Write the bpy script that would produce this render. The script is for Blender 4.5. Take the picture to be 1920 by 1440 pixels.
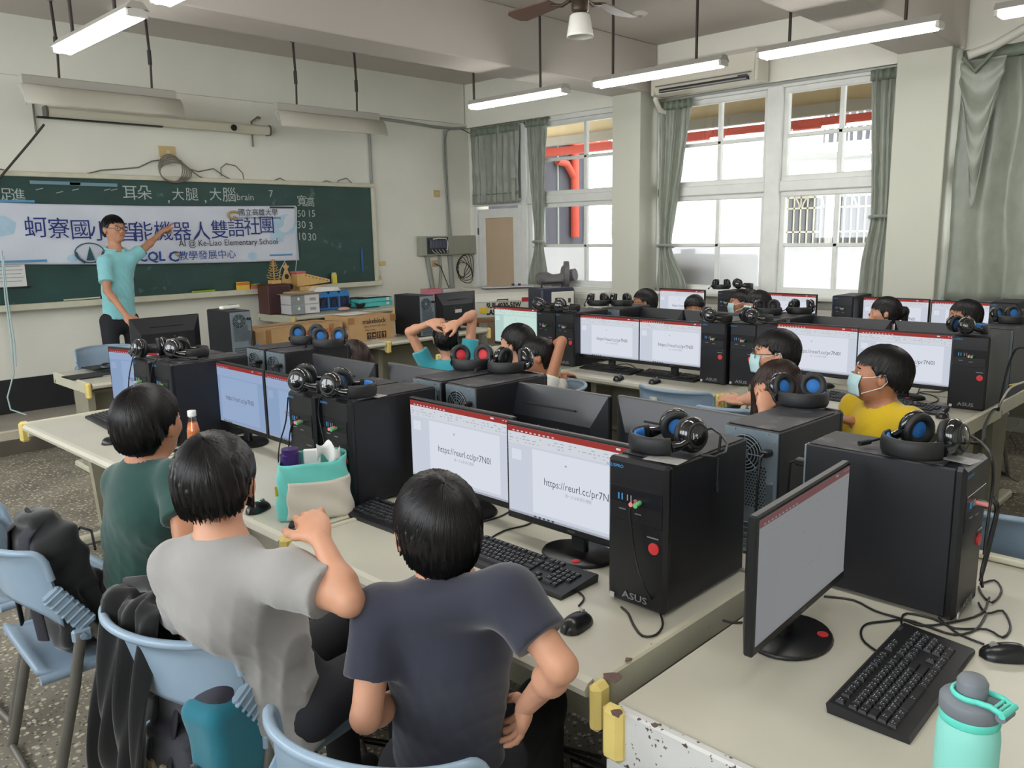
import bpy, bmesh, math, random
import numpy as np
from mathutils import Vector, Matrix
random.seed(7); np.random.seed(7)
for o in list(bpy.data.objects): bpy.data.objects.remove(o)
COL = bpy.context.scene.collection
# ------------------------------------------------------------------ camera
YAW, PITCH, ROLL = [math.radians(a) for a in (45.522, 10.549, 1.035)]
FPX = 1519.54
CAM = np.array([0.0, 0.0, 1.72])
_f = np.array([math.sin(YAW)*math.cos(PITCH), math.cos(YAW)*math.cos(PITCH), -math.sin(PITCH)])
_r0 = np.array([math.cos(YAW), -math.sin(YAW), 0.0]); _d0 = np.cross(_f, _r0)
_r = _r0*math.cos(ROLL)+_d0*math.sin(ROLL); _d = -_r0*math.sin(ROLL)+_d0*math.cos(ROLL)
RM = np.array([_r, _d, _f])
def ray(px, py): return RM.T@np.array([(px-960)/FPX, (py-720)/FPX, 1.0])
def P(px, py, **k):
    "room point seen at a photo pixel on a plane x=, y= or z="
    v = ray(px, py); a, val = {'x': 0, 'y': 1, 'z': 2}[list(k)[0]], list(k.values())[0]
    return Vector(CAM+(val-CAM[a])/v[a]*v)
def D(px, py, t): return Vector(CAM+t*ray(px, py))
camd = bpy.data.cameras.new('camera'); cam = bpy.data.objects.new('camera', camd); COL.objects.link(cam)
camd.sensor_width = 36; camd.lens = FPX/1920*36; camd.clip_start = 0.05; camd.clip_end = 200
m = Matrix.Identity(4)
for i in range(3):
    m[i][0] = _r[i]; m[i][1] = -_d[i]; m[i][2] = -_f[i]; m[i][3] = CAM[i]
cam.matrix_world = m
S = bpy.context.scene; S.camera = cam
# ------------------------------------------------------------------ light and exposure
W = bpy.data.worlds.new('world'); S.world = W; W.use_nodes = True
bg = W.node_tree.nodes['Background']; bg.inputs[0].default_value = (0.93, 0.97, 1.0, 1); bg.inputs[1].default_value = 8.5
S.view_settings.view_transform = 'Standard'; S.view_settings.look = 'None'
S.view_settings.exposure = 0.0; S.view_settings.gamma = 1.0; S.view_settings.use_curve_mapping = False
S.cycles.max_bounces = 6; S.cycles.diffuse_bounces = 4; S.cycles.transparent_max_bounces = 12
S.cycles.sample_clamp_indirect = 4
TUBE_STRENGTH = 46.0
# ------------------------------------------------------------------ materials
def lin(c):
    o = []
    for v in c[:3]:
        v /= 255.0; o.append(v/12.92 if v <= .04045 else ((v+.055)/1.055)**2.4)
    return (*o, 1.0)
MATS = {}
def M(name, rgb, rough=.5, metal=0., var=0., vs=6., bump=0., bs=60., bd=.002, spec=.5, emit=0., sheen=0., coat=0., alpha=1., stretch=None):
    if name in MATS: return MATS[name]
    m = bpy.data.materials.new(name); m.use_nodes = True; nt = m.node_tree; b = nt.nodes['Principled BSDF']
    c = lin(rgb); b.inputs['Base Color'].default_value = c; b.inputs['Roughness'].default_value = rough
    b.inputs['Metallic'].default_value = metal; b.inputs['Specular IOR Level'].default_value = spec
    if sheen: b.inputs['Sheen Weight'].default_value = sheen
    if coat: b.inputs['Coat Weight'].default_value = coat; b.inputs['Coat Roughness'].default_value = .1
    if emit:
        b.inputs['Emission Color'].default_value = c; b.inputs['Emission Strength'].default_value = emit
    if var or bump:
        tc = nt.nodes.new('ShaderNodeTexCoord'); mp = nt.nodes.new('ShaderNodeMapping')
        nt.links.new(tc.outputs['Object'], mp.inputs[0])
        if stretch: mp.inputs['Scale'].default_value = stretch
    if var:
        n = nt.nodes.new('ShaderNodeTexNoise'); n.inputs['Scale'].default_value = vs; n.inputs['Detail'].default_value = 5
        nt.links.new(mp.outputs[0], n.inputs['Vector'])
        r = nt.nodes.new('ShaderNodeMapRange'); r.inputs['From Min'].default_value = .3; r.inputs['From Max'].default_value = .7
        r.inputs['To Min'].default_value = 1-var; r.inputs['To Max'].default_value = 1+var*.6
        nt.links.new(n.outputs[0], r.inputs[0])
        x = nt.nodes.new('ShaderNodeVectorMath'); x.operation = 'SCALE'; x.inputs[0].default_value = c[:3]
        nt.links.new(r.outputs[0], x.inputs['Scale']); nt.links.new(x.outputs[0], b.inputs['Base Color'])
    if bump:
        n = nt.nodes.new('ShaderNodeTexNoise'); n.inputs['Scale'].default_value = bs; n.inputs['Detail'].default_value = 3
        nt.links.new(mp.outputs[0], n.inputs['Vector'])
        u = nt.nodes.new('ShaderNodeBump'); u.inputs['Strength'].default_value = bump; u.inputs['Distance'].default_value = bd
        nt.links.new(n.outputs[0], u.inputs['Height']); nt.links.new(u.outputs[0], b.inputs['Normal'])
    MATS[name] = m; return m
def spots(m, rgb, scale, thr, seed=0., soft=.02, region=None, stretch=(1, 1, 1)):
    "worn patches of a second colour on a material (rust, chips, smudges)"
    nt = m.node_tree; b = nt.nodes['Principled BSDF']
    tc = nt.nodes.new('ShaderNodeTexCoord'); mp = nt.nodes.new('ShaderNodeMapping'); mp.inputs['Location'].default_value = (seed, seed*1.7, seed*.3)
    mp.inputs['Scale'].default_value = stretch
    nt.links.new(tc.outputs['Object'], mp.inputs[0])
    n = nt.nodes.new('ShaderNodeTexNoise'); n.inputs['Scale'].default_value = scale; n.inputs['Detail'].default_value = 4
    nt.links.new(mp.outputs[0], n.inputs['Vector'])
    r = nt.nodes.new('ShaderNodeMapRange'); r.inputs['From Min'].default_value = thr; r.inputs['From Max'].default_value = thr+soft
    nt.links.new(n.outputs[0], r.inputs[0])
    x = nt.nodes.new('ShaderNodeMix'); x.data_type = 'RGBA'
    old = b.inputs['Base Color']
    if old.is_linked: nt.links.new(old.links[0].from_socket, x.inputs[6])
    else: x.inputs[6].default_value = old.default_value
    x.inputs[7].default_value = lin(rgb); nt.links.new(r.outputs[0], x.inputs[0]); nt.links.new(x.outputs[2], old)
    return m
def emit_mat(name, rgb, s):
    m = bpy.data.materials.new(name); m.use_nodes = True; nt = m.node_tree; nt.nodes.clear()
    e = nt.nodes.new('ShaderNodeEmission'); e.inputs[0].default_value = lin(rgb); e.inputs[1].default_value = s
    o = nt.nodes.new('ShaderNodeOutputMaterial'); nt.links.new(e.outputs[0], o.inputs[0]); MATS[name] = m; return m
def glass_mat(name, tint, gloss=.08, rough=.02, transl=0., trgb=(235, 238, 240)):
    m = bpy.data.materials.new(name); m.use_nodes = True; nt = m.node_tree; nt.nodes.clear()
    t = nt.nodes.new('ShaderNodeBsdfTransparent'); t.inputs[0].default_value = lin(tint)
    g = nt.nodes.new('ShaderNodeBsdfGlossy'); g.inputs['Roughness'].default_value = rough
    x = nt.nodes.new('ShaderNodeMixShader'); x.inputs[0].default_value = gloss
    nt.links.new(t.outputs[0], x.inputs[1]); nt.links.new(g.outputs[0], x.inputs[2]); last = x
    if transl:
        l = nt.nodes.new('ShaderNodeBsdfTranslucent'); l.inputs[0].default_value = lin(trgb)
        y = nt.nodes.new('ShaderNodeMixShader'); y.inputs[0].default_value = transl
        nt.links.new(x.outputs[0], y.inputs[1]); nt.links.new(l.outputs[0], y.inputs[2]); last = y
    o = nt.nodes.new('ShaderNodeOutputMaterial'); nt.links.new(last.outputs[0], o.inputs[0]); MATS[name] = m; return m
# ------------------------------------------------------------------ geometry builder
def rotz(a): return Matrix.Rotation(a, 4, 'Z')
def TR(loc=(0, 0, 0), rz=0, rx=0, ry=0): return Matrix.Translation(Vector(loc))@Matrix.Rotation(rz, 4, 'Z')@Matrix.Rotation(ry, 4, 'Y')@Matrix.Rotation(rx, 4, 'X')
def frame_to(d, up=(0, 0, 1)):
    z = Vector(d).normalized(); u = Vector(up)
    if abs(z.dot(u)) > .98: u = Vector((1, 0, 0))
    x = u.cross(z).normalized(); y = z.cross(x)
    return Matrix(((x.x, y.x, z.x), (x.y, y.y, z.y), (x.z, y.z, z.z)))
class MB:
    def __init__(s): s.v = []; s.f = []; s.s = []; s.T = None
    def add(s, vs, fs, smooth=False, T=None):
        n = len(s.v)
        for M_ in (T, s.T):
            if M_ is not None: vs = [M_@Vector(v) for v in vs]
        s.v += [tuple(v) for v in vs]; s.f += [[n+i for i in f] for f in fs]; s.s += [smooth]*len(fs); return s
    def box(s, c, d, b=0., T=None, rz=0):
        hx, hy, hz = d[0]/2, d[1]/2, d[2]/2
        t = TR(c, rz)
        if T is not None: t = T@t
        if b <= 0:
            vs = [(x, y, z) for x in (-hx, hx) for y in (-hy, hy) for z in (-hz, hz)]
            fs = [(0, 1, 3, 2), (4, 6, 7, 5), (0, 4, 5, 1), (2, 3, 7, 6), (0, 2, 6, 4), (1, 5, 7, 3)]
            return s.add(vs, fs, False, t)
        b = min(b, hx*.99, hy*.99, hz*.99)
        vs = []; ix = {}
        for sx in (-1, 1):
            for sy in (-1, 1):
                for sz in (-1, 1):
                    for a in range(3):
                        h = [hx, hy, hz]; p = [h[i]-(0 if i == a else b) for i in range(3)]
                        ix[(sx, sy, sz, a)] = len(vs); vs.append((sx*p[0], sy*p[1], sz*p[2]))
        fs = []
        for a in range(3):
            u, w = [(1, 2), (2, 0), (0, 1)][a]
            for sg in (-1, 1):
                q = []
                for su, sw in ((-1, -1), (1, -1), (1, 1), (-1, 1)):
                    k = [0, 0, 0]; k[a] = sg; k[u] = su; k[w] = sw; q.append(ix[(*k, a)])
                fs.append(q if sg > 0 else q[::-1])
        for a in range(3):
            u, w = [(1, 2), (2, 0), (0, 1)][a]
            for su in (-1, 1):
                for sw in (-1, 1):
                    k1 = [0, 0, 0]; k1[u] = su; k1[w] = sw
                    k2 = list(k1); k1[a] = -1; k2[a] = 1
                    q = [ix[(*k1, u)], ix[(*k2, u)], ix[(*k2, w)], ix[(*k1, w)]]
                    fs.append(q if su*sw < 0 else q[::-1])
        for sx in (-1, 1):
            for sy in (-1, 1):
                for sz in (-1, 1):
                    q = [ix[(sx, sy, sz, a)] for a in range(3)]
                    fs.append(q if sx*sy*sz > 0 else q[::-1])
        return s.add(vs, fs, False, t)
    def cyl(s, a, b, r1, r2=None, n=12, caps=True, smooth=True):
        r2 = r1 if r2 is None else r2; a = Vector(a); b = Vector(b); R = frame_to(b-a)
        vs = []; fs = []
        for i in range(n):
            t = 2*math.pi*i/n; q = R@Vector((math.cos(t), math.sin(t), 0)); vs += [a+q*r1, b+q*r2]
        for i in range(n):
            j = (i+1) % n; fs.append((2*i, 2*j, 2*j+1, 2*i+1))
        s.add(vs, fs, smooth)
        if caps:
            s.add([vs[2*i] for i in range(n)], [list(range(n))[::-1]]); s.add([vs[2*i+1] for i in range(n)], [list(range(n))])
        return s
    def tube(s, pts, r, n=8, closed=False, flat=None, caps=True):
        pts = [Vector(p) for p in pts]; N = len(pts); vs = []; fs = []; up = Vector((0, 0, 1)); px = None
        for i, p in enumerate(pts):
            if closed: d = pts[(i+1) % N]-pts[i-1]
            else: d = pts[min(i+1, N-1)]-pts[max(i-1, 0)]
            if d.length < 1e-9: d = Vector((0, 0, 1))
            z = d.normalized()
            if px is None: R = frame_to(z); x = Vector((R[0][0], R[1][0], R[2][0]))
            else:
                x = px-z*px.dot(z)
                if x.length < 1e-6: x = Vector((1, 0, 0))
                x.normalize()
            px = x; y = z.cross(x); rr = r[i] if isinstance(r, (list, tuple)) else r
            for k in range(n):
                t = 2*math.pi*k/n; a_, b_ = math.cos(t)*rr, math.sin(t)*rr
                if flat: a_, b_ = math.cos(t)*flat[0], math.sin(t)*flat[1]
                vs.append(p+x*a_+y*b_)
        for i in range(N if closed else N-1):
            j = (i+1) % N
            for k in range(n):
                l = (k+1) % n; fs.append((i*n+k, i*n+l, j*n+l, j*n+k))
        s.add(vs, fs, True)
        if not closed and caps:
            s.add(vs[:n], [list(range(n))[::-1]]); s.add(vs[-n:], [list(range(n))])
        return s
    def lathe(s, prof, n=20, T=None, smooth=True):
        vs = []; fs = []
        for r, z in prof:
            for k in range(n):
                t = 2*math.pi*k/n; vs.append((r*math.cos(t), r*math.sin(t), z))
        for i in range(len(prof)-1):
            for k in range(n):
                l = (k+1) % n; fs.append((i*n+k, i*n+l, (i+1)*n+l, (i+1)*n+k))
        if prof[0][0] > 1e-6: fs.append(tuple(range(n))[::-1])
        if prof[-1][0] > 1e-6: fs.append(tuple((len(prof)-1)*n+k for k in range(n)))
        return s.add(vs, fs, smooth, T)
    def ell(s, c, r, n=14, T=None):
        m_ = n//2; vs = []; fs = []
        for i in range(m_+1):
            p = math.pi*i/m_
            for k in range(n):
                t = 2*math.pi*k/n; vs.append((c[0]+r[0]*math.sin(p)*math.cos(t), c[1]+r[1]*math.sin(p)*math.sin(t), c[2]-r[2]*math.cos(p)))
        for i in range(m_):
            for k in range(n):
                l = (k+1) % n; fs.append((i*n+k, i*n+l, (i+1)*n+l, (i+1)*n+k))
        return s.add(vs, fs, True, T)
    def prism(s, poly, d, T=None):
        "polygon in local XY pushed to z=d"
        n = len(poly); vs = [(x, y, 0) for x, y in poly]+[(x, y, d) for x, y in poly]
        fs = [list(range(n))[::-1], list(range(n, 2*n))]+[(i, (i+1) % n, n+(i+1) % n, n+i) for i in range(n)]
        return s.add(vs, fs, False, T)
    def sheet(s, fn, nu, nv, th=0., smooth=True):
        g = [[Vector(fn(u/nu, v/nv)) for v in range(nv+1)] for u in range(nu+1)]
        vs = [g[u][v] for u in range(nu+1) for v in range(nv+1)]; w = nv+1
        fs = [(u*w+v, (u+1)*w+v, (u+1)*w+v+1, u*w+v+1) for u in range(nu) for v in range(nv)]
        if th:
            N = []
            for u in range(nu+1):
                for v in range(nv+1):
                    a_ = g[min(u+1, nu)][v]-g[max(u-1, 0)][v]; b_ = g[u][min(v+1, nv)]-g[u][max(v-1, 0)]
                    q = a_.cross(b_); N.append(q.normalized() if q.length > 1e-9 else Vector((0, 0, 1)))
            L = len(vs); vs = vs+[p-q*th for p, q in zip(vs, N)]
            fs = fs+[tuple(L+i for i in f[::-1]) for f in fs]
            bd = [u*w for u in range(nu+1)]+[nu*w+v for v in range(1, nv+1)]+[u*w+nv for u in range(nu-1, -1, -1)]+[v for v in range(nv-1, 0, -1)]
            for i in range(len(bd)):
                a_, b_ = bd[i], bd[(i+1) % len(bd)]; fs.append((b_, a_, a_+L, b_+L))
        return s.add(vs, fs, smooth)
    def text(s, t, size, T, depth=0.0, align='CENTER', bold=0., wx=1.):
        vs, fs = text_geo(t, align, bold)
        vs = [(x*size*wx, y*size, z) for x, y, z in vs]
        if depth: # simple front face raised by depth
            vs = [(x, y, depth) for x, y, z in vs]
        return s.add(vs, fs, False, T)
    def mark(s): s.marks = getattr(s, 'marks', [])+[len(s.f)]; return s
    def each(s, name, mat, parent):
        "one object per marked group of faces"
        mk = [0]+[m_ for m_ in getattr(s, 'marks', []) if 0 < m_ < len(s.f)]+[len(s.f)]; out = []
        for a, b in zip(mk[:-1], mk[1:]):
            q = MB(); used = sorted({i for f in s.f[a:b] for i in f}); mp = {u: k for k, u in enumerate(used)}
            q.v = [s.v[u] for u in used]; q.f = [[mp[i] for i in f] for f in s.f[a:b]]; q.s = s.s[a:b]; out.append(q.build(name, mat, parent))
        return out
    def build(s, name, mat, parent=None, kind=None):
        me = bpy.data.meshes.new(name); me.from_pydata(s.v, [], s.f); me.update()
        me.polygons.foreach_set('use_smooth', s.s); me.materials.append(mat)
        o = bpy.data.objects.new(name, me); COL.objects.link(o)
        if parent: o.parent = parent
        if kind: o['kind'] = kind
        return o
_tg = {}
def text_geo(t, align, bold=0.):
    k = (t, align, bold)
    if k in _tg: return _tg[k]
    c = bpy.data.curves.new('t', 'FONT'); c.body = t; c.align_x = align; c.align_y = 'CENTER'; c.size = 1; c.resolution_u = 2; c.offset = bold
    o = bpy.data.objects.new('t', c); COL.objects.link(o)
    dg = bpy.context.evaluated_depsgraph_get(); me = bpy.data.meshes.new_from_object(o.evaluated_get(dg))
    r = ([tuple(v.co) for v in me.vertices], [list(p.vertices) for p in me.polygons])
    bpy.data.objects.remove(o); bpy.data.curves.remove(c); bpy.data.meshes.remove(me); _tg[k] = r; return r
def tag(o, label=None, cat=None, group=None, kind=None):
    if label: o['label'] = label
    if cat: o['category'] = cat
    if group: o['group'] = group
    if kind: o['kind'] = kind
    return o
def thing(name, label, cat, loc=(0, 0, 0), rz=0, group=None):
    o = bpy.data.objects.new(name, None); COL.objects.link(o); o.location = loc; o.rotation_euler = (0, 0, rz)
    o.empty_display_size = .1
    return tag(o, label, cat, group)
def struct(name, mb, mat, parent=None):
    o = mb.build(name, mat, parent)
    if not parent: o['kind'] = 'structure'
    return o
KIDS = {}
def dup(root, loc=None, rz=None, label=None, group=None):
    def cp(o, par):
        c = o.copy(); COL.objects.link(c); c.parent = par
        for ch in list(o.children): cp(ch, c)
        return c
    c = cp(root, None)
    if loc is not None: c.location = loc
    if rz is not None: c.rotation_euler = (0, 0, rz)
    if label: c['label'] = label
    if group: c['group'] = group
    return c
def mats_axes(o, x, y, z):
    "matrix whose local X,Y,Z run along the given room directions, at point o"
    m_ = Matrix.Identity(4)
    for i in range(3): m_[i][0] = x[i]; m_[i][1] = y[i]; m_[i][2] = z[i]; m_[i][3] = o[i]
    return m_
def TXF(o): return mats_axes(o, (1, 0, 0), (0, 0, 1), (0, -1, 0))     # writing on a surface that faces -Y
def TXL(o): return mats_axes(o, (0, -1, 0), (0, 0, 1), (-1, 0, 0))    # writing on a surface that faces -X
# ------------------------------------------------------------------ shared materials
m_wall = M('wall_paint', (230, 229, 218), .75, var=.05, vs=1.2, bump=.06, bs=40)
m_ceil = M('ceiling_paint', (190, 183, 176), .8, var=.04, vs=.8)
m_col = M('column_paint', (192, 193, 180), .7, var=.03, vs=1.5)
m_frame = M('window_white_paint', (222, 224, 220), .45, var=.05, vs=8)
m_board = spots(M('chalkboard_green', (40, 72, 68), .55, var=.22, vs=2.2, stretch=(1, 1, 2.5)), (96, 124, 118), 7., .66, 3, .12)
m_cream = M('cream_wood_trim', (208, 205, 184), .5, var=.08, vs=9)
m_black = M('black_plastic', (18, 19, 22), .42)
m_top = spots(M('table_laminate', (192, 189, 174), .3, var=.07, vs=3, spec=.45, bump=.03, bs=14), (178, 170, 148), 3., .66, 5, .2)
m_apron = spots(M('table_metal_cream', (196, 193, 172), .45, var=.08, vs=5), (92, 70, 62), 16, .70, 2, .02)
m_yellow = M('yellow_corner_plastic', (222, 200, 120), .4, var=.06, vs=20)
m_rust = M('chipped_brown', (100, 78, 72), .8, var=.2, vs=60)
m_leg = M('table_leg_grey', (150, 146, 128), .5, var=.1, vs=6)
m_cable = M('black_cable', (18, 18, 20), .45)
m_conduit = M('grey_conduit', (142, 146, 140), .45)
m_tube = emit_mat('lit_tube', (255, 252, 246), TUBE_STRENGTH)
m_lampbody = M('lamp_grey_enamel', (176, 172, 164), .5)
m_iron = M('dark_iron', (58, 48, 44), .55)
m_aluminium = M('aluminium_rail', (150, 152, 150), .35, metal=.6)
# terrazzo
m_floor = bpy.data.materials.new('terrazzo'); m_floor.use_nodes = True
def _terrazzo():
    nt = m_floor.node_tree; b = nt.nodes['Principled BSDF']; b.inputs['Roughness'].default_value = .42
    tc = nt.nodes.new('ShaderNodeTexCoord')
    base = nt.nodes.new('ShaderNodeTexNoise'); base.inputs['Scale'].default_value = 3; nt.links.new(tc.outputs['Object'], base.inputs['Vector'])
    r0 = nt.nodes.new('ShaderNodeValToRGB'); r0.color_ramp.elements[0].color = lin((104, 98, 88)); r0.color_ramp.elements[1].color = lin((138, 131, 118))
    r0.color_ramp.elements[0].position = .35; r0.color_ramp.elements[1].position = .7
    nt.links.new(base.outputs[0], r0.inputs[0]); last = r0.outputs[0]
    for sc, thr, col, off in ((42, .36, (196, 188, 168), 0), (60, .30, (170, 160, 140), 3.3), (50, .26, (70, 64, 56), 7.7)):
        mp = nt.nodes.new('ShaderNodeMapping'); mp.inputs['Location'].default_value = (off, off, 0); nt.links.new(tc.outputs['Object'], mp.inputs[0])
        v = nt.nodes.new('ShaderNodeTexVoronoi'); v.inputs['Scale'].default_value = sc; nt.links.new(mp.outputs[0], v.inputs['Vector'])
        lt = nt.nodes.new('ShaderNodeMath'); lt.operation = 'LESS_THAN'; lt.inputs[1].default_value = thr; nt.links.new(v.outputs['Distance'], lt.inputs[0])
        sx = nt.nodes.new('ShaderNodeSeparateColor'); nt.links.new(v.outputs['Color'], sx.inputs[0])
        g = nt.nodes.new('ShaderNodeMath'); g.operation = 'GREATER_THAN'; g.inputs[1].default_value = .45; nt.links.new(sx.outputs[0], g.inputs[0])
        a = nt.nodes.new('ShaderNodeMath'); a.operation = 'MULTIPLY'; nt.links.new(lt.outputs[0], a.inputs[0]); nt.links.new(g.outputs[0], a.inputs[1])
        x = nt.nodes.new('ShaderNodeMix'); x.data_type = 'RGBA'; x.inputs[7].default_value = lin(col)
        nt.links.new(a.outputs[0], x.inputs[0]); nt.links.new(last, x.inputs[6]); last = x.outputs[2]
    nt.links.new(last, b.inputs['Base Color'])
_terrazzo()
YW, XW, CH = 8.30, 7.75, 3.65          # blackboard wall, window plane, ceiling height
XL, YB = -1.9, -1.6
# ------------------------------------------------------------------ floor, platform, walls, ceiling
struct('floor', MB().box(((XL+8)/2, (YB+8.5)/2, -.05), (8-XL+.6, 8.5-YB+.6, .1)), m_floor)
m_plat = M('platform_concrete', (150, 143, 132), .6, var=.1, vs=4)
m_riser = M('platform_riser_dark', (92, 86, 76), .7, var=.12, vs=6)
m_nose = M('platform_nosing_cream', (190, 184, 166), .6, var=.1, vs=8)
pf = struct('trim_1', MB().box((1.4, (7.50+YW)/2, .095), (6.4, YW-7.50, .19)), m_plat)
struct('platform_nosing', MB().box((1.4, 7.485, .16), (6.4, .05, .082), .008), m_nose, pf)
struct('platform_riser', MB().box((1.4, 7.478, .06), (6.4, .044, .118)), m_riser, pf)
tag(pf, 'low concrete teaching platform in front of the chalkboard')
struct('wall_front', MB().box(((XL+XW)/2+.1, YW+.1, CH/2), (XW-XL+.4, .2, CH)), m_wall)
struct('trim_2', MB().box(((XL+7.6)/2, YW-.02, 3.40), (7.6-XL, .04, .50)), m_wall)
struct('baseboard_front', MB().box((1.4, YW-.01, .19+.155), (6.4, .02, .31)), M('black_dado', (34, 36, 38), .5, var=.1))
struct('ceiling', MB().box(((XL+XW)/2, (YB+YW)/2, CH+.05), (XW-XL+.8, YW-YB+.8, .1)), m_ceil)
# window wall: low wall, perimeter beam, columns, cross beams
wl = MB()
SILL = 1.03
wl.box((XW+.05, (YB+6.85)/2, SILL/2), (.24, 6.85-YB, SILL))
wl.box((XW+.02, (YB+YW)/2, (3.10+CH)/2), (.30, YW-YB, CH-3.10))
wl.box((XW+.05, YW-.04, CH/2), (.2, .1, CH))
struct('wall_right', wl, m_wall)
struct('trim_3', MB().box((XW-.02, (YB+6.85)/2, SILL+.012), (.30, 6.85-YB, .035), .006), m_frame)
for i, (a, b) in enumerate(((5.25, 5.62), (2.24, 2.66), (-.75, -.35))):
    struct('trim_%d' % (4+i), MB().box((7.56, (a+b)/2, CH/2), (.42, b-a, CH), .006), m_col)
for i, (a, b, bz) in enumerate(((5.22, 5.65, 3.155), (2.21, 2.66, 3.12), (-.78, -.32, 3.12))):
    struct('trim_%d' % (7+i), MB().box(((XL+XW)/2, (a+b)/2, (bz+CH)/2), (XW-XL-.3, b-a, CH-bz), .01), m_ceil)
# unseen walls behind and left of the camera; left openings sized for sky fill
lw = MB()
lw.box((XL-.1, (YB+YW)/2, .75), (.2, YW-YB, 1.5)); lw.box((XL-.1, (YB+YW)/2, (3.0+CH)/2), (.2, YW-YB, CH-3.0))
for y in (-1.4, .9, 3.3, 5.7, 8.1): lw.box((XL-.1, y, 2.0), (.2, .45, 2.0))
struct('wall_left', lw, m_wall)
struct('wall_back', MB().box(((XL+XW)/2, YB-.1, CH/2), (XW-XL+.4, .2, CH)), m_wall)

# ------------------------------------------------------------------ windows
m_clear = glass_mat('clear_pane', (250, 252, 252), .05)
m_frost = glass_mat('frosted_pane', (248, 250, 252), .03, .3, .55)
def leaf(name, y0, y1, z0, z1, ymunt, rows, lower_frost, label, parent):
    "one window leaf: a frame, upright and cross bars, and its panes"
    f = MB(); w = .055; x = XW
    f.box((x, (y0+y1)/2, z1-w/2), (.07, y1-y0, w), .006); f.box((x, (y0+y1)/2, z0+w/2), (.07, y1-y0, w), .006)
    f.box((x, y0+w/2, (z0+z1)/2), (.066, w, z1-z0), .006); f.box((x, y1-w/2, (z0+z1)/2), (.066, w, z1-z0), .006)
    f.build('window_frame', m_frame, parent)
    MB().box((x-.003, ymunt, (z0+z1)/2), (.05, .042, z1-z0-.08), .005).build('muntin', m_frame, parent)
    for r in rows: MB().box((x-.003, (y0+y1)/2, r), (.05, y1-y0-.08, .036), .005).build('muntin', m_frame, parent)
    zs = [z0+w]+sorted(rows)+[z1-w]; ys = [y0+w, ymunt, y1-w]
    for i in range(len(zs)-1):
        for j in range(2):
            lower = lower_frost and i == 0
            MB().box((x+.012, (ys[j]+ys[j+1])/2, (zs[i]+zs[i+1])/2), (.005, ys[j+1]-ys[j], zs[i+1]-zs[i])).build('pane', m_frost if lower else m_clear, parent)
def window(name, y0, y1, leaves, label):
    f = MB()
    f.box((XW, (y0+y1)/2, 3.075), (.14, y1-y0, .05)); f.box((XW-.01, (y0+y1)/2, 2.125), (.11, y1-y0, .10), .008); f.box((XW, (y0+y1)/2, 1.065), (.13, y1-y0, .05))
    f.box((XW, y0+.02, 2.05), (.13, .04, 2.0)); f.box((XW, y1-.02, 2.05), (.13, .04, 2.0))
    for i in range(len(leaves)-1):
        yy = (leaves[i][1]+leaves[i+1][0])/2; f.box((XW-.015, yy, 2.06), (.13, abs(leaves[i+1][0]-leaves[i][1])+.02, 2.02), .008)
    w = f.build(name, m_frame); w['kind'] = 'structure'; w['label'] = label
    for (a, b, mu) in leaves:
        leaf(name, a, b, 2.17, 3.05, mu, [2.60], False, '', w)
        leaf(name, a, b, 1.08, 2.08, mu, [1.555], True, '', w)
    return w
window('window_1', 5.62, 7.26, [(5.66, 7.22, 6.30)], 'white gridded window nearest the chalkboard corner')
window('window_2', 2.66, 5.25, [(2.70, 3.83, 3.26), (3.97, 5.21, 4.52)], 'wide white gridded window between the two columns')
window('window_3', -.35, 2.24, [(-.31, .86, .28), (1.0, 2.20, 1.6)], 'white window hidden behind the large pale green curtain')
MB().box((XW, 7.275, 2.05), (.14, .10, 2.1), .006).build('window_post', m_frame, bpy.data.objects['window_1'])
# boarded door in the window wall corner, curtain space above it
dr = MB(); dr.box((XW, 8.20, 1.04), (.12, .07, 2.08), .006); dr.box((XW, 7.36, 1.04), (.12, .07, 2.08), .006); dr.box((XW, 7.78, 2.11), (.12, .92, .06), .006)
d1 = dr.build('door_1', m_frame); d1['kind'] = 'structure'; d1['label'] = 'white framed door with tan panel in the far corner'
lf = MB(); lf.box((XW-.01, 8.10, 1.03), (.045, .12, 2.02), .005); lf.box((XW-.01, 7.45, 1.03), (.045, .12, 2.02), .005); lf.box((XW-.01, 7.775, 1.98), (.045, .54, .12), .005); lf.box((XW-.01, 7.775, .12), (.045, .54, .2), .005)
lf.build('door_leaf', m_frame, d1)
MB().box((XW-.005, 7.775, 1.07), (.02, .54, 1.72)).build('door_panel', M('tan_board', (190, 168, 142), .7, var=.05, vs=5), d1)
for z in (1.75, .95): MB().cyl((XW-.04, 8.165, z-.045), (XW-.04, 8.165, z+.045), .010, n=8).build('hinge', m_iron, d1)
MB().box((XW+.02, 7.78, 2.62), (.03, .94, .92)).build('window_backing', m_frame, d1)
# ------------------------------------------------------------------ outside
m_out = M('outside_white_plaster', (238, 238, 238), .9); m_orange = M('orange_steel', (176, 62, 40), .6, var=.08, vs=4)
m_fascia = M('beige_fascia', (170, 150, 112), .7, var=.05); m_grywall = M('grey_outside_wall', (74, 72, 80), .8, var=.1, vs=2)
m_white = M('white_enamel', (232, 232, 228), .45)
tag(MB().box((14, 3, -.2), (12.5, 40, .1)).build('ground', M('pale_concrete', (206, 204, 198), .9, var=.05)), kind='structure')
can = thing('canopy', 'corridor canopy with beige fascia and orange steel beam outside the windows', 'canopy', (9.3, 3.5, 0))
MB().box((.55, 1.5, 3.70), (3.9, 16, .08)).build('canopy_roof', m_fascia, can)  # unseen roof, carried out past the beams to shade them
MB().box((.78, 1.5, 3.42), (.05, 16, .46)).build('fascia_panel', m_fascia, can)
MB().box((.72, 1.5, 3.13), (.10, 16, .13)).build('fascia_beam', M('grey_beige_beam', (126, 118, 104), .7), can)
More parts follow.
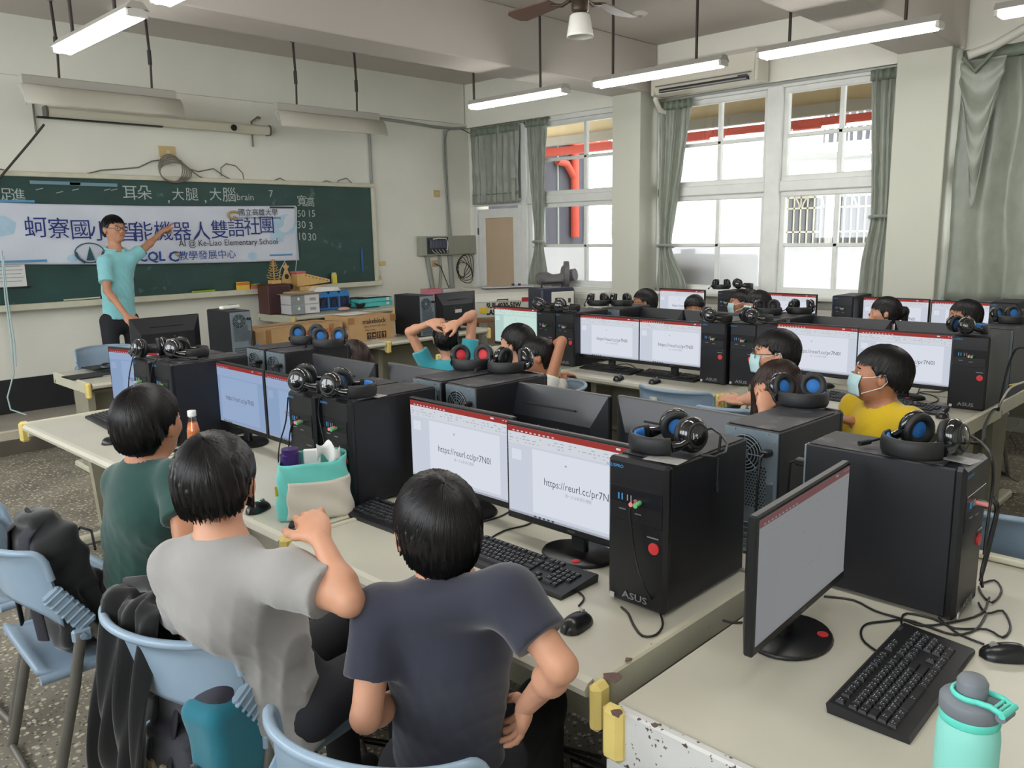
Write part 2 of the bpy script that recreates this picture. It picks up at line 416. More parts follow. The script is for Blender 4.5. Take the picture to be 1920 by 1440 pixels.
MB().box((1.3, 1.5, 3.045), (.14, 16, .12)).build('steel_beam', m_orange, can)
for i in range(10): MB().box((1.05, -5.6+i*1.5, 3.16), (.6, .05, .05)).build('purlin', m_aluminium, can)
for y in (-4.9, -.8, 10.4): MB().cyl((1.3, y, 0-.1), (1.3, y, 3.2), .07, n=12).build('post', m_orange, can)
hs = thing('house', 'white house with barred windows and balcony beyond the classroom windows', 'building', (14.5, 5.5, 0))
MB().box((1.5, -1, 3.0), (3, 13, 7)).build('wall', m_out, hs)
m_bar = M('window_bar_cream', (206, 200, 180), .5); m_hglass = M('house_window_grey', (84, 84, 90), .25)
for (y, z, w, h) in ((1.2, 1.75, .75, 1.05), (.05, 1.75, 1.2, 1.05), (.1, 3.45, 1.6, .9), (-2.6, 3.45, 1.8, .9), (5.2, 2.0, .7, .9)):
    wn = MB().box((-.02, y, z), (.06, w, h)).build('window', m_hglass, hs)
    g = MB(); n = int(w/.12)
    for i in range(n+1): g.box((-.16, y-w/2+i*w/n, z), (.02, .025, h))
    for k in (-.48, -.1, .3, .48): g.box((-.16, y, z+k*h), (.02, w, .03))
    g.build('window_grille', m_bar, wn)
    if z < 2:
        a = MB()
        for c in (-.3, .3): a.tube([(-.16, y+c*w+.2*math.cos(t), z+h*.30+.22*math.sin(t)) for t in np.linspace(0, math.pi, 9)], .014, 6)
        a.build('grille_arch', m_bar, wn)
bl = MB().box((-.7, -1.0, 2.95), (1.3, 6.5, .10)).build('balcony', m_out, hs)
g = MB(); g.box((-1.3, -1.0, 3.40), (.05, 6.5, .05)); g.box((-1.3, -1.0, 3.03), (.05, 6.5, .04))
for i in range(44): g.box((-1.3, -4.2+i*.15, 3.22), (.03, .03, .36))
g.build('balcony_railing', m_white, bl)
an = thing('annex_wall', 'grey annex wall with an orange drain pipe outside the left window', 'wall', (10.6, 10.8, 0))
MB().box((.3, 0, 1.9), (4.5, .3, 4.0)).build('wall', m_grywall, an)
MB().tube([(2.02, -.24, 1.62), (2.02, -.24, 4.0)], .085, 12).build('drain_pipe', m_orange, an)
MB().tube([(2.02, -.24, 2.75), (1.78, -.24, 3.02), (1.5, -.24, 3.06)], .07, 12).build('branch_pipe', m_orange, an)
MB().box((1.5, -.26, 3.46), (3.2, .09, .15)).build('orange_rail', m_orange, an)
for x in (1.2, 1.6, 2.4): MB().box((x, -.16, 1.9), (.03, .03, 3.6)).build('cladding_joint', m_conduit, an)
MB().box((4.4, .1, 1.9), (.9, .05, .8)).build('far_window', m_hglass, an)
tk = thing('metal_tank', 'dark blurred appliance standing outside behind the frosted lower panes', 'tank', (8.25, 5.0, 0))
MB().box((0, 0, .72), (.5, 1.15, 1.44), .04).build('tank_body', M('dark_steel_tank', (26, 26, 32), .7), tk)
MB().cyl((0, .2, 1.42), (0, .2, 1.5), .08).build('tank_cap', m_iron, tk)

# ------------------------------------------------------------------ curtains
m_curt = M('sage_curtain', (134, 140, 128), .38, var=.12, vs=14, bump=.35, bs=26, bd=.004, sheen=.5, stretch=(1, 1, .55))
m_curt_dark = M('curtain_heading', (112, 122, 108), .5, var=.1, vs=20)
def curtain(label, x, ya, yb, zt, zb, folds, gather=None, amp=.03, group=None, hem=False):
    t = thing('curtain', label, 'curtain', (x, (ya+yb)/2, zb), 0, group)
    W2 = (yb-ya)/2; H = zt-zb
    def fn(u, v):
        z = v*H; s = (u*2-1)
        w = 1.0; off = 0.0
        if gather:
            gz, gw, go = gather; q = math.exp(-((z-gz)/.28)**2) if z < gz else math.exp(-((z-gz)/(.55*(H-gz)+.1))**2)
            w = 1-(1-gw)*q; off = go*q
        ph = folds*math.pi*2*(u+.015*math.sin(5*z+u*9))
        a = amp*(.6+.4*math.sin(u*17+1))*(.75+.5*abs(math.sin(u*5)))
        return (-a*math.sin(ph)-.004*math.sin(z*23+u*31), s*W2*w+off+.25*a*math.sin(2*ph), z)
    c = MB().sheet(fn, max(24, int(folds*10)), 26, .006).build('drape', m_curt, t)
    MB().sheet(lambda u, v: (-.012-amp*1.1*abs(math.sin(folds*math.pi*u*1.0)), (u*2-1)*W2, H-.01-.09*v), max(20, int(folds*8)), 2, .006).build('heading', m_curt_dark, t)
    if gather:
        gz, gw, go = gather
        r = MB(); r.tube([(-(.035+amp)*math.cos(a), go+(W2*gw+.012)*math.sin(a), gz+.012*math.cos(a)) for a in np.linspace(0, 2*math.pi, 17)[:-1]], .016, 6, closed=True)
        r.build('tieback', m_curt, t)
    if hem: MB().sheet(lambda u, v: (-.006-amp*math.sin(folds*2*math.pi*u)-.004, (u*2-1)*W2, .12+.012*v), max(24, int(folds*10)), 1, .003).build('hem_seam', m_curt_dark, t)
    return t
curtain('short pleated sage curtain above the tan corner door', 7.63, 7.30, 8.17, 3.08, 2.10, 8, None, .028, hem=True)
curtain('narrow tied sage curtain beside the corner door', 7.64, 6.82, 7.18, 3.10, 1.05, 6, (.55, .42, -.02), .028)
curtain('tied sage curtain at the left of the wide window, below the air conditioner', 7.62, 4.78, 5.20, 3.07, 1.05, 6, (.50, .40, .10), .035)
curtain('narrow sage curtain against the right column of the wide window', 7.64, 2.72, 2.98, 3.08, 1.05, 4, (.75, .75, -.04), .03)
curtain('large pale green patterned curtain beside the rightmost column', 7.50, .55, 2.20, 3.10, 1.10, 5, None, .05)
sw = thing('fabric_swag', 'draped swag of green curtain cloth hanging beside the right column', 'curtain', (7.40, 2.02, 2.3))
MB().sheet(lambda u, v: (-.05*math.sin(math.pi*v)-.02*math.sin(v*20), (u*2-1)*(.16-.10*v*v), .70-.10*v-(1.05-.25*(2*u-1)**2*4*.25)*v*(1-(2*u-1)**2*.55)), 20, 20, .006).build('swag_cloth', m_curt, sw)
MB().tube([(-.02, -.08, .75), (-.06, .04, .60), (-.02, .14, .72)], .02, 6).build('swag_knot', m_curt_dark, sw)
for nm, (y0, y1) in {'curtain rail of the corner door': (6.80, 8.2), 'curtain rail of the wide window': (2.70, 5.22), 'curtain rail of the right window': (.3, 2.22)}.items():
    tag(MB().box((7.66, (y0+y1)/2, 3.085), (.02, y1-y0, .02)).build('curtain_rail', m_aluminium), 'slim metal '+nm, 'rail')
# ------------------------------------------------------------------ chalkboard, banner, writing
bx0, bx1, bz0, bz1 = 1.2, 6.04, 1.17, 2.30
cb = thing('chalkboard', 'long green chalkboard with cream frame on the front wall', 'chalkboard', ((bx0+bx1)/2, YW-.02, bz0))
W_, H_ = bx1-bx0, bz1-bz0
MB().box((0, 0, H_/2), (W_, .03, H_)).build('writing_surface', m_board, cb)
MB().box((0, -.02, H_+.012), (W_+.06, .07, .045), .006).build('top_rail', m_cream, cb)
MB().box((W_/2+.012, -.015, H_/2), (.045, .06, H_), .006).build('side_rail', m_cream, cb)
tr = MB(); tr.box((0, -.055, -.03), (W_+.06, .13, .05), .008); tr.box((0, -.115, -.005), (W_+.06, .012, .02))
tr.build('chalk_tray', m_cream, cb)
m_chalk = M('chalk', (176, 190, 186), .95)
YC = YW-.038
ch = MB()
def chalk(px, py, t, size, rot=0.):
    p = P(px, py, y=YC-.001)
    T = TXF(p)@Matrix.Rotation(rot, 4, 'Z'); loc = cb.location
    ch.text(t, size, Matrix.Translation(-Vector(loc))@T, align='CENTER')
for a in ((8, 367, '促', .13), (34, 367, '進', .12), (244, 363, '耳', .15), (271, 363, '朵', .15), (316, 370, ',', .15), (334, 366, '大', .13), (360, 366, '腿', .14), (385, 370, ',', .15),
          (404, 366, '大', .14), (430, 367, '腦', .16), (460, 370, 'brain', .10), (508, 364, '7', .11), (566, 378, '寬', .13), (582, 380, '高', .12),
          (565, 401, '50', .11), (584, 401, '15', .11), (565, 422, '30', .12), (583, 424, '3', .12), (566, 444, '10', .12), (585, 445, '30', .12)): chalk(*a)
for (x, y, w) in ((67, 356, 12), (105, 362, 9), (135, 357, 8), (195, 357, 9), (208, 357, 8)):
    p = P(x, y, y=YC-.001)-cb.location; ch.tube([p, p+Vector((.06, 0, .015))], .004, 4)
ch.build('chalk_writing', m_chalk, cb)
# banner
m_ban = M('banner_cloth', (212, 218, 230), .6, var=.06, vs=3, bump=.2, bs=5, bd=.01)
m_banblue = M('banner_pale_blue', (176, 206, 226), .6, var=.10, vs=9); m_navy = M('banner_navy_ink', (28, 46, 122), .6); m_ink = M('banner_black_ink', (34, 38, 60), .6)
TLb, BRx = 1.80, 4.97
bn = thing('banner', 'long white cloth banner with navy Chinese lettering taped across the chalkboard', 'banner', (TLb, YC-.02, 1.45))
def btop(x): return 2.075-.02*math.sin(math.pi*(x-1.8)/3.17)-.01
def bbot(x): return (1.535+(1.46-1.535)*max(0, (x-2.0)/2.97))-.02*math.sin(math.pi*(x-1.8)/3.17)
def bpt(u, v, off=0.):
    x = TLb+u*(BRx-TLb); z = bbot(x)+(btop(x)-bbot(x))*v
    wv = .005*math.sin(x*7+v*5)+.003*math.sin(x*13-v*7)+.002*math.sin(v*11+x*5)
    return (x-TLb, -.012-wv-off, z-1.45)
MB().sheet(lambda u, v: bpt(u, v), 90, 24, .002).build('banner_cloth', m_ban, bn)
def onban(mb, t, px, py, size, wx=1., bold=0., sh=0., al='CENTER'):
    "lettering laid on the rippled cloth"
    p = P(px, py, y=YC-.03); vs, fs = text_geo(t, al, bold); out = []
    for x, y, z in vs:
        X = p.x+x*size*wx; Z = p.z+y*size+sh*x
        u = (X-TLb)/(BRx-TLb); v = (Z-bbot(X))/(btop(X)-bbot(X)); q = bpt(u, v, .008); out.append((X-TLb, q[1], Z-1.45))
    mb.add(out, fs)
for px, py, t in ((67, 429, '蚵'), (110, 431, '寮'), (151, 433, '國'), (188, 436, '小'), (240, 437, '智'), (268, 437, '能'), (306, 436, '機'), (341, 436, '器'), (377, 436, '人'), (411, 433, '雙'), (442, 430, '語'), (472, 427, '社'), (500, 424, '團')):
    big = MB(); onban(big, t, px, py, .205 if px > 200 else .20, .98, .0); big.build('title_character', m_navy, bn)
for a_ in (('AI @ Ke-Liao Elementary School', 431, 455, .090, .92, .0), ('國立高雄大學', 484, 399, .080, .98, .0), ('National University of Kaohsiung', 482, 408, .042, 1., .0)):
    sm = MB(); onban(sm, *a_); sm.build('small_print', m_ink, bn)
for a_ in (('教學發展中心', 389, 479, .10, 1.05, .0), ('JCQL', 281, 482, .13, 1.0, .025), ('C', 325, 482, .14, 1.1, .025), ('K', 247, 484, .07)):
    s2 = MB(); onban(s2, *a_); s2.build('blue_print', M('banner_blue_ink', (30, 70, 150), .6), bn)
s3 = MB()
p = P(437, 404, y=YC-.03)
s3.tube([(p.x-TLb+.055*math.cos(t)*1.1, -.03, p.z-1.45+.04*math.sin(t)) for t in np.linspace(.6, 5.2, 14)], .012, 6)
p = P(332, 480, y=YC-.03); s3.ell((p.x-TLb, -.028, p.z-1.45+.015), (.02, .006, .02), 10)
s3.build('gold_emblem', M('gold_print', (176, 150, 96), .5), bn)
s4 = MB(); p = P(167, 476, y=YC-.03); cx, cz = p.x-TLb, p.z-1.45
s4.tube([(cx+.13*math.cos(t), -.03, cz+.01+.09*math.sin(t)) for t in np.linspace(0, 2*math.pi, 25)[:-1]], .005, 5, closed=True)
s4.prism([(-.035, -.06), (.04, -.06), (.005, .07)], .004, mats_axes((cx, -.028, cz), (1, 0, 0), (0, 0, 1), (0, -1, 0)))
for k in (-1, 1): s4.tube([(cx+k*.05, -.03, cz-.08), (cx+k*.10, -.03, cz-.04), (cx+k*.125, -.03, cz+.02)], .012, 5)
s4.build('school_emblem', M('emblem_teal', (40, 80, 96), .6), bn)
for (u, v, r) in ((.02, .5, .17), (.08, .62, .12), (.95, .65, .16), (.92, .45, .1), (.25, .1, .05), (.40, .1, .05), (.82, .1, .06)):
    c = bpt(u, v); n = 6
    pts = []
    for i in range(n):
        a = i*math.pi/3+.3; X = TLb+c[0]+r*math.cos(a); Z = c[2]+1.45+r*.8*math.sin(a)
        X = min(max(X, TLb+.005), BRx-.005); Z = min(max(Z, bbot(X)+.01), btop(X)-.01); q = bpt((X-TLb)/(BRx-TLb), (Z-bbot(X))/(btop(X)-bbot(X)), .0015); pts.append((q[0], q[1], q[2]))
    MB().add(pts, [list(range(n))]).build('pale_blue_hexagon', m_banblue, bn)
m_strip = M('blue_magnet_strip', (92, 150, 196), .4)
for px, py, L, nm in ((25, 377, .34, 'blue magnetic strip holding the top left of the banner'), (40, 490, .42, 'blue magnetic strip holding the bottom left of the banner'), (530, 389, .3, 'dark magnetic strip holding the top right of the banner'), (528, 478, .28, 'blue magnetic strip holding the bottom right of the banner')):
    p = P(px, py, y=YC-.05); tag(MB().box(p+Vector((0, .012, 0)), (L, .008, .02)).build('magnet_strip', m_black if 'dark' in nm else m_strip), nm, 'strip')
for i, (px, py) in enumerate(((104, 342), (176, 345))):
    p = P(px, py+1, y=YC-.01); tag(MB().box(p, (.42, .008, .03)).build('magnet_strip', M('grey_blue_strip', (110, 146, 160), .4)), ('left' if i == 0 else 'right')+' of two grey-blue strips at the top edge of the chalkboard', 'strip')
tag(MB().box(P(679, 488, y=YC-.005), (.025, .008, .27)).build('magnet_strip', M('blue_ruler', (36, 84, 150), .4)), 'upright blue strip near the right edge of the chalkboard', 'strip')
nt_ = thing('notice_sheet', 'white paper notice hanging under the banner at the far left', 'paper', P(12, 512, y=YC-.012))
MB().box((0, 0, 0), (.30, .003, .26)).build('paper', M('paper_white', (226, 226, 224), .8), nt_)
pr = MB()
for i in range(6): pr.box((.02, -.003, .09-i*.033), (.22-.03*(i % 2), .002, .006))
pr.build('print_lines', M('print_grey', (150, 150, 156), .8), nt_)
MB().box((0, -.004, -.13), (.34, .008, .014)).build('bottom_clip', m_black, nt_)
# chalk tray items
def tray(px, py): q = P(px, py, y=8.215); return Vector((q.x, 8.215, 1.165))
m_green = M('lime_felt', (140, 176, 60), .8); m_yel = M('yellow_plastic', (224, 196, 72), .5)
t = thing('board_eraser', 'flat lime-green board eraser lying on the chalk tray', 'eraser', tray(382, 549)); MB().box((0, 0, .018), (.24, .06, .02), .006, rz=.1).build('felt', m_green, t); MB().box((0, 0, .034), (.22, .05, .012), .004, rz=.1).build('handle', M('dark_wood', (60, 50, 40), .6), t)
t = thing('chalk_box', 'small yellow and orange box of chalk on the tray', 'box', tray(456, 542)); MB().box((0, 0, .045), (.13, .06, .09), .004).build('carton', m_yel, t); MB().box((0, -.001, .07), (.132, .062, .03), .002).build('lid_band', M('orange_card', (206, 120, 60), .6), t)
t = thing('sponge', 'pink sponge on the chalk tray beside the yellow chalk box', 'sponge', tray(479, 545)); MB().box((0, 0, .025), (.12, .05, .05), .01).build('sponge_block', M('pink_foam', (196, 110, 110), .9), t); MB().box((0, 0, .055), (.11, .045, .014), .004).build('scrub_layer', m_green, t)
t = thing('chalk_stick', 'short thin stick lying on the tray behind the teacher', 'stick', tray(155, 568)); MB().cyl((-.16, 0, .018), (.16, 0, .022), .008, n=8).build('stick', m_cream, t)
t = thing('glue_stick', 'yellow note holder standing on the right end of the chalk tray', 'holder', tray(627, 529)); MB().box((0, 0, .06), (.06, .04, .11), .006).build('body', M('bright_yellow', (228, 210, 90), .5), t); MB().box((0, 0, .125), (.05, .03, .02), .004).build('cap', m_cream, t)
# projection screen housing
sc = thing('projection_screen', 'rolled up projection screen in a long cream case above the chalkboard', 'screen', (3.58, 8.17, 2.84))
MB().prism([(-.055, -.04), (.03, -.04), (.045, -.01), (.045, .035), (.02, .055), (-.05, .05)], 2.16, mats_axes((-1.08, 0, 0), (0, -1, 0), (0, 0, 1), (1, 0, 0))).build('screen_case', M('cream_enamel', (206, 202, 182), .4), sc)
MB().box((-.62, -.02, -.045), (1.1, .05, .014)).build('screen_slot', m_black, sc)
for x in (-1.085, 1.085): MB().prism([(-.06, -.045), (.035, -.045), (.05, -.01), (.05, .04), (.02, .06), (-.06, .055)], .02, mats_axes((x-.01, 0, 0), (0, -1, 0), (0, 0, 1), (1, 0, 0))).build('end_cap', M('grey_plastic', (92, 90, 84), .5), sc)
for x in (-1.15, .95): MB().tube([(x, .11, -.16), (x, .11, .10), (x+.0, -.02, .13), (x+.02, -.05, .12)], .011, 6, flat=(.014, .007)).build('bracket', M('bracket_steel', (120, 112, 100), .4, .7), sc)
MB().cyl((.66, -.05, 0), (.66, -.062, 0), .032, n=16).build('maker_badge', m_black, sc)
# wall boxes, sockets, conduits
def plate(px, py, label, w=.13, h=.10, col=(196, 170, 120)):
    t = thing('wall_plate', label, 'socket', P(px, py, y=YW)); MB().box((0, -.008, 0), (w, .016, h), .004).build('plate', M('tan_plate%d' % col[0], col, .5), t); MB().box((0, -.018, 0), (.035, .006, .035), .002).build('socket_face', M('socket_ivory', (206, 190, 150), .4), t); return t
plate(313, 285, 'tan socket plate above the coiled cable over the chalkboard', .17, .11)
plate(818, 363, 'small tan socket plate right of the chalkboard', .10, .085)
plate(717, 494, 'small yellow note stuck beside the chalkboard frame', .09, .05, (222, 200, 96))
plate(711, 520, 'white switch plate at the lower right of the chalkboard', .05, .14, (216, 216, 210))
ep = thing('electrical_panel', 'open grey electrical cabinet with exposed breakers on the front wall', 'panel', (7.28, YW, 1.575))
MB().box((0, -.05, 0), (1.08, .10, .25), .006).build('cabinet', M('panel_grey_green', (150, 154, 140), .5, var=.04), ep)
MB().box((-.27, -.102, .0), (.36, .006, .215)).build('open_recess', m_black, ep)
br = MB()
for i in range(7): br.box((-.40+i*.042, -.115, .02), (.034, .03, .10), .003).mark()
br.each('breaker', M('breaker_blue_grey', (64, 72, 92), .4), ep)
wr = MB()
for i in range(5): wr.tube([(-.38+i*.06, -.115, -.05), (-.36+i*.06, -.13, -.085), (-.30+i*.04, -.12, -.10)], .004, 5)
wr.tube([(-.36, -.12, .085), (-.28, -.13, .095), (-.14, -.125, .09), (-.11, -.12, .04), (-.12, -.12, -.06)], .008, 6)
wr.build('wiring', M('white_wire', (210, 208, 200), .5), ep)
MB().box((.27, -.105, 0), (.50, .012, .235), .003).build('cabinet_door', M('panel_grey_green', (1, 1, 1)), ep)
MB().box((.44, -.115, -.02), (.05, .012, .035), .004).build('latch', M('latch_white', (214, 212, 204), .4), ep)
def pipe(label, pts, r=.014, mat=None, name='conduit', cat='pipe'):
    tag(MB().tube(pts, r, 8).build(name, mat or m_conduit), label, cat)
q = lambda px, py, dy=.02: P(px, py, y=YW-dy)
pipe('grey conduit running along the front wall to the window corner', [q(710, 222), q(760, 229), q(815, 238), q(850, 241), q(884, 239), (7.62, 8.24, q(884, 239).z)], .018)
pipe('grey conduit descending beside the right edge of the chalkboard', [q(692, 240), q(698, 360), q(706, 515)], .016)
pipe('pair of thin conduits dropping to the electrical cabinet', [q(850, 240), q(838, 246), q(835, 262), q(839, 350), q(846, 443)], .010)
pipe('left drop conduit next to the thin pair above the cabinet', [q(832, 244), q(832, 300), q(838, 380), q(840, 443)], .010)
pipe('thin dark cord curling down left of the corner curtain', [q(862, 240, .03), q(884, 252, .03), q(888, 275, .03), q(885, 293, .03)], .006, m_iron, 'cord', 'cable')
pipe('left wide grey trunking under the electrical cabinet', [q(800, 478, .03), q(806, 510, .03), q(812, 545, .03), q(812, 600, .03)], .03)
pipe('middle grey trunking under the electrical cabinet', [q(824, 478, .03), q(827, 505, .03), q(824, 545, .03), q(824, 600, .03)], .018)
pipe('right grey trunking under the electrical cabinet', [q(843, 478, .03), q(846, 510, .03), q(850, 570, .03), q(852, 620, .03)], .032)
cl = MB()
for i in range(6):
    a = .06+.012*i; c = q(866+i, 503, .05)
    cl.tube([c+Vector((a*1.3*math.cos(t)+.02*math.sin(3*t+i), -.01*i*.5, (a*1.6)*math.sin(t)+.02*math.cos(2*t+i))) for t in np.linspace(0, 2*math.pi, 22)[:-1]], .005, 5, closed=True)
tag(cl.build('cable_coil', m_cable), 'coil of black cable hanging below the electrical cabinet', 'cable')
plate(815, 494, 'socket with a black plug below the electrical cabinet', .09, .08, (190, 164, 118))
pipe('black plug cable running down from the socket below the cabinet', [q(815, 494, .05), q(826, 500, .05), q(836, 525, .05), q(844, 545, .05), q(847, 570, .05)], .006, m_cable, 'cord', 'cable')
m_greycord = M('grey_cord', (118, 112, 102), .5)
cl = MB()
for i in range(6):
    c = q(320+i*1.5, 316, .09)
    cl.tube([c+Vector(((.12+.008*i)*math.cos(t), -.004*i, (.135-.008*i)*math.sin(t)-.008*i)) for t in np.linspace(0, 2*math.pi, 26)[:-1]], .006, 5, closed=True)
tag(cl.build('cable_coil', m_greycord), 'coiled grey cable resting on top of the chalkboard frame', 'cable')
def wv(label, px):
    pipe(label, [q(a, b, .03) for a, b in px], .006, m_greycord, 'cord', 'cable')
wv('thin grey cable snaking left of the coil above the chalkboard', ((0, 317), (40, 327), (100, 326), (150, 329), (190, 319), (225, 317), (260, 314), (285, 302), (300, 300)))
wv('thin grey cable waving right of the coil above the chalkboard', ((338, 300), (350, 315), (372, 322), (400, 316), (420, 330), (440, 340)))
wv('thin grey cable arching above the chalkboard frame', ((415, 330), (414, 315), (424, 307), (442, 311), (455, 325), (458, 340)))
wv('small loop of grey cable at the right top corner of the chalkboard', ((508, 341), (525, 334), (545, 345), (590, 346), (612, 339), (630, 345), (636, 338), (650, 334), (662, 346)))
wv('low grey cable hanging between the two upper coils', ((350, 312), (372, 330), (392, 339), (415, 338)))
pipe('dark cable sloping from the projection screen down to the left', [P(83, 233, y=8.12), P(60, 262, y=8.15), P(0, 333, y=8.2), P(-40, 372, y=8.22)], .010, m_iron, 'cord', 'cable')
m_ltcord = M('pale_blue_cord', (168, 190, 192), .5)
pipe('pale cord hanging from the banner left of the teacher down to the platform', [P(3, 470, y=8.14), P(10, 560, y=8.14), P(22, 640, y=8.14), P(26, 700, y=8.12), P(14, 745, y=8.1), P(20, 768, y=8.05), P(50, 778, y=7.95)], .007, m_ltcord, 'cord', 'cable')
pipe('second pale cord tangled beside the first at the far left', [P(6, 480, y=8.12), P(14, 560, y=8.12), P(27, 640, y=8.12), P(30, 688, y=8.11)], .006, m_ltcord, 'cord', 'cable')
pipe('pale string hanging from the right end of the banner', [P(535, 488, y=8.2), P(526, 505, y=8.2), P(522, 530, y=8.2)], .006, m_ltcord, 'cord', 'cable')
pipe('pale string along the right edge of the banner', [P(556, 388, y=8.2), P(556, 490, y=8.2), P(552, 530, y=8.2)], .005, m_ltcord, 'cord', 'cable')
# ------------------------------------------------------------------ ceiling fittings
def tube_lamp(label, a, b, z, drops, twin=True, group='lit tube lamps hanging over the desks'):
    "fluorescent trough running from point a to b"
    a = Vector((*a, z)); b = Vector((*b, z)); L = (b-a).length; ang = math.atan2(b.y-a.y, b.x-a.x)
    t = thing('ceiling_lamp', label, 'lamp', (a+b)/2, ang, group)
    MB().prism([(-.065, .012), (-.03, .055), (.03, .055), (.065, .012), (.055, .008), (.025, .02), (-.025, .02), (-.055, .008)], L, mats_axes((-L/2, 0, 0), (0, 1, 0), (0, 0, 1), (1, 0, 0))).build('housing', m_lampbody, t)
    for y in ((-.032, .032) if twin else (0,)):
        MB().cyl((-L/2+.03, y, -.012), (L/2-.03, y, -.012), .0165, n=10).build('tube', m_tube, t)
    e = MB()
    for s_ in (-1, 1): e.box((s_*(L/2-.012), 0, .0), (.024, .11, .045), .004).mark()
    e.each('lamp_holder', M('lamp_holder_white', (206, 204, 198), .5), t)
    for dx, base in drops:
        top = CH-z if base is None else base-z
        o = MB(); o.cyl((dx, 0, .05), (dx, 0, top), .011, n=8); o.build('drop_rod', m_iron, t)
        MB().lathe([(.045, 0), (.045, -.008), (.02, -.03), (.0, -.03)], 14, TR((dx, 0, top))).build('ceiling_rose', M('rose_grey', (130, 126, 116), .5), t)
    return t
BZ = 3.10
tube_lamp('lit tube lamp nearest the chalkboard corner', (5.58, 4.76), (5.58, 5.96), 2.92, ((-.30, BZ+.55), (.56, BZ+.55)))
tube_lamp('lit tube lamp in front of the air conditioner', (5.58, 3.24), (5.58, 4.44), 2.92, ((-.36, None), (.42, None)))
tube_lamp('lit tube lamp crossing in front of the right column top', (5.58, 1.77), (5.58, 2.96), 2.92, ((-.38, None), (.38, None)))
tube_lamp('lit tube lamp cut off at the top right corner of the view', (5.58, .28), (5.58, 1.48), 2.92, ((-.38, None), (.38, None)))
tube_lamp('lit twin tube lamp at the top left in front of the chalkboard', (1.90, 4.58), (1.90, 5.78), 2.90, ((-.30, None), (.38, None)))
tube_lamp('lit tube lamp just touching the top edge of the view', (1.90, 3.1), (1.90, 4.30), 2.90, ((-.38, None), (.38, None)))
for i, y in enumerate((.1, 1.6)): tube_lamp('lit tube lamp overhead outside the view, '+('first', 'second')[i]+' from the back wall', (1.90, y), (1.90, y+1.2), 2.90, ((-.38, None), (.38, None)))
m_shade = M('lamp_reflector_cream', (196, 192, 178), .45)
def board_lamp(label, x0, x1, y, z, rods):
    L = x1-x0; t = thing('board_lamp', label, 'lamp', ((x0+x1)/2, y, z), 0, None)
    MB().box((0, 0, .06), (L, .07, .075), .006).build('housing', m_lampbody, t)
    MB().sheet(lambda u, v: ((u-.5)*(L+.04), -.045-.085*math.sin(v*1.4), .018-.02*v-.165*(1-math.cos(v*1.4))), 4, 10, .006).build('reflector', m_shade, t)
    MB().cyl((-L/2+.04, -.03, .0), (L/2-.04, -.03, .0), .014, n=8).build('tube', M('unlit_tube', (236, 236, 232), .2), t)
    for s_ in (-1, 1): MB().prism([(.03, .02), (-.05, .02), (-.13, -.15), (-.05, -.06)], .006, mats_axes((s_*(L/2+.012), 0, 0), (0, 1, 0), (0, 0, 1), (1, 0, 0))).build('end_plate', m_lampbody, t)
    for dx, top in rods:
        o = MB(); o.cyl((dx, 0, .09), (dx+.012, 0, .36), .010, n=8); o.cyl((dx+.006, 0, .30), (dx+.006, 0, .42), .018, n=8); o.cyl((dx+.01, 0, .36), (dx+.0, 0, top-z), .012, n=8); o.build('drop_rod', m_iron, t)
        MB().lathe([(.05, 0), (.05, -.008), (.02, -.03), (.0, -.03)], 14, TR((dx, 0, top-z))).build('ceiling_rose', M('rose_grey', (1, 1, 1)), t)
board_lamp('unlit board lamp with long reflector hanging left above the projection screen', 2.13, 3.37, 7.5, 2.93, ((-.33, CH), (.42, CH)))
board_lamp('unlit board lamp with reflector hanging over the right half of the chalkboard', 4.37, 5.62, 7.5, 2.93, ((-.38, CH), (.35, CH)))
# ceiling fan
fn = thing('ceiling_fan', 'brown ceiling fan with a white glass lamp shade', 'fan', (3.78, 3.12, 2.82))
m_bronze = M('aged_bronze', (84, 72, 60), .35, .7); m_blade = M('brown_blade', (108, 84, 72), .5, var=.1, vs=8)
MB().lathe([(.0, .32), (.07, .32), (.095, .29), (.10, .24), (.09, .20), (.05, .19), (.05, .13), (.035, .11), (.0, .11)], 24).build('motor', m_bronze, fn)
MB().cyl((0, 0, .32), (0, 0, CH-2.82), .014).build('down_rod', m_bronze, fn)
MB().lathe([(.06, 0), (.06, -.02), (.02, -.07), (0, -.07)], 16, TR((0, 0, CH-2.82))).build('canopy_cup', m_bronze, fn)
MB().lathe([(.045, .11), (.058, .10), (.075, 0), (.078, -.015), (.07, -.012), (.05, .09), (.0, .10)], 24).build('lamp_shade', M('frosted_glass_shade', (238, 236, 228), .35), fn)
for k in range(5):
    a = .18+k*2*math.pi/5; c, s_ = math.cos(a), math.sin(a)
    T = Matrix.Rotation(a, 4, 'Z')@TR((0, 0, .21), rx=.2)
    b_ = MB().prism([(.22, -.05), (.56, -.075), (.60, -.05), (.61, 0), (.60, .05), (.56, .075), (.22, .05)], .008, T).build('blade', m_blade, fn)
    MB().tube([(.08*c, .08*s_, .20), (.15*c, .15*s_, .185), (.25*c, .25*s_, .21)], .012, 6).build('blade_iron', m_bronze, b_)
ds = thing('smoke_detector', 'small round ceiling fitting behind the fan', 'detector', P(1200, 22, z=CH)); MB().lathe([(.07, 0), (.07, -.02), (.05, -.035), (0, -.035)], 18).build('housing', M('detector_white', (204, 200, 192), .5), ds)
MB().lathe([(.025, -.035), (.02, -.045), (0, -.045)], 12).build('sensor', m_conduit, ds)
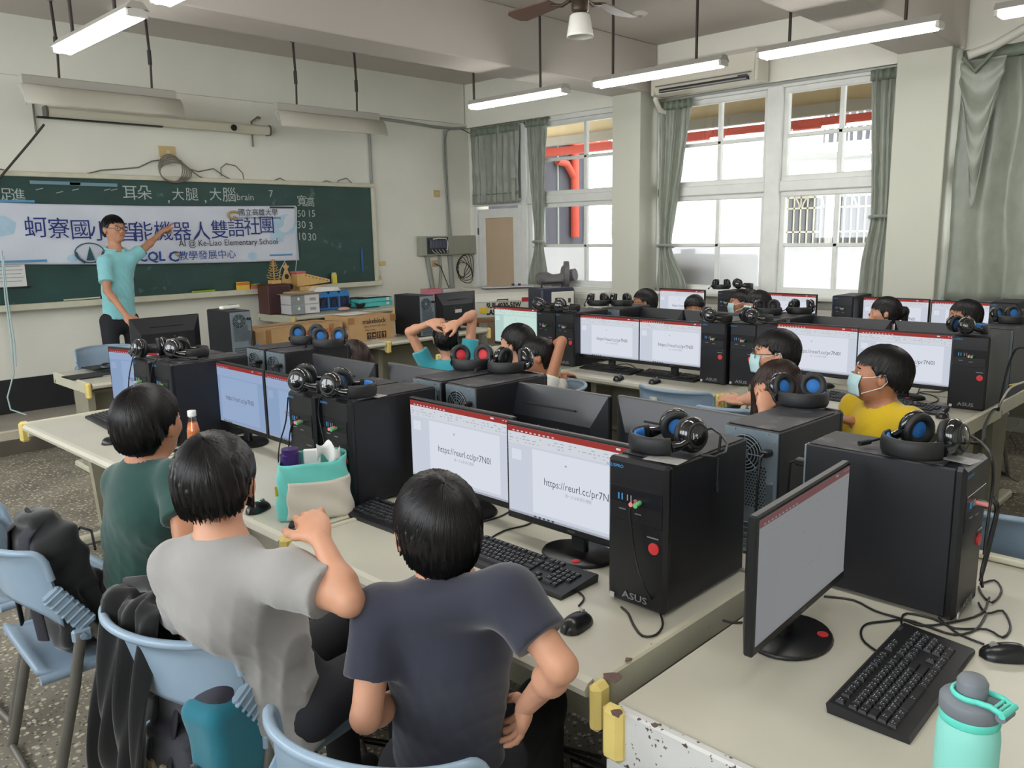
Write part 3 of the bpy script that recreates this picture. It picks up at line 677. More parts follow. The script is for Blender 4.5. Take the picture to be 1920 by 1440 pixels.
# air conditioner
ac = thing('air_conditioner', 'long cream wall air conditioner above the wide window', 'air conditioner', (7.47, 4.53, 3.20))
m_ac = M('ac_ivory', (206, 202, 188), .4)
MB().prism([(.12, -.10), (.12, .20), (-.07, .20), (-.10, .16), (-.11, .0), (-.06, -.09), (.02, -.11)], 1.14, mats_axes((0, .57, 0), (1, 0, 0), (0, 0, 1), (0, -1, 0))).build('casing', m_ac, ac)
MB().box((-.075, 0, -.065), (.06, 1.0, .035), rz=0).build('air_outlet', m_black, ac)
MB().box((-.10, 0, -.075), (.05, .98, .008), T=None).build('louvre', M('louvre_grey', (150, 148, 146), .4), ac)
MB().box((-.112, 0, -.02), (.006, 1.08, .012)).build('panel_groove', M('ac_shadow_grey', (110, 108, 100), .5), ac)
for s_ in (-1, 1): MB().box((.005, s_*.585, .04), (.225, .035, .29), .01).build('end_cap', m_ac, ac)
MB().box((-.113, -.45, -.045), (.004, .10, .02)).build('indicator', M('indicator_dark', (70, 70, 80), .3), ac)
MB().tube([(.07, .62, -.02), (.04, .64, -.12), (.10, .62, -.22), (.16, .58, -.24)], .03, 8).build('hose', m_ac, ac)
hp = thing('air_hose', 'thick pale insulated pipe above the large right curtain', 'pipe', (7.35, 1.85, 3.05))
MB().tube([(-.05, .26, -.03), (0, .10, .02), (0, -.18, .15), (0, -.45, .28), (0, -.8, .30)], .035, 10).build('insulated_pipe', M('pipe_wrap', (196, 196, 186), .6, bump=.3, bs=30), hp)
MB().box((0, -.62, .28), (.10, .08, .10), .01).build('pipe_bracket', m_lampbody, hp)
# ------------------------------------------------------------------ tables
DZ = .74
def table(label, loc, rz=0., L=1.30, Wd=.77, H=DZ, apron=.085, group='cream computer tables', caps=True):
    "long axis local Y, user's edge at local -X"
    t = thing('computer_table', label, 'table', loc, rz, group); hx, hy = Wd/2, L/2
    b = MB()
    prof = [(-hx+.03, -.0), (-hx+.012, -.004), (-hx, -.018), (-hx+.004, -.034), (-hx+.02, -.042), (hx, -.042), (hx, .0)]
    b.prism([(x, z) for x, z in prof], L-.05, mats_axes((0, hy-.025, H), (1, 0, 0), (0, 0, 1), (0, -1, 0)))
    b.build('tabletop', m_top, t)
    for s_ in (-1, 1):
        MB().box((.01, s_*(hy-.012), H-apron/2+.006), (Wd-.03, .024, apron), .005).build('end_rail', m_apron, t)
        if caps:
            MB().box((-hx+.018, s_*(hy+.002), H-.048), (.052, .034, .115), .012).build('corner_cap', m_yellow, t)
        lg = MB(); lg.prism([(-.10, 0), (.12, 0), (.16, H-.08), (-.14, H-.08)], .05, mats_axes((.04, s_*(hy-.10)+.025, 0.0), (1, 0, 0), (0, 0, 1), (0, -1, 0))); lg.build('leg', m_leg, t)
        MB().box((0, s_*(hy-.10), .025), (Wd-.08, .07, .05), .012).build('foot_rail', m_cream, t)
    MB().box((.10, 0, H-.28), (.02, L-.22, .40)).build('modesty_panel', m_leg, t)
    MB().box((.02, 0, H-.10), (.30, L-.22, .015)).build('cable_shelf', m_leg, t)
    return t
ROW = {}
ys = ((1.66, 1.0), (2.985, 2.33), (4.325, 3.67))
names = ('near', 'middle', 'far')
T0 = table('nearest table of the first row, under the tower with green and pink plugs', (1.655, 1.665, 0), 0, 1.30)
def tcopy(x, y, rz, label): return dup(T0, (x, y, 0), rz, label)
tcopy(1.660, 2.985, 0, 'middle table of the first row, with the turquoise lunch bag on it')
tcopy(1.60, 4.325, .02, 'far table of the first row, reaching out to the left behind the green-shirted boy')
for y, n in ((1.665, 'nearest'), (2.985, 'middle'), (4.325, 'far')): tcopy(2.455, y, math.pi, n+' table of the second row, backing onto the first row')
for y, n in ((1.79, 'nearest'), (3.10, 'middle'), (4.41, 'far')): tcopy(4.655, y, -.02, n+' table of the third row, by the boys in the middle aisle')
for y, n in ((1.79, 'nearest'), (3.10, 'middle'), (4.41, 'far')): tcopy(5.44, y, math.pi-.02, n+' table of the fourth row, backing onto the third row')
for y, n in ((1.60, 'nearest'), (2.93, 'second'), (4.26, 'farthest')): tcopy(6.94, y, 0, n+' table of the row along the window wall')
# rust chips on the near tables
def chip(px, py, z, r, label=None, parent=None):
    p = P(px, py, z=z); n = 11; random.seed(int(px)); pts = [(r*(.6+.6*random.random())*math.cos(2*math.pi*i/n), r*(.5+.6*random.random())*math.sin(2*math.pi*i/n)) for i in range(n)]
    inv = Matrix.Translation(-Vector(parent.location)) if parent.rotation_euler.z == 0 else (TR(parent.location, parent.rotation_euler.z)).inverted()
    MB().prism(pts, .0012, inv@Matrix.Translation(p)).build('paint_chip', m_rust, parent)
NT = table('large front table at the lower right holding the turned monitor and keyboard', (1.93, .545, 0), math.pi/2, 1.39, .79, DZ, .13, 'cream computer tables')
for o_ in NT.children:
    if o_.name.startswith('end_rail') and o_.data.vertices[0].co.y > 0: o_.data.materials[0] = spots(M('painted_end_white', (200, 200, 198), .5, var=.05), (84, 66, 58), 70, .64, 3, .02)
MB().box((.385, .697, DZ-.050), (.052, .034, .125), .012).build('corner_cap', m_yellow, NT)
RT = tcopy(5.22, .50, math.pi/2, 'table at the right edge behind the third row, with hanging wires')
tt = [tcopy(2.54, 6.35, math.pi/2, 'teacher table at the left, in front of the platform'),
      tcopy(3.90, 6.46, math.pi/2, 'table under the left cardboard carton'),
      tcopy(5.22, 6.46, math.pi/2, 'table right of the printed carton, under the dark tower')]
pt = dup(T0, (5.07, 7.87, .19), math.pi/2, 'raised table on the platform covered with boxes and craft models')
pt.scale = (1, 1, .96)
for a in ((1149, 1270, .749, .024), (1178, 1237, .749, .010)): chip(*a, parent=T0)
for a in ((1157, 1338, .753, .016), (1228, 1360, .753, .010), (1198, 1349, .753, .005)): chip(*a, parent=NT)
m_side = spots(M('white_side_panel', (206, 206, 204), .5, var=.05), (70, 60, 56), 60, .66, 3, .02)
MB().box((.20, .66, .36), (.45, .02, .62)).build('side_cabinet', m_side, NT)
MB().box((-.15, .0, .36), (.02, 1.25, .60)).build('front_panel', m_cream, RT); MB().box((-.162, .25, .36), (.004, .006, .6)).build('panel_joint', m_conduit, RT); MB().box((-.162, -.35, .36), (.004, .006, .6)).build('panel_joint', m_conduit, RT)
MB().box((0, -.675, .752), (.76, .03, .018), .004).build('edge_lip', m_cream, NT)
# ------------------------------------------------------------------ computer tower
m_case = spots(M('tower_case_black', (19, 20, 27), .5, bump=.08, bs=300, bd=.0008), (32, 33, 38), 9, .60, 4, .15)
m_front = M('tower_front_black', (15, 16, 21), .38); m_bay = M('tower_bay_black', (20, 22, 28), .25)
m_rear = M('tower_rear_zinc', (134, 148, 158), .42, .55, var=.08, vs=10); m_hole = M('vent_dark', (14, 15, 18), .7)
m_red = M('red_sticker', (204, 56, 60), .4); m_logo = M('silver_print', (150, 152, 158), .35, .5); m_bluep = M('blue_print', (70, 150, 210), .4)
m_pink = M('pink_plug', (238, 140, 142), .4); m_greenp = M('green_plug', (110, 190, 130), .4); m_whitesticker = M('white_sticker', (196, 196, 192), .5)
m_dust_sheen = spots(M('dusty_sheen_steel', (46, 46, 50), .6, var=.25, vs=12), (92, 92, 94), 11, .56, 9, .12)  # dust smudges, plus the reflected light of the tops put into the grey
TW, TD, TH = .186, .410, .398
def make_tower(label):
    t = thing('computer_tower', label, 'computer', (0, 0, -20), 0, 'black computer towers')
    f = -TD/2
    MB().box((.008, 0, TH/2+.004), (TD-.03, TW-.004, TH-.010), .004).build('case', m_case, t)
    MB().box((f+.016, 0, TH/2+.004), (.032, TW, TH), .010).build('front_panel', m_front, t)
    MB().box((f-.001, 0, TH*.745), (.004, TW*.86, .062), .001).build('port_bay', m_bay, t)
    MB().box((f-.0012, 0, TH*.655), (.004, TW*.86, .050), .0015).build('drive_bay', m_front, t)
    MB().box((.02, 0, TH+.0015), (TD-.07, TW-.012, .003), .001).build('dusty_sheen_top', m_dust_sheen, t)
    p = MB()
    for i, y in enumerate((.052, .041)): p.box((f-.0035, y, TH*.755), (.002, .0035, .017)).mark()
    p.each('usb_port', m_bluep, t)
    p = MB()
    for i, y in enumerate((.024, .013)): p.box((f-.0035, y, TH*.755), (.002, .003, .016)).mark()
    p.each('usb_port', m_conduit, t)
    a = MB().cyl((f, -.001, TH*.742), (f-.03, -.004, TH*.738), .006, n=8); a.build('audio_plug', m_pink, t)
    p = MB(); p.box((f-.004, .040, TH*.672), (.003, .020, .0025)).mark(); p.box((f-.004, -.010, TH*.660), (.003, .020, .0025)).mark(); p.box((f-.003, -.055, TH*.527), (.003, .034, .003)); p.each('slot_line', m_logo, t)
    pb = MB(); pb.cyl((f+.002, -.058, TH*.455), (f-.005, -.058, TH*.455), .0155, n=18); pb.build('power_button', m_red, t)
    MB().text('ASUS', .026, TXL((f-.0035, .0, TH*.075)), wx=1.35, bold=.015).build('maker_logo', m_logo, t); MB().text('ASUSPRO', .012, TXL((f-.0035, .066, TH*.955)), wx=1.1).build('series_badge', m_bluep, t)
    MB().box((f-.003, TW/2-.020, .018), (.002, .014, .014)).build('sticker', m_whitesticker, t)
    b = TD/2-.006
    rp = MB().box((b, 0, TH/2+.002), (.006, TW-.010, TH-.014)).build('rear_panel', m_rear, t)
    fg = MB(); cz, cy = TH*.80, -.018; fg.cyl((b+.002, cy, cz), (b+.006, cy, cz), .058, n=28); fg.build('fan_opening', m_hole, rp)
    g = MB()
    for r in (.056, .046, .036, .026): g.tube([(b+.008, cy+r*math.cos(a_), cz+r*math.sin(a_)) for a_ in np.linspace(0, 2*math.pi, 25)[:-1]], .0018, 4, closed=True)
    g.cyl((b+.006, cy, cz), (b+.009, cy, cz), .015, n=16)
    for k in range(8): a_ = k*math.pi/4; g.cyl((b+.008, cy+.012*math.cos(a_), cz+.012*math.sin(a_)), (b+.008, cy+.058*math.cos(a_), cz+.058*math.sin(a_)), .0018, n=4)
    g.build('fan_grille', m_rear, rp)
    h = MB()
    for i in range(15):
        for j in range(13):
            y = -.066+j*.0095+(i % 2)*.0047; z = TH*.40+i*.0088; h.add([(b+.0042, y+.0034*math.cos(k*math.pi/3), z+.0034*math.sin(k*math.pi/3)) for k in range(6)], [list(range(6))])
    h.build('vent_holes', m_hole, rp)
    s_ = MB()
    for i in range(5): s_.box((b+.005, -.01, TH*(.07+.045*i)), (.004, .12, .012), .001).mark()
    s_.box((b+.005, .066, TH*.45), (.005, .022, .12), .001); s_.each('expansion_slot', M('slot_zinc_dark', (96, 104, 110), .4, .5), rp)
    sc_ = MB()
    for y, z in ((-.055, TH-.004), (.055, TH-.004), (.075, TH*.93), (-.08, TH*.62), (.075, TH*.62)): sc_.cyl((b+.002, y, z-.006), (b+.008, y, z-.006), .0035, n=8).mark()
    sc_.each('screw', m_logo, rp)
    pc = MB(); pc.box((b+.020, .062, TH*.84), (.035, .026, .020), .004); pc.tube([(b+.035, .062, TH*.84), (b+.055, .062, TH*.82), (b+.060, .06, TH*.6), (b+.05, .05, TH*.2), (b+.03, .04, .01)], .0045, 6); pc.build('power_cord', m_cable, rp)
    return t
TPROTO = None
def tower(label, x, y, rz=0., z=DZ, plugs='pink', cutcord=True):
    "x,y = centre of the tower"
    global TPROTO
    if TPROTO is None: TPROTO = make_tower(label); c = TPROTO; c.location = (x, y, z); c.rotation_euler = (0, 0, rz)
    else: c = dup(TPROTO, (x, y, z), rz, label)
    return c
PI = math.pi
t1 = tower('nearest front-facing tower with pink and green audio plugs and a headset on top', 1.645+TD/2, 1.175)
MB().cyl((-TD/2, -.014, TH*.742), (-TD/2-.03, -.018, TH*.736), .006, n=8).build('audio_plug', m_greenp, t1)
tw2 = tower('right one of the two front-facing towers behind the turquoise bag', 1.60+TD/2, 2.475, -.02)
tw3 = tower('left one of the two front-facing towers behind the turquoise bag', 1.575+TD/2, 2.665, -.02)
tower('right one of the two towers behind the green-shirted boy', 1.555+TD/2, 3.875, -.02)
tower('left one of the two towers behind the green-shirted boy', 1.53+TD/2, 4.065, -.02)
tower('right rear-facing tower of the far pair in the second row, showing its fan', 2.10+TD/2, 3.78, PI)
tower('left rear-facing tower of the far pair in the second row, beside the big-fan one', 2.10+TD/2, 3.985, PI)
tower('right rear-facing tower under the black and blue headset in the middle of the second row', 2.075+TD/2, 2.32, PI-.03)
tower('left rear-facing tower under the red headset in the middle of the second row', 2.075+TD/2, 2.525, PI-.03)
tower('rear-facing tower with round fan and perforated vent beside the nearest front-facing tower', 2.165+TD/2, 1.125, PI-.05)
t7 = tower('large side-on tower on the front table at the lower right', 2.195, .535+TD/2-.0, PI/2, DZ)
MB().cyl((-TD/2, -.014, TH*.742), (-TD/2-.03, -.018, TH*.736), .006, n=8).build('audio_plug', m_greenp, t7)
tower('left tower of the far pair in the third row, with two boom headsets', 4.50+TD/2, 4.06)
tower('right tower of the far pair in the third row, with two boom headsets', 4.515+TD/2, 3.88)
tower('left tower of the central pair in the third row', 4.565+TD/2, 2.68)
tower('right tower of the central pair in the third row', 4.60+TD/2, 2.49)
tower('nearest tower of the third row at the right, beside the yellow-shirted boy', 4.745+TD/2, 1.245)
tower('tower behind the far pair, facing the window aisle under two headsets', 4.95+TD/2, 3.80, PI)
tower('tower behind the central pair, facing the window aisle under two headsets', 5.01+TD/2, 2.47, PI)
tower('second tower behind the central pair, next to its left', 5.0+TD/2, 2.68, PI)
tower('dark tower behind the nearest third-row tower at the right edge', 5.165+TD/2, 1.235, PI)
wr_ = 6.95
tower('window-row tower under the wide window with two headsets', 6.93+TD/2, 3.94, 0, DZ)
tower('bare window-row tower in front of the right column', 6.93+TD/2, 2.83, 0, DZ)
tower('window-row tower at the right edge behind the big headset', 6.93+TD/2, 1.62, 0, DZ)
tower('side-on tower on the teacher table behind the far left monitor', 3.14, 6.14+TD/2, -PI/2, DZ)
tower('black tower beside the rear-facing monitor, left of the teal-shirted boy', 5.06, 6.10+TD/2, -PI/2, DZ)
tower('dark tower at the far right edge on the hanging-wires table', 5.05, .60, -PI/2+.1, DZ)
# ------------------------------------------------------------------ monitors
m_bez = M('monitor_black_matt', (17, 18, 21), .4); m_back = M('monitor_back_black', (20, 22, 29), .42, coat=.15)
UI = {}
def uimats(key, white, dim):
    f = lambda c: tuple(v for v in c)
    UI[key] = dict(bg=emit_mat('screen_grey_'+key, (205, 211, 224) if white is None else white[0], dim), sl=emit_mat('screen_white_'+key, (222, 227, 238) if white is None else white[1], dim),
                   red=emit_mat('screen_red_'+key, (158, 60, 56) if key != 'dim' else (120, 84, 84), dim), rib=emit_mat('screen_ribbon_'+key, (214, 218, 226) if white is None else white[1], dim), ink=emit_mat('screen_ink_'+key, (84, 84, 92), dim*.9), pale=emit_mat('screen_pale_'+key, (168, 172, 182), dim))
uimats('bright', None, .93); uimats('blue', ((148, 172, 208), (160, 182, 216)), .85); uimats('green', ((186, 214, 208), (206, 232, 224)), .9); uimats('dim', ((140, 142, 144), (141, 143, 145)), .80); MATS['screen_ink_dim'].node_tree.nodes['Emission'].inputs[0].default_value = lin((128, 130, 133)); MATS['screen_pale_dim'].node_tree.nodes['Emission'].inputs[0].default_value = lin((136, 138, 141)); MATS['screen_ink_dim'].node_tree.nodes['Emission'].inputs[1].default_value = .95
MW, MH = .532, .312
def make_monitor(label, ui, full=True):
    t = thing('monitor', label, 'monitor', (0, 0, -20), 0, 'black desktop monitors'); u = UI[ui]; z0 = .075
    cz = z0+MH/2
    MB().box((0, 0, cz), (.022, MW+.008, MH+.008), .004).build('bezel', m_bez, t)
    bk = MB(); bk.add([(.011, -MW/2, z0), (.011, MW/2, z0), (.011, MW/2, z0+MH), (.011, -MW/2, z0+MH), (.042, -MW/2+.06, z0+.02), (.042, MW/2-.06, z0+.02), (.042, MW/2-.06, z0+MH*.62), (.042, -MW/2+.06, z0+MH*.62)],
                      [(4, 5, 6, 7), (0, 1, 5, 4), (1, 2, 6, 5), (2, 3, 7, 6), (3, 0, 4, 7)]); bk.build('back_shell', m_back, t)
    MB().box((.030, 0, z0+MH*.78), (.010, .26, .006), .001).build('vent_slot', m_hole, t)
    sc_ = MB()
    for y in (-.05, .05): sc_.cyl((.042, y, z0+MH*.52), (.045, y, z0+MH*.52), .004, n=8).mark()
    sc_.each('mount_screw', m_logo, t)
    MB().box((.044, .0, z0+MH*.40), (.002, .09, .035)).build('rating_label', m_whitesticker, t)
    x = -.0118; sz0 = z0+.020; SH = MH-.026; SW = MW-.012; W2 = SW/2
    def q(mb, y0, y1, za, zb, dx=0.): mb.add([(x-dx, y1, za), (x-dx, y0, za), (x-dx, y0, zb), (x-dx, y1, zb)], [(0, 1, 2, 3)])
    s_ = MB(); q(s_, -W2, W2, sz0, sz0+SH); sc = s_.build('screen', u['bg'], t)
    e = MB(); q(e, -W2, W2, sz0+SH*.935, sz0+SH, .0004); e.build('title_bar', u['red'], sc)
    e = MB(); q(e, -W2, W2, sz0+SH*.80, sz0+SH*.935, .0004); e.build('ribbon', u['rib'], sc)
    e = MB(); q(e, -W2*.80, W2*.60, sz0+SH*.06, sz0+SH*.78, .0005); e.build('slide', u['sl'], sc)
    e = MB(); q(e, W2*.78, W2*.94, sz0+SH*.62, sz0+SH*.74, .0005); e.build('slide_thumbnail', u['sl'], sc)
    e = MB(); rs = random.Random(3)
    for r in range(3):
        yy = W2*.97
        while yy > -W2*.9:
            w = rs.uniform(.004, .016); 
            if rs.random() < .62: q(e, yy-w, yy, sz0+SH*(.90-.032*r)-.0018, sz0+SH*(.90-.032*r)+.0008, .0009)
            yy -= w+rs.uniform(.004, .012)
    e.build('ribbon_marks', u['pale'], sc)
    e = MB()
    for i in range(10): q(e, W2*(.92-.07*i)-.009, W2*(.92-.07*i), sz0+SH*.945, sz0+SH*.958, .0009)
    for i in range(3): q(e, -W2*(.86+.05*i)-.006, -W2*(.86+.05*i), sz0+SH*.972, sz0+SH*.982, .0009)
    q(e, -W2*.70, -W2*.64, sz0+SH*.965, sz0+SH*.985, .0009); e.build('title_marks', u['rib'], sc)
    e = MB(); q(e, -W2, W2, sz0, sz0+SH*.025, .0006); e.build('task_bar', u['pale'], sc)
    e = MB()
    for i in range(5): q(e, W2*(.58-.07*i)-.010, W2*(.58-.07*i), sz0+.001, sz0+SH*.024, .0010)
    e.build('task_icons', u['ink'], sc)
    e = MB(); e.text('https://reurl.cc/pr7N0l', .0335, TXL((x-.0012, -.028, sz0+SH*.44)), wx=.90, bold=-.004); e.build('slide_text', u['ink'], sc)
    e = MB(); e.text('第一人以新增引標題', .0125, TXL((x-.0012, -.028, sz0+SH*.345)), wx=.9); e.build('slide_subtext', u['pale'], sc)
    e = MB(); q(e, -.004+.02, .004+.02, sz0+SH*.66, sz0+SH*.68, .0009)
    e.build('slide_marks', u['pale'], sc)
    MB().text('PHILIPS', .008, TXL((x-.0012, 0, z0+.010)), wx=1.1).build('maker_logo', m_logo, t)
    MB().box((.030, 0, .075), (.022, .055, .14), .004).build('stand_neck', m_bez, t)
    bs = MB(); n = 28
    bs.lathe([(.118, 0), (.122, .004), (.116, .012), (0, .016)], n, Matrix.Translation((.02, 0, 0))@Matrix.Diagonal((.82, 1, 1, 1))); bs.build('stand_base', m_bez, t)
    MB().cyl((-.045, -.045, .0125), (-.045, -.045, .0150), .013, n=14).build('red_sticker', m_red, t)
    return t
MP = {}
def monitor(label, x, y, rz=0., ui='bright', z=DZ, tilt=.06):
    if ui not in MP: MP[ui] = c = make_monitor(label, ui); c.location = (x, y, z); c.rotation_euler = (0, 0, rz)
    else: c = dup(MP[ui], (x, y, z), rz, label)
    return c
def ymid(px1, px2, py1, py2, x): return (P(px1, py1, x=x).y+P(px2, py2, x=x).y)/2
mA = monitor('bright monitor directly in front of the boy in navy, second from the nearest tower', 1.845, 2.07, 0)
monitor('bright monitor half hidden behind the nearest tower', 1.80, 1.515, .01)
monitor('bluish monitor right of the juice bottle in the first row', 1.80, 3.60, .0, 'blue')
monitor('bluish monitor partly hidden behind the left tower of the bag pair', 1.80, 3.05, .0, 'blue')
monitor('thin edge-on monitor at the far end of the first row', 1.72, 4.55, .25, 'blue')
monitor('rear-facing monitor just behind the bright centre screens, left one', 2.315, 2.04-.0, PI)
monitor('rear-facing monitor just behind the nearest tower, right one', 2.34, 1.49, PI-.03)
monitor('rear-facing monitor at the back left, left of the joined pair', 2.235, 3.35, PI)
monitor('rear-facing monitor at the back left, right of the joined pair', 2.30, 2.80, PI-.0)
m9 = monitor('turned monitor with grey glare screen on the front table at the lower right', 1.765, .785, PI/2+.045, 'dim')
monitor('pale green-tinted monitor at the far end of the third row', 4.72, 4.55, 0, 'green')
monitor('bright third-row monitor in the middle, left of the half hidden one', 4.60, 3.53, 0)
monitor('bright third-row monitor half hidden by the central tower pair', 4.60, 3.00, 0)
monitor('bright third-row monitor behind the boy with glasses and mask', 4.89, 2.15, 0)
monitor('bright third-row monitor behind the yellow-shirted boy', 4.86, 1.61, .02)
monitor('rear-facing fourth-row monitor left of the girl peeking over it', 5.25, 3.60, PI)
monitor('rear-facing fourth-row monitor hiding the girl peeking over it', 5.25, 3.06, PI)
monitor('rear-facing fourth-row monitor below the ponytailed girl', 5.37, 2.14, PI)
monitor('rear-facing fourth-row monitor left of the right-hand third-row tower', 5.37, 1.58, PI)
monitor('window-row monitor left of the headset-topped tower', 7.12, ymid(1241, 1319, 539, 541, 7.12), 0)
monitor('window-row monitor under the middle of the wide window', 7.12, ymid(1435, 1526, 544, 548, 7.12), 0)
monitor('window-row monitor behind the ponytailed girl', 7.10, ymid(1625, 1739, 549, 554, 7.10), 0)
monitor('window-row monitor behind the short-haired boy at the right', 7.05, ymid(1759, 1878, 554, 558, 7.05), 0)
monitor('rear-facing monitor on the teacher table in front of the teacher', 2.61, 6.34, -PI/2)
monitor('rear-facing bluish monitor in front of the white laser machine', 5.60, 6.30, -PI/2+.0)
# ------------------------------------------------------------------ keyboards
m_kb = M('keyboard_black', (18, 19, 22), .45); m_key = M('keycap_black', (23, 24, 28), .5); m_leg2 = M('key_legend', (176, 178, 184), .5)
def key_layout():
    out = []; u = .0188
    rows = [(0, [(i*1.0 if i == 0 else i+.6+(.4*((i-1)//4)), 1) for i in range(13)]),
            (1.35, [(i, 1) for i in range(13)]+[(13, 2)]), (2.35, [(0, 1.5)]+[(1.5+i, 1) for i in range(12)]+[(13.5, 1.5)]),
            (3.35, [(0, 1.75)]+[(1.75+i, 1) for i in range(11)]+[(12.75, 2.25)]), (4.35, [(0, 2.25)]+[(2.25+i, 1) for i in range(10)]+[(12.25, 2.75)]),
            (5.35, [(0, 1.25), (1.25, 1.25), (2.5, 1.25), (3.75, 6.25), (10, 1.25), (11.25, 1.25), (12.5, 1.25), (13.75, 1.25)])]
    for r, ks in rows:
        for c, w in ks: out.append((c, r, w))
    for r, n in ((0, 3), (1.35, 3), (2.35, 3), (5.35, 3)):
        for i in range(n): out.append((15.3+i, r, 1))
    out.append((16.3, 4.35, 1))
    for r in (1.35, 2.35, 3.35, 4.35):
        for i in range(4 if r < 4 else 3): out.append((18.6+i, r, 1))
    out += [(18.6, 5.35, 2), (20.6, 5.35, 1)]
    return [((c+w/2)*u*.985-.218, .068-(r+.5)*u*1.02, w*u*.985-.0022) for c, r, w in out]
KEYS = key_layout()
def keyboard(label, loc, rz, detail=False):
    "long axis local X (left to right for the typist), far side local +Y"
    t = thing('keyboard', label, 'keyboard', loc, rz, 'black keyboards')
    b = MB(); b.prism([(-.082, 0), (.078, 0), (.082, .020), (.075, .026), (-.078, .012), (-.082, .008)], .455, mats_axes((-.2275, 0, 0), (0, 1, 0), (0, 0, 1), (1, 0, 0))); b.build('keyboard_body', m_kb, t)
    th = math.atan2(.014, .153); zf = lambda y: .012+(y+.078)*.0915
    if detail:
        meshes = {}
        for x, y, w in KEYS:
            k = round(w, 4)
            if k not in meshes:
                mb = MB(); hw, hh = w/2, .0085
                mb.add([(-hw, -hh, 0), (hw, -hh, 0), (hw, hh, 0), (-hw, hh, 0), (-hw+.002, -hh+.002, .006), (hw-.002, -hh+.002, .006), (hw-.002, hh-.001, .006), (-hw+.002, hh-.001, .006)], [(4, 5, 6, 7), (0, 1, 5, 4), (1, 2, 6, 5), (2, 3, 7, 6), (3, 0, 4, 7)])
                o = mb.build('key', m_key, t); meshes[k] = o
            else: o = bpy.data.objects.new('key', meshes[k].data); COL.objects.link(o); o.parent = t
            o.location = (x, y, zf(y)); o.rotation_euler = (th, 0, 0)
    else:
        mb = MB()
        for x, y, w in KEYS: mb.box((x, y, zf(y)+.002), (w, .016, .007), .0015)
        mb.build('keys', m_key, t)
    lg = MB(); rs = random.Random(5)
    for x, y, w in KEYS:
        if w < .03 or rs.random() < .6:
            for dx, dy in ((-.0035, .0025), (.0025, .0025), (-.0035, -.003)):
                if rs.random() < .8: lg.box((x+dx, y+dy, zf(y)+.0068), (.0022, .0024, .0004))
    lg.build('key_legends', m_leg2, t)
    if detail: MB().text('ASUS', .011, Matrix.Translation((-.0+.19, .0725, .0262))@Matrix.Rotation(th, 4, 'X'), bold=.01).build('maker_logo', m_logo, t)
    return t
def kb_at(label, px, py, rz, detail=False):
    p = P(px, py, z=DZ+.01); return keyboard(label, (p.x, p.y, DZ), rz, detail)
kb_near = keyboard('keyboard lying at an angle on the front table beside the turquoise bottle', (1.752, .532, DZ), .02, True)
kbn = keyboard('keyboard in front of the bright monitor beside the nearest tower', (1.628, 1.575, DZ), -PI/2, True)
kd = keyboard('keyboard partly hidden behind the head of the boy in navy', (1.63, 2.15, DZ), -PI/2+.02)
def kcopy(label, x, y, rz): return dup(kd, (x, y, DZ), rz, label)
kcopy('keyboard at the far left beyond the green-shirted boy', 1.56, 4.60, -PI/2-.06)
kcopy('keyboard hidden behind the grey-shirted boy near the juice bottle', 1.58, 3.48, -PI/2)
kcopy('third-row keyboard in front of the middle bright screen', 4.58, 3.50, -PI/2-.02)
kcopy('third-row keyboard behind the empty blue chair', 4.61, 3.02, -PI/2)
kcopy('third-row keyboard in front of the masked boy with glasses', 4.62, 2.02, -PI/2-.05)
kcopy('third-row keyboard right of the yellow-shirted boy', 4.60, 1.53, -PI/2-.05)
# ------------------------------------------------------------------ mice
def make_mouse(label, loc, rz):
    t = thing('computer_mouse', label, 'mouse', loc, rz, 'black wired mice')
    def fn(u, v):
        x = (u*2-1); w = .030*(1-.12*math.cos(x*3)) if abs(x) < 1 else .02
        w = .031*math.sqrt(max(0, 1-abs(x)**3.2)); a = math.pi*v
        return (x*.056, -w*math.cos(a), .002+.034*math.sqrt(max(0, 1-abs(x)**2.6))*math.sin(a)*(1-.18*x))
    MB().sheet(fn, 18, 12).build('mouse_shell', M('mouse_black_gloss', (20, 21, 24), .28), t)
    MB().cyl((.026, -.004, .029), (.026, .004, .029), .009, n=12).build('scroll_wheel', m_conduit, t)
    MB().tube([(.01, 0, .0345), (.03, 0, .0315), (.05, 0, .018)], .0012, 4).build('button_seam', m_hole, t)
    return t
ms0 = make_mouse('mouse beside the nearest tower in front of the keyboard', (1.462, 1.222, DZ), .15)
for lab, px, py, rz in (('mouse at the right edge of the front table', 1885, 1222, 2.2), ('third-row mouse left of the empty blue chair', 1160, 708, .3), ('third-row mouse above the empty blue chair back', 1228, 714, .1), ('mouse right of the last third-row keyboard', 1767, 777, .2), ('mouse at the far left of the first row beside the green shirt', 213, 826, -.3), ('mouse with a green glow beside the turquoise bag', 484, 950, .4), ('mouse on the black folders of the teacher table', 203, 692, -.4)):
    p = P(px, py, z=DZ+.015); o = dup(ms0, (p.x, p.y, DZ + (.028 if 'folders' in lab else 0)), rz, lab)
    if 'green' in lab and 'glow' in lab: MB().ell((.0, .0, .030), (.016, .014, .006), 10).build('green_light', emit_mat('green_led', (60, 230, 130), 1.5), o)
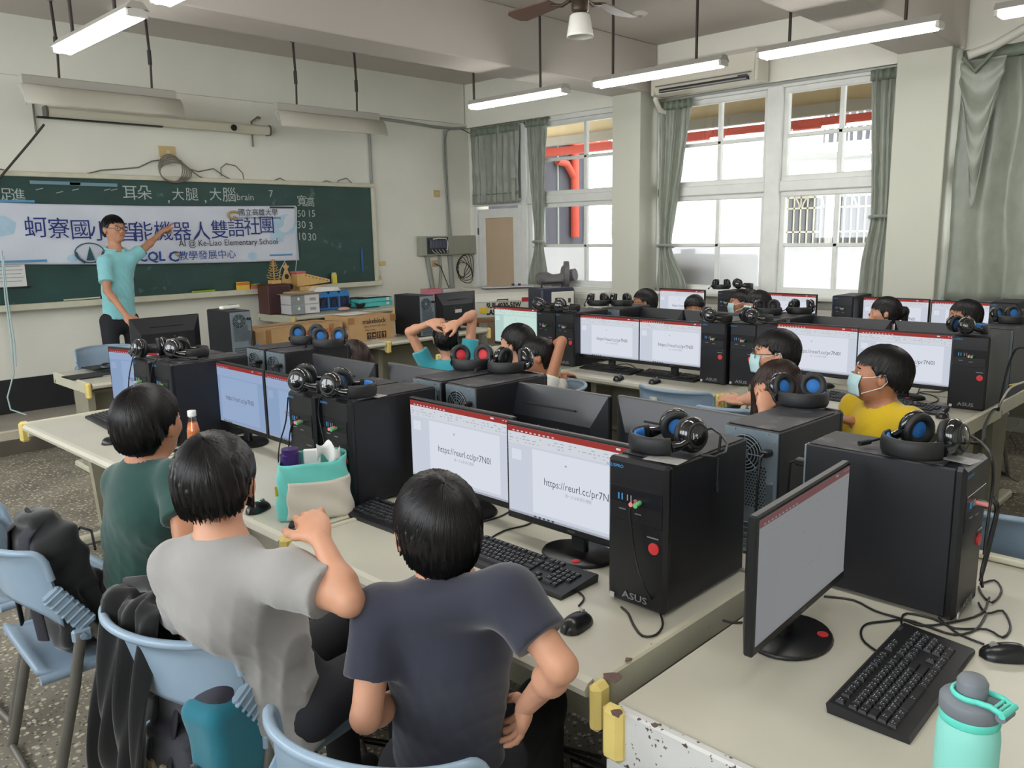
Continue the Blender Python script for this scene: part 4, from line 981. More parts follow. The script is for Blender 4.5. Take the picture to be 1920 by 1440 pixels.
# ------------------------------------------------------------------ headphones
m_hgloss = M('headset_gloss_black', (16, 17, 20), .12, coat=.6); m_hmatt = M('headset_matt_black', (18, 19, 22), .55); m_hblue = M('headset_blue_pad', (38, 108, 178), .7, bump=.3, bs=90)
m_hred = M('headset_red_pad', (190, 40, 52), .6); m_grey = M('headset_grey_print', (190, 190, 194), .4)
def make_headset(label, pad, boom=True, swivel=False):
    t = thing('headset', label, 'headset', (0, 0, -20), 0, 'headsets lying on the towers')
    R = .078; arc = lambda r, z0, n=19: [(-.015-r*1.05*math.sin(a), -r*math.cos(a), z0) for a in np.linspace(.08, math.pi-.08, n)]
    MB().tube(arc(R, .027), .018, 10, flat=(.0065, .025)).build('headband', m_hmatt, t)
    MB().tube(arc(R-.010, .028)[2:-2], .012, 10, flat=(.006, .021)).build('headband_pad', pad, t)
    for s_ in (-1, 1):
        c = Vector((.048, s_*.058, .050)) if not swivel else Vector((.035, s_*.054, .052)); ax = Vector((.25, s_, .12)).normalized() if not swivel else Vector((1, s_*.35, -.25)).normalized()
        MB().tube([(-.02, s_*R, .027), (.005, s_*(R+.002), .030), (.035, s_*(R+.0), .044), (.048, s_*(R+.004), .050)], [.016, .012, .009, .009], 8).build('hinge_arm', m_hgloss, t)
        T = Matrix.Translation(c)@frame_to(ax).to_4x4()@Matrix.Diagonal((1.0, 1.08, 1, 1))
        cup = MB().lathe([(0, .026), (.022, .025), (.036, .018), (.044, .006), (.044, -.004), (.040, -.010)], 24, T).build('ear_cup', m_hgloss, t)
        MB().lathe([(.018, -.008), (.040, -.010), (.044, -.018), (.040, -.028), (.026, -.026), (.020, -.016)], 22, T).build('ear_cushion', m_hmatt, t)
        MB().lathe([(0, -.0185), (.022, -.0178), (.024, -.016)], 16, T).build('inner_pad', pad, t)
        MB().text('kt', .020, T@Matrix.Translation((-.012, .0, .0262)), bold=.03).build('cup_emblem', m_grey, cup)
        MB().lathe([(.026, .0235), (.030, .0245), (.033, .021)], 22, T).build('cup_ring', m_hmatt, cup)
    if boom:
        MB().tube([(.062, .080, .050), (.082, .082, .048), (.075, .086, .040), (.0, .108, .018), (-.055, .115, .012)], .0035, 6).build('microphone_boom', m_hmatt, t)
        MB().tube([(-.05, .1145, .0115), (-.085, .117, .010)], .0075, 8).build('microphone', m_hmatt, t)
    return t
HP = {}
def headset(label, px, py, rz, pad='blue', zt=DZ+TH+.006, boom=True, loc=None, swivel=False):
    k = (pad, boom, swivel); p = loc or P(px, py, z=zt)
    if k not in HP: HP[k] = c = make_headset(label, {'blue': m_hblue, 'red': m_hred, 'black': m_hmatt}[pad], boom, swivel); c.location = (p[0], p[1], zt); c.rotation_euler = (0, 0, rz)
    else: c = dup(HP[k], (p[0], p[1], zt), rz, label)
    return c
headset('headset with blue headband and long microphone lying on the nearest tower', 1250, 842, -.60, 'blue', boom=False)
headset('headset with bright blue headband on the large side-on tower', 1725, 850, -.35)
headset('headset with two blue ear pads facing the viewer on the rear-facing tower', 1500, 757, .80, 'blue', boom=False, swivel=True)
headset('left headset with grey emblem on the tower pair behind the turquoise bag', 592, 732, PI-.9+.15, 'blue', boom=False)
headset('right headset with grey emblem on the tower pair behind the turquoise bag', 655, 742, PI-.9, 'blue', boom=False)
headset('left black headset on the tower pair behind the green-shirted boy', 280, 668, -2.3+.6, 'black')
headset('right black headset on the tower pair behind the green-shirted boy', 352, 670, 2.4, 'black')
headset('left headset beside the carton on the rear-facing far tower pair', 575, 643, .80, 'blue', boom=False, swivel=True)
headset('right headset beside the carton on the rear-facing far tower pair', 618, 650, .80, 'blue', swivel=True)
headset('red padded headset on the middle rear-facing tower', 885, 690, .75, 'red', boom=False, swivel=True)
headset('black headset with microphone right of the red padded headset', 955, 696, .3, 'black')
headset('left boom headset on the far third-row tower pair', 1022, 582, 2.5, 'black')
headset('right boom headset on the far third-row tower pair', 1062, 584, 2.2, 'black')
headset('left headset on the aisle tower near the boy with glasses', 1122, 573, .8, 'black')
headset('right headset on the aisle tower near the boy with glasses', 1165, 573, .8, 'black')
headset('left headset on the central third-row tower pair', 1342, 604, 2.3, 'black', boom=False)
headset('right headset on the central third-row tower pair', 1418, 606, 2.4, 'black')
headset('left headset on the tower behind the central pair', 1440, 590, .9, 'black', swivel=True)
headset('right headset on the tower behind the central pair', 1500, 588, .2, 'black')
headset('headset lying at the front of the nearest third-row tower', 1815, 625, 2.4, 'blue', boom=False)
headset('headset with blue inner pad on the dark tower at the right edge', 1890, 606, .9, 'blue', boom=False, swivel=True)
headset('left small headset on the window-row tower', 1352, 542, .5, 'black')
headset('right small headset on the window-row tower', 1392, 541, 2.2, 'black')
p_ = P(482, 640, z=DZ+.30)
# the microphone that hangs over the nearest tower's side, and its wire
m1 = thing('microphone_arm', 'thin grey microphone arm hanging down the side of the nearest tower', 'microphone', (0, 0, 0))
mp_ = [P(1302, 808, x=1.87), P(1308, 835, x=1.865), P(1312, 870, x=1.86), P(1316, 900, x=1.86)]
MB().tube([(v.x, 1.066, v.z) for v in mp_], .004, 6).build('arm', m_hmatt, m1); v = mp_[-1]; MB().tube([(v.x, 1.066, v.z+.01), (v.x+.002, 1.066, v.z-.022)], .0075, 8).build('capsule', m_hmatt, m1)
tag(MB().tube([P(1312, 808, z=1.165), P(1335, 803, z=1.165), P(1352, 815, z=1.165), P(1364, 832, z=1.16), P(1360, 848, z=1.150), P(1340, 857, z=1.150), P(1315, 853, z=1.150)], .0035, 6).build('headset_wire', m_cable), 'looped headset wire on top of the nearest tower', 'cable')
# ------------------------------------------------------------------ cables
def cable(label, pts, r=.0028, mat=None, name='cable', smooth=3):
    q_ = [Vector(p) for p in pts]; out = []
    for i in range(len(q_)-1):
        a, b, c, d = q_[max(i-1, 0)], q_[i], q_[i+1], q_[min(i+2, len(q_)-1)]
        for k in range(smooth):
            t = k/smooth; out.append(.5*((2*b)+(c-a)*t+(2*a-5*b+4*c-d)*t*t+(3*b-a-3*c+d)*t**3))
    out.append(q_[-1]); return tag(MB().tube(out, r, 6).build(name, mat or m_cable), label, 'cable')
zc = DZ+.004
dk = lambda *ps: [P(a, b, z=zc) for a, b in ps]
cable('mouse cable curving up from the nearest mouse to the keyboard', dk((1085, 1136), (1095, 1122), (1085, 1110), (1062, 1100), (1040, 1094)))
cable('keyboard cable running up to the monitor gap beside the navy boy', dk((910, 1015), (945, 995), (985, 985), (1003, 975), (1015, 962)))
cable('short cable on the table right of the navy boy head', dk((875, 1028), (890, 1022), (902, 1014)))
cable('cable looping past the monitor base right of the navy boy', dk((888, 980), (915, 976), (945, 965), (965, 952), (975, 945)))
cable('headset cable from the nearest tower plugs down to a loop on the table', [P(1187, 940, x=1.62), P(1181, 965, x=1.62), P(1192, 1050, x=1.62), P(1208, 1100, x=1.60)]+dk((1232, 1140), (1243, 1170), (1230, 1190), (1205, 1192), (1188, 1172), (1178, 1150), (1165, 1138)), .003)
cable('black cable on the floor edge between the monitor and row end', dk((1355, 1163), (1372, 1167), (1392, 1167)))
cable('long cable on the front table behind the keyboard', dk((1545, 1118), (1600, 1125), (1640, 1145), (1690, 1160), (1730, 1173), (1790, 1166), (1840, 1150), (1855, 1120)))
cable('looping keyboard cable of the front table', dk((1655, 1228), (1622, 1205), (1614, 1185), (1625, 1170), (1660, 1165), (1700, 1162), (1740, 1175), (1790, 1190), (1830, 1180), (1850, 1150)))
cable('mouse cable of the front table', dk((1845, 1208), (1800, 1190), (1775, 1172), (1760, 1158)))
cable('coiled cable loop right of the large side-on tower', dk((1835, 1130), (1850, 1150), (1880, 1145), (1895, 1175), (1880, 1195), (1850, 1180), (1790, 1178), (1750, 1160), (1700, 1150), (1690, 1165), (1695, 1180)))
cable('upper tangled cable loop right of the large side-on tower', dk((1838, 1095), (1865, 1088), (1878, 1108), (1860, 1130), (1842, 1115), (1835, 1100)))
tp = lambda px, py: P(px, py, y=.50)
cable('pair of audio wires dropping from the pink and green plugs at the right tower', [tp(1862, 932), tp(1872, 950), tp(1864, 990), tp(1852, 1040), tp(1842, 1075), tp(1838, 1090)], .004)
cable('second audio wire beside the pair at the right tower', [tp(1858, 934), tp(1868, 955), tp(1858, 1000), tp(1848, 1040), tp(1840, 1075), tp(1842, 1100)], .004)
cable('headset wire running down in front of the right tower', [P(1815, 815, z=1.15), P(1840, 830, z=1.15), tp(1858, 855), tp(1862, 900), tp(1852, 980), tp(1845, 1040)], .0035)
b_ = lambda px, py, x=1.57: P(px, py, x=x)
cable('left headset wire hanging in front of the bag tower pair', [b_(540, 745), b_(536, 790), b_(525, 830), b_(522, 860), b_(524, 880)], .003)
cable('plug wire hanging in front of the left bag tower', [b_(560, 783), b_(546, 800), b_(541, 840), b_(538, 880)], .003)
cable('long headset wire hanging in front of the right bag tower', [b_(600, 745), b_(597, 775), b_(604, 810), b_(612, 850), b_(622, 900), b_(624, 945), b_(615, 960)], .003)
cable('headset wire hanging in front of the far left tower', [P(250, 668, x=1.52), P(243, 700, x=1.52), P(240, 735, x=1.52)], .003)
cable('second headset wire at the far left tower pair', [P(297, 670, x=1.53), P(285, 690, x=1.53), P(282, 720, x=1.53)], .003)
cable('tangle of cable behind the yellow-shirted boy monitor base', dk((1730, 722), (1722, 735), (1745, 740), (1760, 750), (1735, 758), (1715, 748), (1725, 735), (1760, 735), (1778, 730)))
cable('keyboard cable between the third-row monitors', dk((1185, 700), (1192, 690), (1175, 682), (1150, 686)))
cable('grey cable sweeping from the right edge down to the third row end', [P(1920, 716, x=4.9), P(1895, 727, x=4.85), P(1880, 748, x=4.8), P(1872, 765, z=zc)], .006, m_lampbody)
cable('thick black cable bundle at the end of the third row', dk((1872, 768), (1862, 770), (1846, 800), (1840, 830))+[P(1800, 825, x=4.35)], .008)
cable('thin wires dangling over the cream cabinet at the right edge', [P(1912, 790, y=.9), P(1893, 815, y=.88), P(1905, 840, y=.88), P(1888, 870, y=.88), P(1893, 895, y=.88), P(1910, 903, y=.88)], .002)
cable('small yellow network cable near the right edge', [P(1892, 722, x=4.95), P(1915, 718, x=4.95), P(1935, 716, x=4.95)], .004, m_yel)
cable('power cable arching from the dark tower at the right edge', [P(1925, 652, x=5.0), P(1905, 655, x=5.0), P(1890, 690, x=5.0), P(1878, 740, x=4.95), P(1872, 770, x=4.85)], .006)
ub = MB(); rs = random.Random(11)
for i in range(16):
    y0 = rs.uniform(-.1, .1); pts = [(1.25+.1*k+rs.uniform(-.05, .05), 1.3+i*.05+rs.uniform(-.25, .25), .03+.02*rs.random()) for k in range(7)]; ub.tube(pts, .006, 5)
tag(ub.build('cable_heap', m_cable), 'dark heap of cables lying on the floor under the first row', 'cable', kind='stuff')
# ------------------------------------------------------------------ bodies as smooth distance fields
def _n(v): v = np.asarray(v, float); return v/max(1e-9, np.linalg.norm(v))
class Field:
    def __init__(s): s.p = []; s.post = []
    def cone(s, a, b, ra, rb, k=.02, flat=None, cut=None):
        "tapered limb; flat=(direction, factor) squashes it; cut=(point, normal) ends it flat"
        a = np.array(a, float); b = np.array(b, float); R = max(ra, rb)*1.05
        def fn(Q):
            ba = b-a; L = max(1e-9, ba@ba); t = np.clip(((Q-a)@ba)/L, 0, 1); d = Q-a-t[..., None]*ba
            if flat is not None:
                fd = np.array(flat[0]); c = d@fd; d = d+(c*(1/flat[1]-1))[..., None]*fd
            r = np.linalg.norm(d, axis=-1)-(ra+(rb-ra)*t)
            if cut is not None: r = np.maximum(r, (Q-np.array(cut[0]))@np.array(cut[1]))
            return r
        s.p.append((np.minimum(a, b)-R, np.maximum(a, b)+R, fn, k)); return s
    def ell(s, c, r, A=None, k=.02):
        c = np.array(c, float); r = np.array(r, float); A = np.eye(3) if A is None else np.asarray(A); R = r.max()
        def fn(Q):
            q = (Q-c)@A; k0 = np.linalg.norm(q/r, axis=-1); k1 = np.linalg.norm(q/(r*r), axis=-1); return k0*(k0-1)/np.maximum(k1, 1e-6)
        s.p.append((c-R, c+R, fn, k)); return s
    def grid(s, h, pad=.03):
        lo = np.min([p[0] for p in s.p], axis=0)-pad; hi = np.max([p[1] for p in s.p], axis=0)+pad
        n = np.ceil((hi-lo)/h).astype(int)+1; f = np.full(n, .5, np.float32); ax = [lo[i]+h*np.arange(n[i]) for i in range(3)]
        for a, b, fn, k in s.p:
            m_ = k+3*h; i0 = np.maximum(0, np.floor((a-m_-lo)/h).astype(int)); i1 = np.minimum(n, np.ceil((b+m_-lo)/h).astype(int)+1)
            sl = tuple(slice(i0[i], i1[i]) for i in range(3))
            Q = np.stack(np.meshgrid(*[ax[i][sl[i]] for i in range(3)], indexing='ij'), -1)
            d = fn(Q).astype(np.float32); g = f[sl]
            if k > 0: hh = np.maximum(k-np.abs(g-d), 0)/k; f[sl] = np.minimum(g, d)-hh*hh*k*.25
            else: f[sl] = np.minimum(g, d)
        if s.post:
            Q = np.stack(np.meshgrid(*ax, indexing='ij'), -1)
            for fn in s.post: f = fn(Q, f).astype(np.float32)
        return f, lo, h
    def mesh(s, h): return surface_net(*s.grid(h))
def surface_net(f, lo, h):
    n = np.array(f.shape); s = f < 0; C = [(i, j, k) for i in (0, 1) for j in (0, 1) for k in (0, 1)]
    sl = lambda c: tuple(slice(c[i], n[i]-1+c[i]) for i in range(3))
    cnt = np.zeros(n-1, np.int8)
    for c in C: cnt += s[sl(c)]
    mask = (cnt > 0) & (cnt < 8); idx = np.argwhere(mask); N = len(idx)
    if N == 0: return [], []
    ids = -np.ones(n-1, np.int64); ids[mask] = np.arange(N)
    acc = np.zeros((N, 3)); w = np.zeros(N)
    val = {c: f[tuple((idx+c).T)] for c in C}
    for c in C:
        for a in range(3):
            if c[a] == 0:
                d = list(c); d[a] = 1; d = tuple(d); fa, fb = val[c], val[d]; m_ = (fa < 0) != (fb < 0)
                t = np.where(m_, fa/np.where(np.abs(fa-fb) < 1e-9, 1, fa-fb), 0); p = np.array(c, float)[None]+np.zeros((N, 3)); p[:, a] = t
                acc += p*m_[:, None]; w += m_
    V = lo+h*(idx+acc/w[:, None]); F = []
    for a in range(3):
        b, c = (a+1) % 3, (a+2) % 3
        A = [slice(None)]*3; B = [slice(None)]*3
        for ax in (b, c): A[ax] = slice(1, n[ax]-1); B[ax] = slice(1, n[ax]-1)
        A[a] = slice(0, n[a]-1); B[a] = slice(1, n[a])
        sa, sb = s[tuple(A)], s[tuple(B)]; e = np.argwhere(sa != sb)
        if len(e) == 0: continue
        e2 = e.copy(); e2[:, b] += 1; e2[:, c] += 1
        def cell(db, dc): q = e2.copy(); q[:, b] -= db; q[:, c] -= dc; return ids[tuple(q.T)]
        quad = np.stack([cell(1, 1), cell(0, 1), cell(0, 0), cell(1, 0)], 1)
        inside = sa[tuple(e.T)]; quad[~inside] = quad[~inside][:, ::-1]; F.append(quad)
    return V, np.concatenate(F)
def field_obj(parts, name, mat, parent=None):
    vs, fs, o = [], [], 0
    for V, F in parts:
        if len(V) == 0: continue
        vs.append(V); fs.append(np.asarray(F)+o); o += len(V)
    V = np.concatenate(vs); F = np.concatenate(fs); me = bpy.data.meshes.new(name)
    me.vertices.add(len(V)); me.vertices.foreach_set('co', V.astype(np.float32).ravel())
    me.loops.add(len(F)*4); me.loops.foreach_set('vertex_index', F.astype(np.int32).ravel())
    me.polygons.add(len(F)); me.polygons.foreach_set('loop_start', np.arange(0, len(F)*4, 4, dtype=np.int32)); me.polygons.foreach_set('loop_total', np.full(len(F), 4, np.int32))
    me.update(calc_edges=True); me.validate(); me.polygons.foreach_set('use_smooth', np.ones(len(me.polygons), bool)); me.materials.append(mat)
    ob = bpy.data.objects.new(name, me); COL.objects.link(ob)
    if parent is not None: ob.parent = parent
    return ob
def hand_field(w, d, nrm, thumb, S=.85, curl=.35, spread=.10, tcurl=.3, point=False):
    "w wrist, d finger direction, nrm back-of-hand direction, thumb=+1/-1 side"
    f = Field(); w = np.array(w, float); d = _n(d); nrm = _n(np.array(nrm)-d*np.dot(nrm, d)); sd = np.cross(d, nrm)*thumb
    A = np.stack([d, sd, nrm], 1)
    f.ell(w+d*.045*S, (.050*S, .040*S, .016*S), A, .012)
    f.cone(w-d*.02*S, w+d*.02*S, .024*S, .026*S, .02, flat=(nrm, .72))
    base = (( .028, .062, .0095), (.009, .068, .0100), (-.011, .064, .0095), (-.029, .050, .0082))
    for i, (o, L, r) in enumerate(base):
        dd = _n(d+sd*spread*(1.5-i)*.7); p = w+d*.078*S+sd*o*S; c = curl*(1+.12*i)
        if point and i == 0: c = .04
        elif point: c = 1.35
        for j, fr in enumerate((.48, .30, .22)):
            ang = c*(.6, 1.0, .8)[j]; ax_ = np.cross(dd, nrm); ax_ = np.cross(d, nrm)
            dd = _n(dd*math.cos(ang)+np.cross(-ax_, dd)*math.sin(ang)+ax_*np.dot(ax_, dd)*(1-math.cos(ang)))
            q = p+dd*L*1.18*fr*S; f.cone(p, q, r*S*(1-.08*j), r*S*(.92-.08*j), .004); p = q
    p = w+d*.022*S+sd*.026*S; dd = _n(sd*.75+d*.75-nrm*.25)
    for j, L in enumerate((.036, .030, .022)):
        q = p+dd*L*S; f.cone(p, q, (.0135-.0018*j)*S, (.012-.002*j)*S, .008); p = q; dd = _n(dd+d*tcurl-nrm*tcurl*.4-sd*tcurl*.5)
    return f
def skin_mat(name, rgb): return M(name, rgb, .5, var=.05, vs=14, spec=.4)
m_skin = skin_mat('skin_light', (196, 144, 116)); m_skin2 = skin_mat('skin_tan', (168, 116, 88)); m_skin3 = skin_mat('skin_warm', (184, 134, 106))
m_hair = M('hair_black', (15, 13, 15), .42, var=.3, vs=60, spec=.35); m_hairb = M('hair_dark_brown', (44, 29, 26), .42, var=.25, vs=60, spec=.35)
m_pants = M('trousers_black', (26, 27, 34), .8, var=.15, vs=8); m_shoe = M('shoe_dark', (46, 46, 50), .6); m_lip = M('lip', (168, 104, 96), .5)
m_eye = M('eye_white', (210, 204, 200), .3); m_iris = M('iris_dark', (24, 18, 16), .15); m_mask = M('surgical_mask', (176, 206, 210), .7, bump=.2, bs=60); m_maskb = M('black_mask', (22, 22, 26), .7); m_glassf = M('spectacle_frame', (40, 36, 36), .3)
def cloth(name, rgb, rough=.85): return M(name, rgb, rough, var=.05, vs=10, bump=.25, bs=280, bd=.0008, sheen=.25)
def person(label, head, hyaw, neck=None, sh=None, pelvis=None, s=1., hpitch=0., hroll=0., skin=m_skin, shirt=None, hair='short', hmat=None, arms=(None, None), legs='sit', pants=None,
           hres=.010, facing=None, face=True, mask=None, glasses=False, sleeve=.55, hemdrop=.06, group=None, seat=.46, adult=False, hairw=1.0, collar=False, fold=.004, ears=True, knees=None, nape=-.062, fringe=.042, nlocks=900):
    """head: centre point.  hyaw: heading of the face (0 = +X, 90 = +Y).  arms: per side (elbow, wrist, hand direction, back-of-hand direction, curl)"""
    up = np.array([0, 0, 1.]); hd = np.array(head, float); ya = math.radians(hyaw if facing is None else facing); fw = np.array([math.cos(ya), math.sin(ya), 0]); lf = np.cross(up, fw)
    hs = s*(1.0 if adult else 1.0)
    neck = hd-up*.165*s-fw*.02*s if neck is None else np.array(neck, float)
    if sh is None: shL = neck+lf*.155*s-up*.045*s; shR = neck-lf*.155*s-up*.045*s
    else: shL, shR = [np.array(v, float) for v in sh]; lf = _n((shL-shR)*np.array([1, 1, 0])); fw = np.cross(lf, up)
    pv = np.array([neck[0]-fw[0]*.03, neck[1]-fw[1]*.03, seat+.10*s]) if pelvis is None else np.array(pelvis, float)
    # head frame
    y = math.radians(hyaw); p = math.radians(hpitch); r = math.radians(hroll)
    F = np.array([math.cos(y)*math.cos(p), math.sin(y)*math.cos(p), math.sin(p)]); L = _n(np.cross(up, F)); U = np.cross(F, L)
    L, U = L*math.cos(r)+U*math.sin(r), U*math.cos(r)-L*math.sin(r); A = np.stack([F, L, U], 1)
    H = lambda f_, l_, u_: hd+(F*f_+L*l_+U*u_)*s
    b = Field()
    b.ell(H(-.008, 0, .022), (.092*s, .071*s, .087*s), A, .02); b.ell(H(.022, 0, -.030), (.066*s, .058*s, .076*s), A, .03)
    b.cone(H(.060, 0, -.075), H(.045, 0, -.078), .022*s, .026*s, .03)
    if face:
        b.cone(H(.088, 0, .005), H(.101, 0, -.022), .0075*s, .012*s, .012); b.cone(H(.076, .026, .022), H(.076, -.026, .022), .014*s, .014*s, .014)
        for e in (-1, 1): b.ell(H(.060, e*.034, -.018), (.026*s, .020*s, .022*s), A, .02)
        b.cone(H(.082, -.012, -.050), H(.082, .012, -.050), .010*s, .010*s, .012)
    if ears:
        for e in (-1, 1):
            b.ell(H(-.004, e*.077, -.008), (.019*s, .007*s, .031*s), A, .006); b.ell(H(-.010, e*.083, -.002), (.013*s, .005*s, .022*s), A, .004)
    b.cone(H(-.022, 0, -.050), neck-up*.01, .043*s, .047*s, .03); b.cone(neck, neck-up*.05, .050*s, .072*s, .03)
    b.cone(neck-up*.06, pv, .085*s, .10*s, .03, flat=(fw, .7)); b.cone(shL, shR, .045*s, .045*s, .04)
    hands = []
    shf = Field(); wa = []
    for side, sp, arm in ((1, shL, arms[0]), (-1, shR, arms[1])):
        if arm is None: arm = (sp+fw*.07*s-up*.23*s+lf*side*.035*s, sp+fw*.27*s-up*.24*s-lf*side*.03*s, fw, up, .4)
        el, wr_, hdv, nrm, curl = [np.array(a_, float) if not np.isscalar(a_) else a_ for a_ in arm[:5]]
        opt = arm[5] if len(arm) > 5 else {}
        b.cone(sp, el, .038*s, .030*s, .02); b.cone(el, wr_, .030*s, .0205*s, .012); m_ = el+(wr_-el)*.28; b.ell(m_, (.033*s,)*3, None, .02)
        th = opt.pop('thumb', None)
        d_ = _n(hdv); n_ = _n(nrm-d_*np.dot(nrm, d_)); 
        if th is None: th = float(side)
        hands.append(hand_field(wr_, hdv, nrm, th, (.98 if adult else .84)*s, curl, **opt))
        ax_ = _n(el-sp); ln = np.linalg.norm(el-sp); ce = sp+ax_*ln*sleeve
        shf.cone(sp+ax_*.0, sp+ax_*ln*(sleeve+.15), .054*s, .056*s, .03, cut=(ce, ax_)); wa.append(sp)
    if legs == 'sit':
        for i, side in enumerate((1, -1)):
            hp_ = pv+lf*side*.085*s-up*.02; kn = hp_+fw*.36*s+lf*side*.03*s-up*.02*s if knees is None else np.array(knees[i]); an = kn+fw*.02-up*(kn[2]-.09)
            b.cone(hp_, kn, .062*s, .046*s, .03); b.cone(kn, an, .042*s, .028*s, .03); wa.append((hp_, kn, an))
    else:
        for i, side in enumerate((1, -1)):
            hp_ = pv+lf*side*.09*s; kn = hp_+fw*.02-up*.40*s; an = hp_-up*(hp_[2]-.19-.08)
            b.cone(hp_, kn, .065*s, .05*s, .03); b.cone(kn, an, .045*s, .032*s, .03); wa.append((hp_, kn, an))
    parts = [b.mesh(hres)]+[hf.mesh(min(.0045, hres*.5)) for hf in hands]
    body = field_obj(parts, 'person', skin); tag(body, label, 'person', group)
    # shirt
    shf.cone(shL-lf*.012, shR+lf*.012, .054*s, .054*s, .04, flat=(fw, .9)); shf.cone(neck-up*.05*s-fw*.005, neck-up*.14*s, .082*s, .115*s, .05, flat=(fw, .85))
    mid = (neck*.45+pv*.55); hem = pv-up*hemdrop*s
    shf.cone(neck-up*.12*s, mid, .118*s, .112*s, .06, flat=(fw, .74)); shf.cone(mid, hem-up*.05, .116*s, .128*s, .05, flat=(fw, .80), cut=(hem, _n(hem-mid)))
    nk = neck+fw*.012*s; nkt = H(-.01, 0, -.03)
    rr = random.Random(len(label)*7+int(hd[0]*100)); ph = [rr.uniform(0, 6) for _ in range(4)]
    def post(Q, f):
        ba = nkt-nk; t = np.clip(((Q-nk)@ba)/(ba@ba), -.25, 1.2); d = np.linalg.norm(Q-nk-t[..., None]*ba, axis=-1)-(.056*s+.012*t)
        f = np.maximum(f, -d)
        if fold:
            q = Q-neck; a = q@lf; bb_ = q[..., 2]; c = q@fw
            lowf = np.clip(-(bb_)/.25, .15, 1.2)
            w1 = np.sin(52*bb_+34*a*np.sign(ph[0]-3)+ph[0]+2.6*np.sin(10*a+ph[1])+1.2*np.sin(17*c)); w2 = np.sin(64*a+26*bb_+ph[2]+2.0*np.sin(9*bb_+c*12)); w3 = np.sin(90*(bb_*.5-a*.85)+ph[3]+2*np.sin(14*bb_))
            md = .5+.5*np.sin(7*a+6*bb_+ph[1]); f = f-fold*lowf*((1-np.abs(w1))**2*md*1.5+(1-np.abs(w2))**2*(1-md)*1.3+(1-np.abs(w3))**3*.7)+fold*.4*lowf*w1
        return f
    shf.post.append(post)
    so = field_obj([shf.mesh(max(.007, hres))], 'shirt', shirt, body)
    if collar:
        c = MB(); c.tube([tuple(neck+(fw*math.cos(a)*.062+lf*math.sin(a)*.066)*s+up*(.012-.014*math.cos(a))*s) for a in np.linspace(.35, 2*math.pi-.35, 18)], .012, 8, flat=(.022*s, .008*s)); c.build('collar', shirt, body)
    # trousers and shoes
    tf = Field(); pr_ = .094 if adult else .116; tf.cone(pv+up*.03, pv-up*.02, pr_*s, (pr_+.004)*s, .05, flat=(fw, .85)); ends = []
    for q_ in wa:
        if isinstance(q_, tuple):
            hp_, kn, an = q_; tf.cone(hp_, kn, (.066 if adult else .076)*s, .060*s, .04); tf.cone(kn, an, .058*s, .048*s, .03, cut=(an+up*.0, _n(an-kn))); ends.append(an)
    field_obj([tf.mesh(max(.012, hres))], 'trousers', pants or m_pants, body)
    for an in ends:
        z = an[2]-.09+.0; sf = Field(); sf.cone(an+fw*-.03+up*(-.045), an+fw*.12*s+up*(-.058), .036*s, .032*s, .02); sf.cone(an-up*.0, an-up*.05, .034, .036, .02); field_obj([sf.mesh(.012)], 'shoe', m_shoe, body)
    # hair
    hm = hmat or m_hair
    if hair:
        hf = Field(); w_ = hairw
        hf.ell(H(-.012, 0, .024), (.101*s*w_, .0800*s*w_, .094*s*w_), A, .02); hf.ell(H(-.030, 0, -.005), (.079*s*w_, .0735*s*w_, .088*s*w_), A, .03)
        if hair == 'bowl': hf.ell(H(.0, 0, .03), (.102*s*w_, .085*s*w_, .080*s*w_), A, .02)
        if hair in ('long', 'pony'):
            if hair == 'long':
                for o in (-.055, 0, .055): hf.cone(H(-.04, o, -.02), H(-.04, o*1.3, -.02)-up*.28, .055*s, .050*s, .03)
                for e in (-1, 1):
                    hf.cone(H(.015, e*.066, .03), H(.015, e*.082, 0)-up*.24, .036*s, .036*s, .03); hf.cone(H(.045, e*.062, .035), H(.045, e*.076, 0)-up*.20, .026*s, .024*s, .02)
            else:
                hf.cone(H(-.085, 0, .02), H(-.125, 0, .01), .022*s, .034*s, .01); hf.cone(H(-.125, 0, .01), H(-.145, 0, -.10), .032*s, .014*s, .02)
        def hpost(Q, f):
            q = (Q-hd)@A/s; az = np.arctan2(q[..., 1], -q[..., 0]); aa = np.abs(az)
            if hair == 'long': zs = (-.5, -.5, -.5, -.40, fringe, fringe+.012)
            elif hair == 'pony': zs = (-.14, -.13, -.03, -.04, fringe-.012, fringe-.018)
            elif hair == 'bowl': zs = (nape, nape-.002, -.006, -.004, fringe-.02, fringe-.012)
            else: zs = (nape, nape, -.012, -.004, fringe+.004, fringe+.012)
            zl = np.interp(aa, (0, .85, 1.30, 1.72, 2.15, 3.14), zs)
            jag = .007*np.abs(np.sin(az*17+np.sin(az*5)*2))+.005*np.sin(az*31+1)
            r_ = np.hypot(q[..., 0]+.03, q[..., 1]); strand = .0022*np.sin(np.arctan2(q[..., 1], q[..., 0]+.03)*34+8*q[..., 2]*10)+.0016*np.sin(np.arctan2(q[..., 1], q[..., 0]+.03)*61-40*q[..., 2])
            f = f+strand*s*np.clip(r_*18, 0, 1)
            cutf = (zl-jag-q[..., 2])*s
            if hair == 'long': cutf = np.where(np.abs(q[..., 1]) > .042, (-.6-q[..., 2])*s, np.where((q[..., 0] > 0) & (q[..., 2] < .055), .03*s, cutf))
            ear = (np.hypot(q[..., 0]+.004, (q[..., 2]+.010)*.75)-.024)*s
            if ears and hair in ('short', 'bowl'): f = np.maximum(f, -np.where(np.abs(q[..., 1]) > .05, ear, 1))
            return np.maximum(f, cutf)
        hf.post.append(hpost); ho = field_obj([hf.mesh(min(.0065, hres*.8))], 'hair', hm, body)
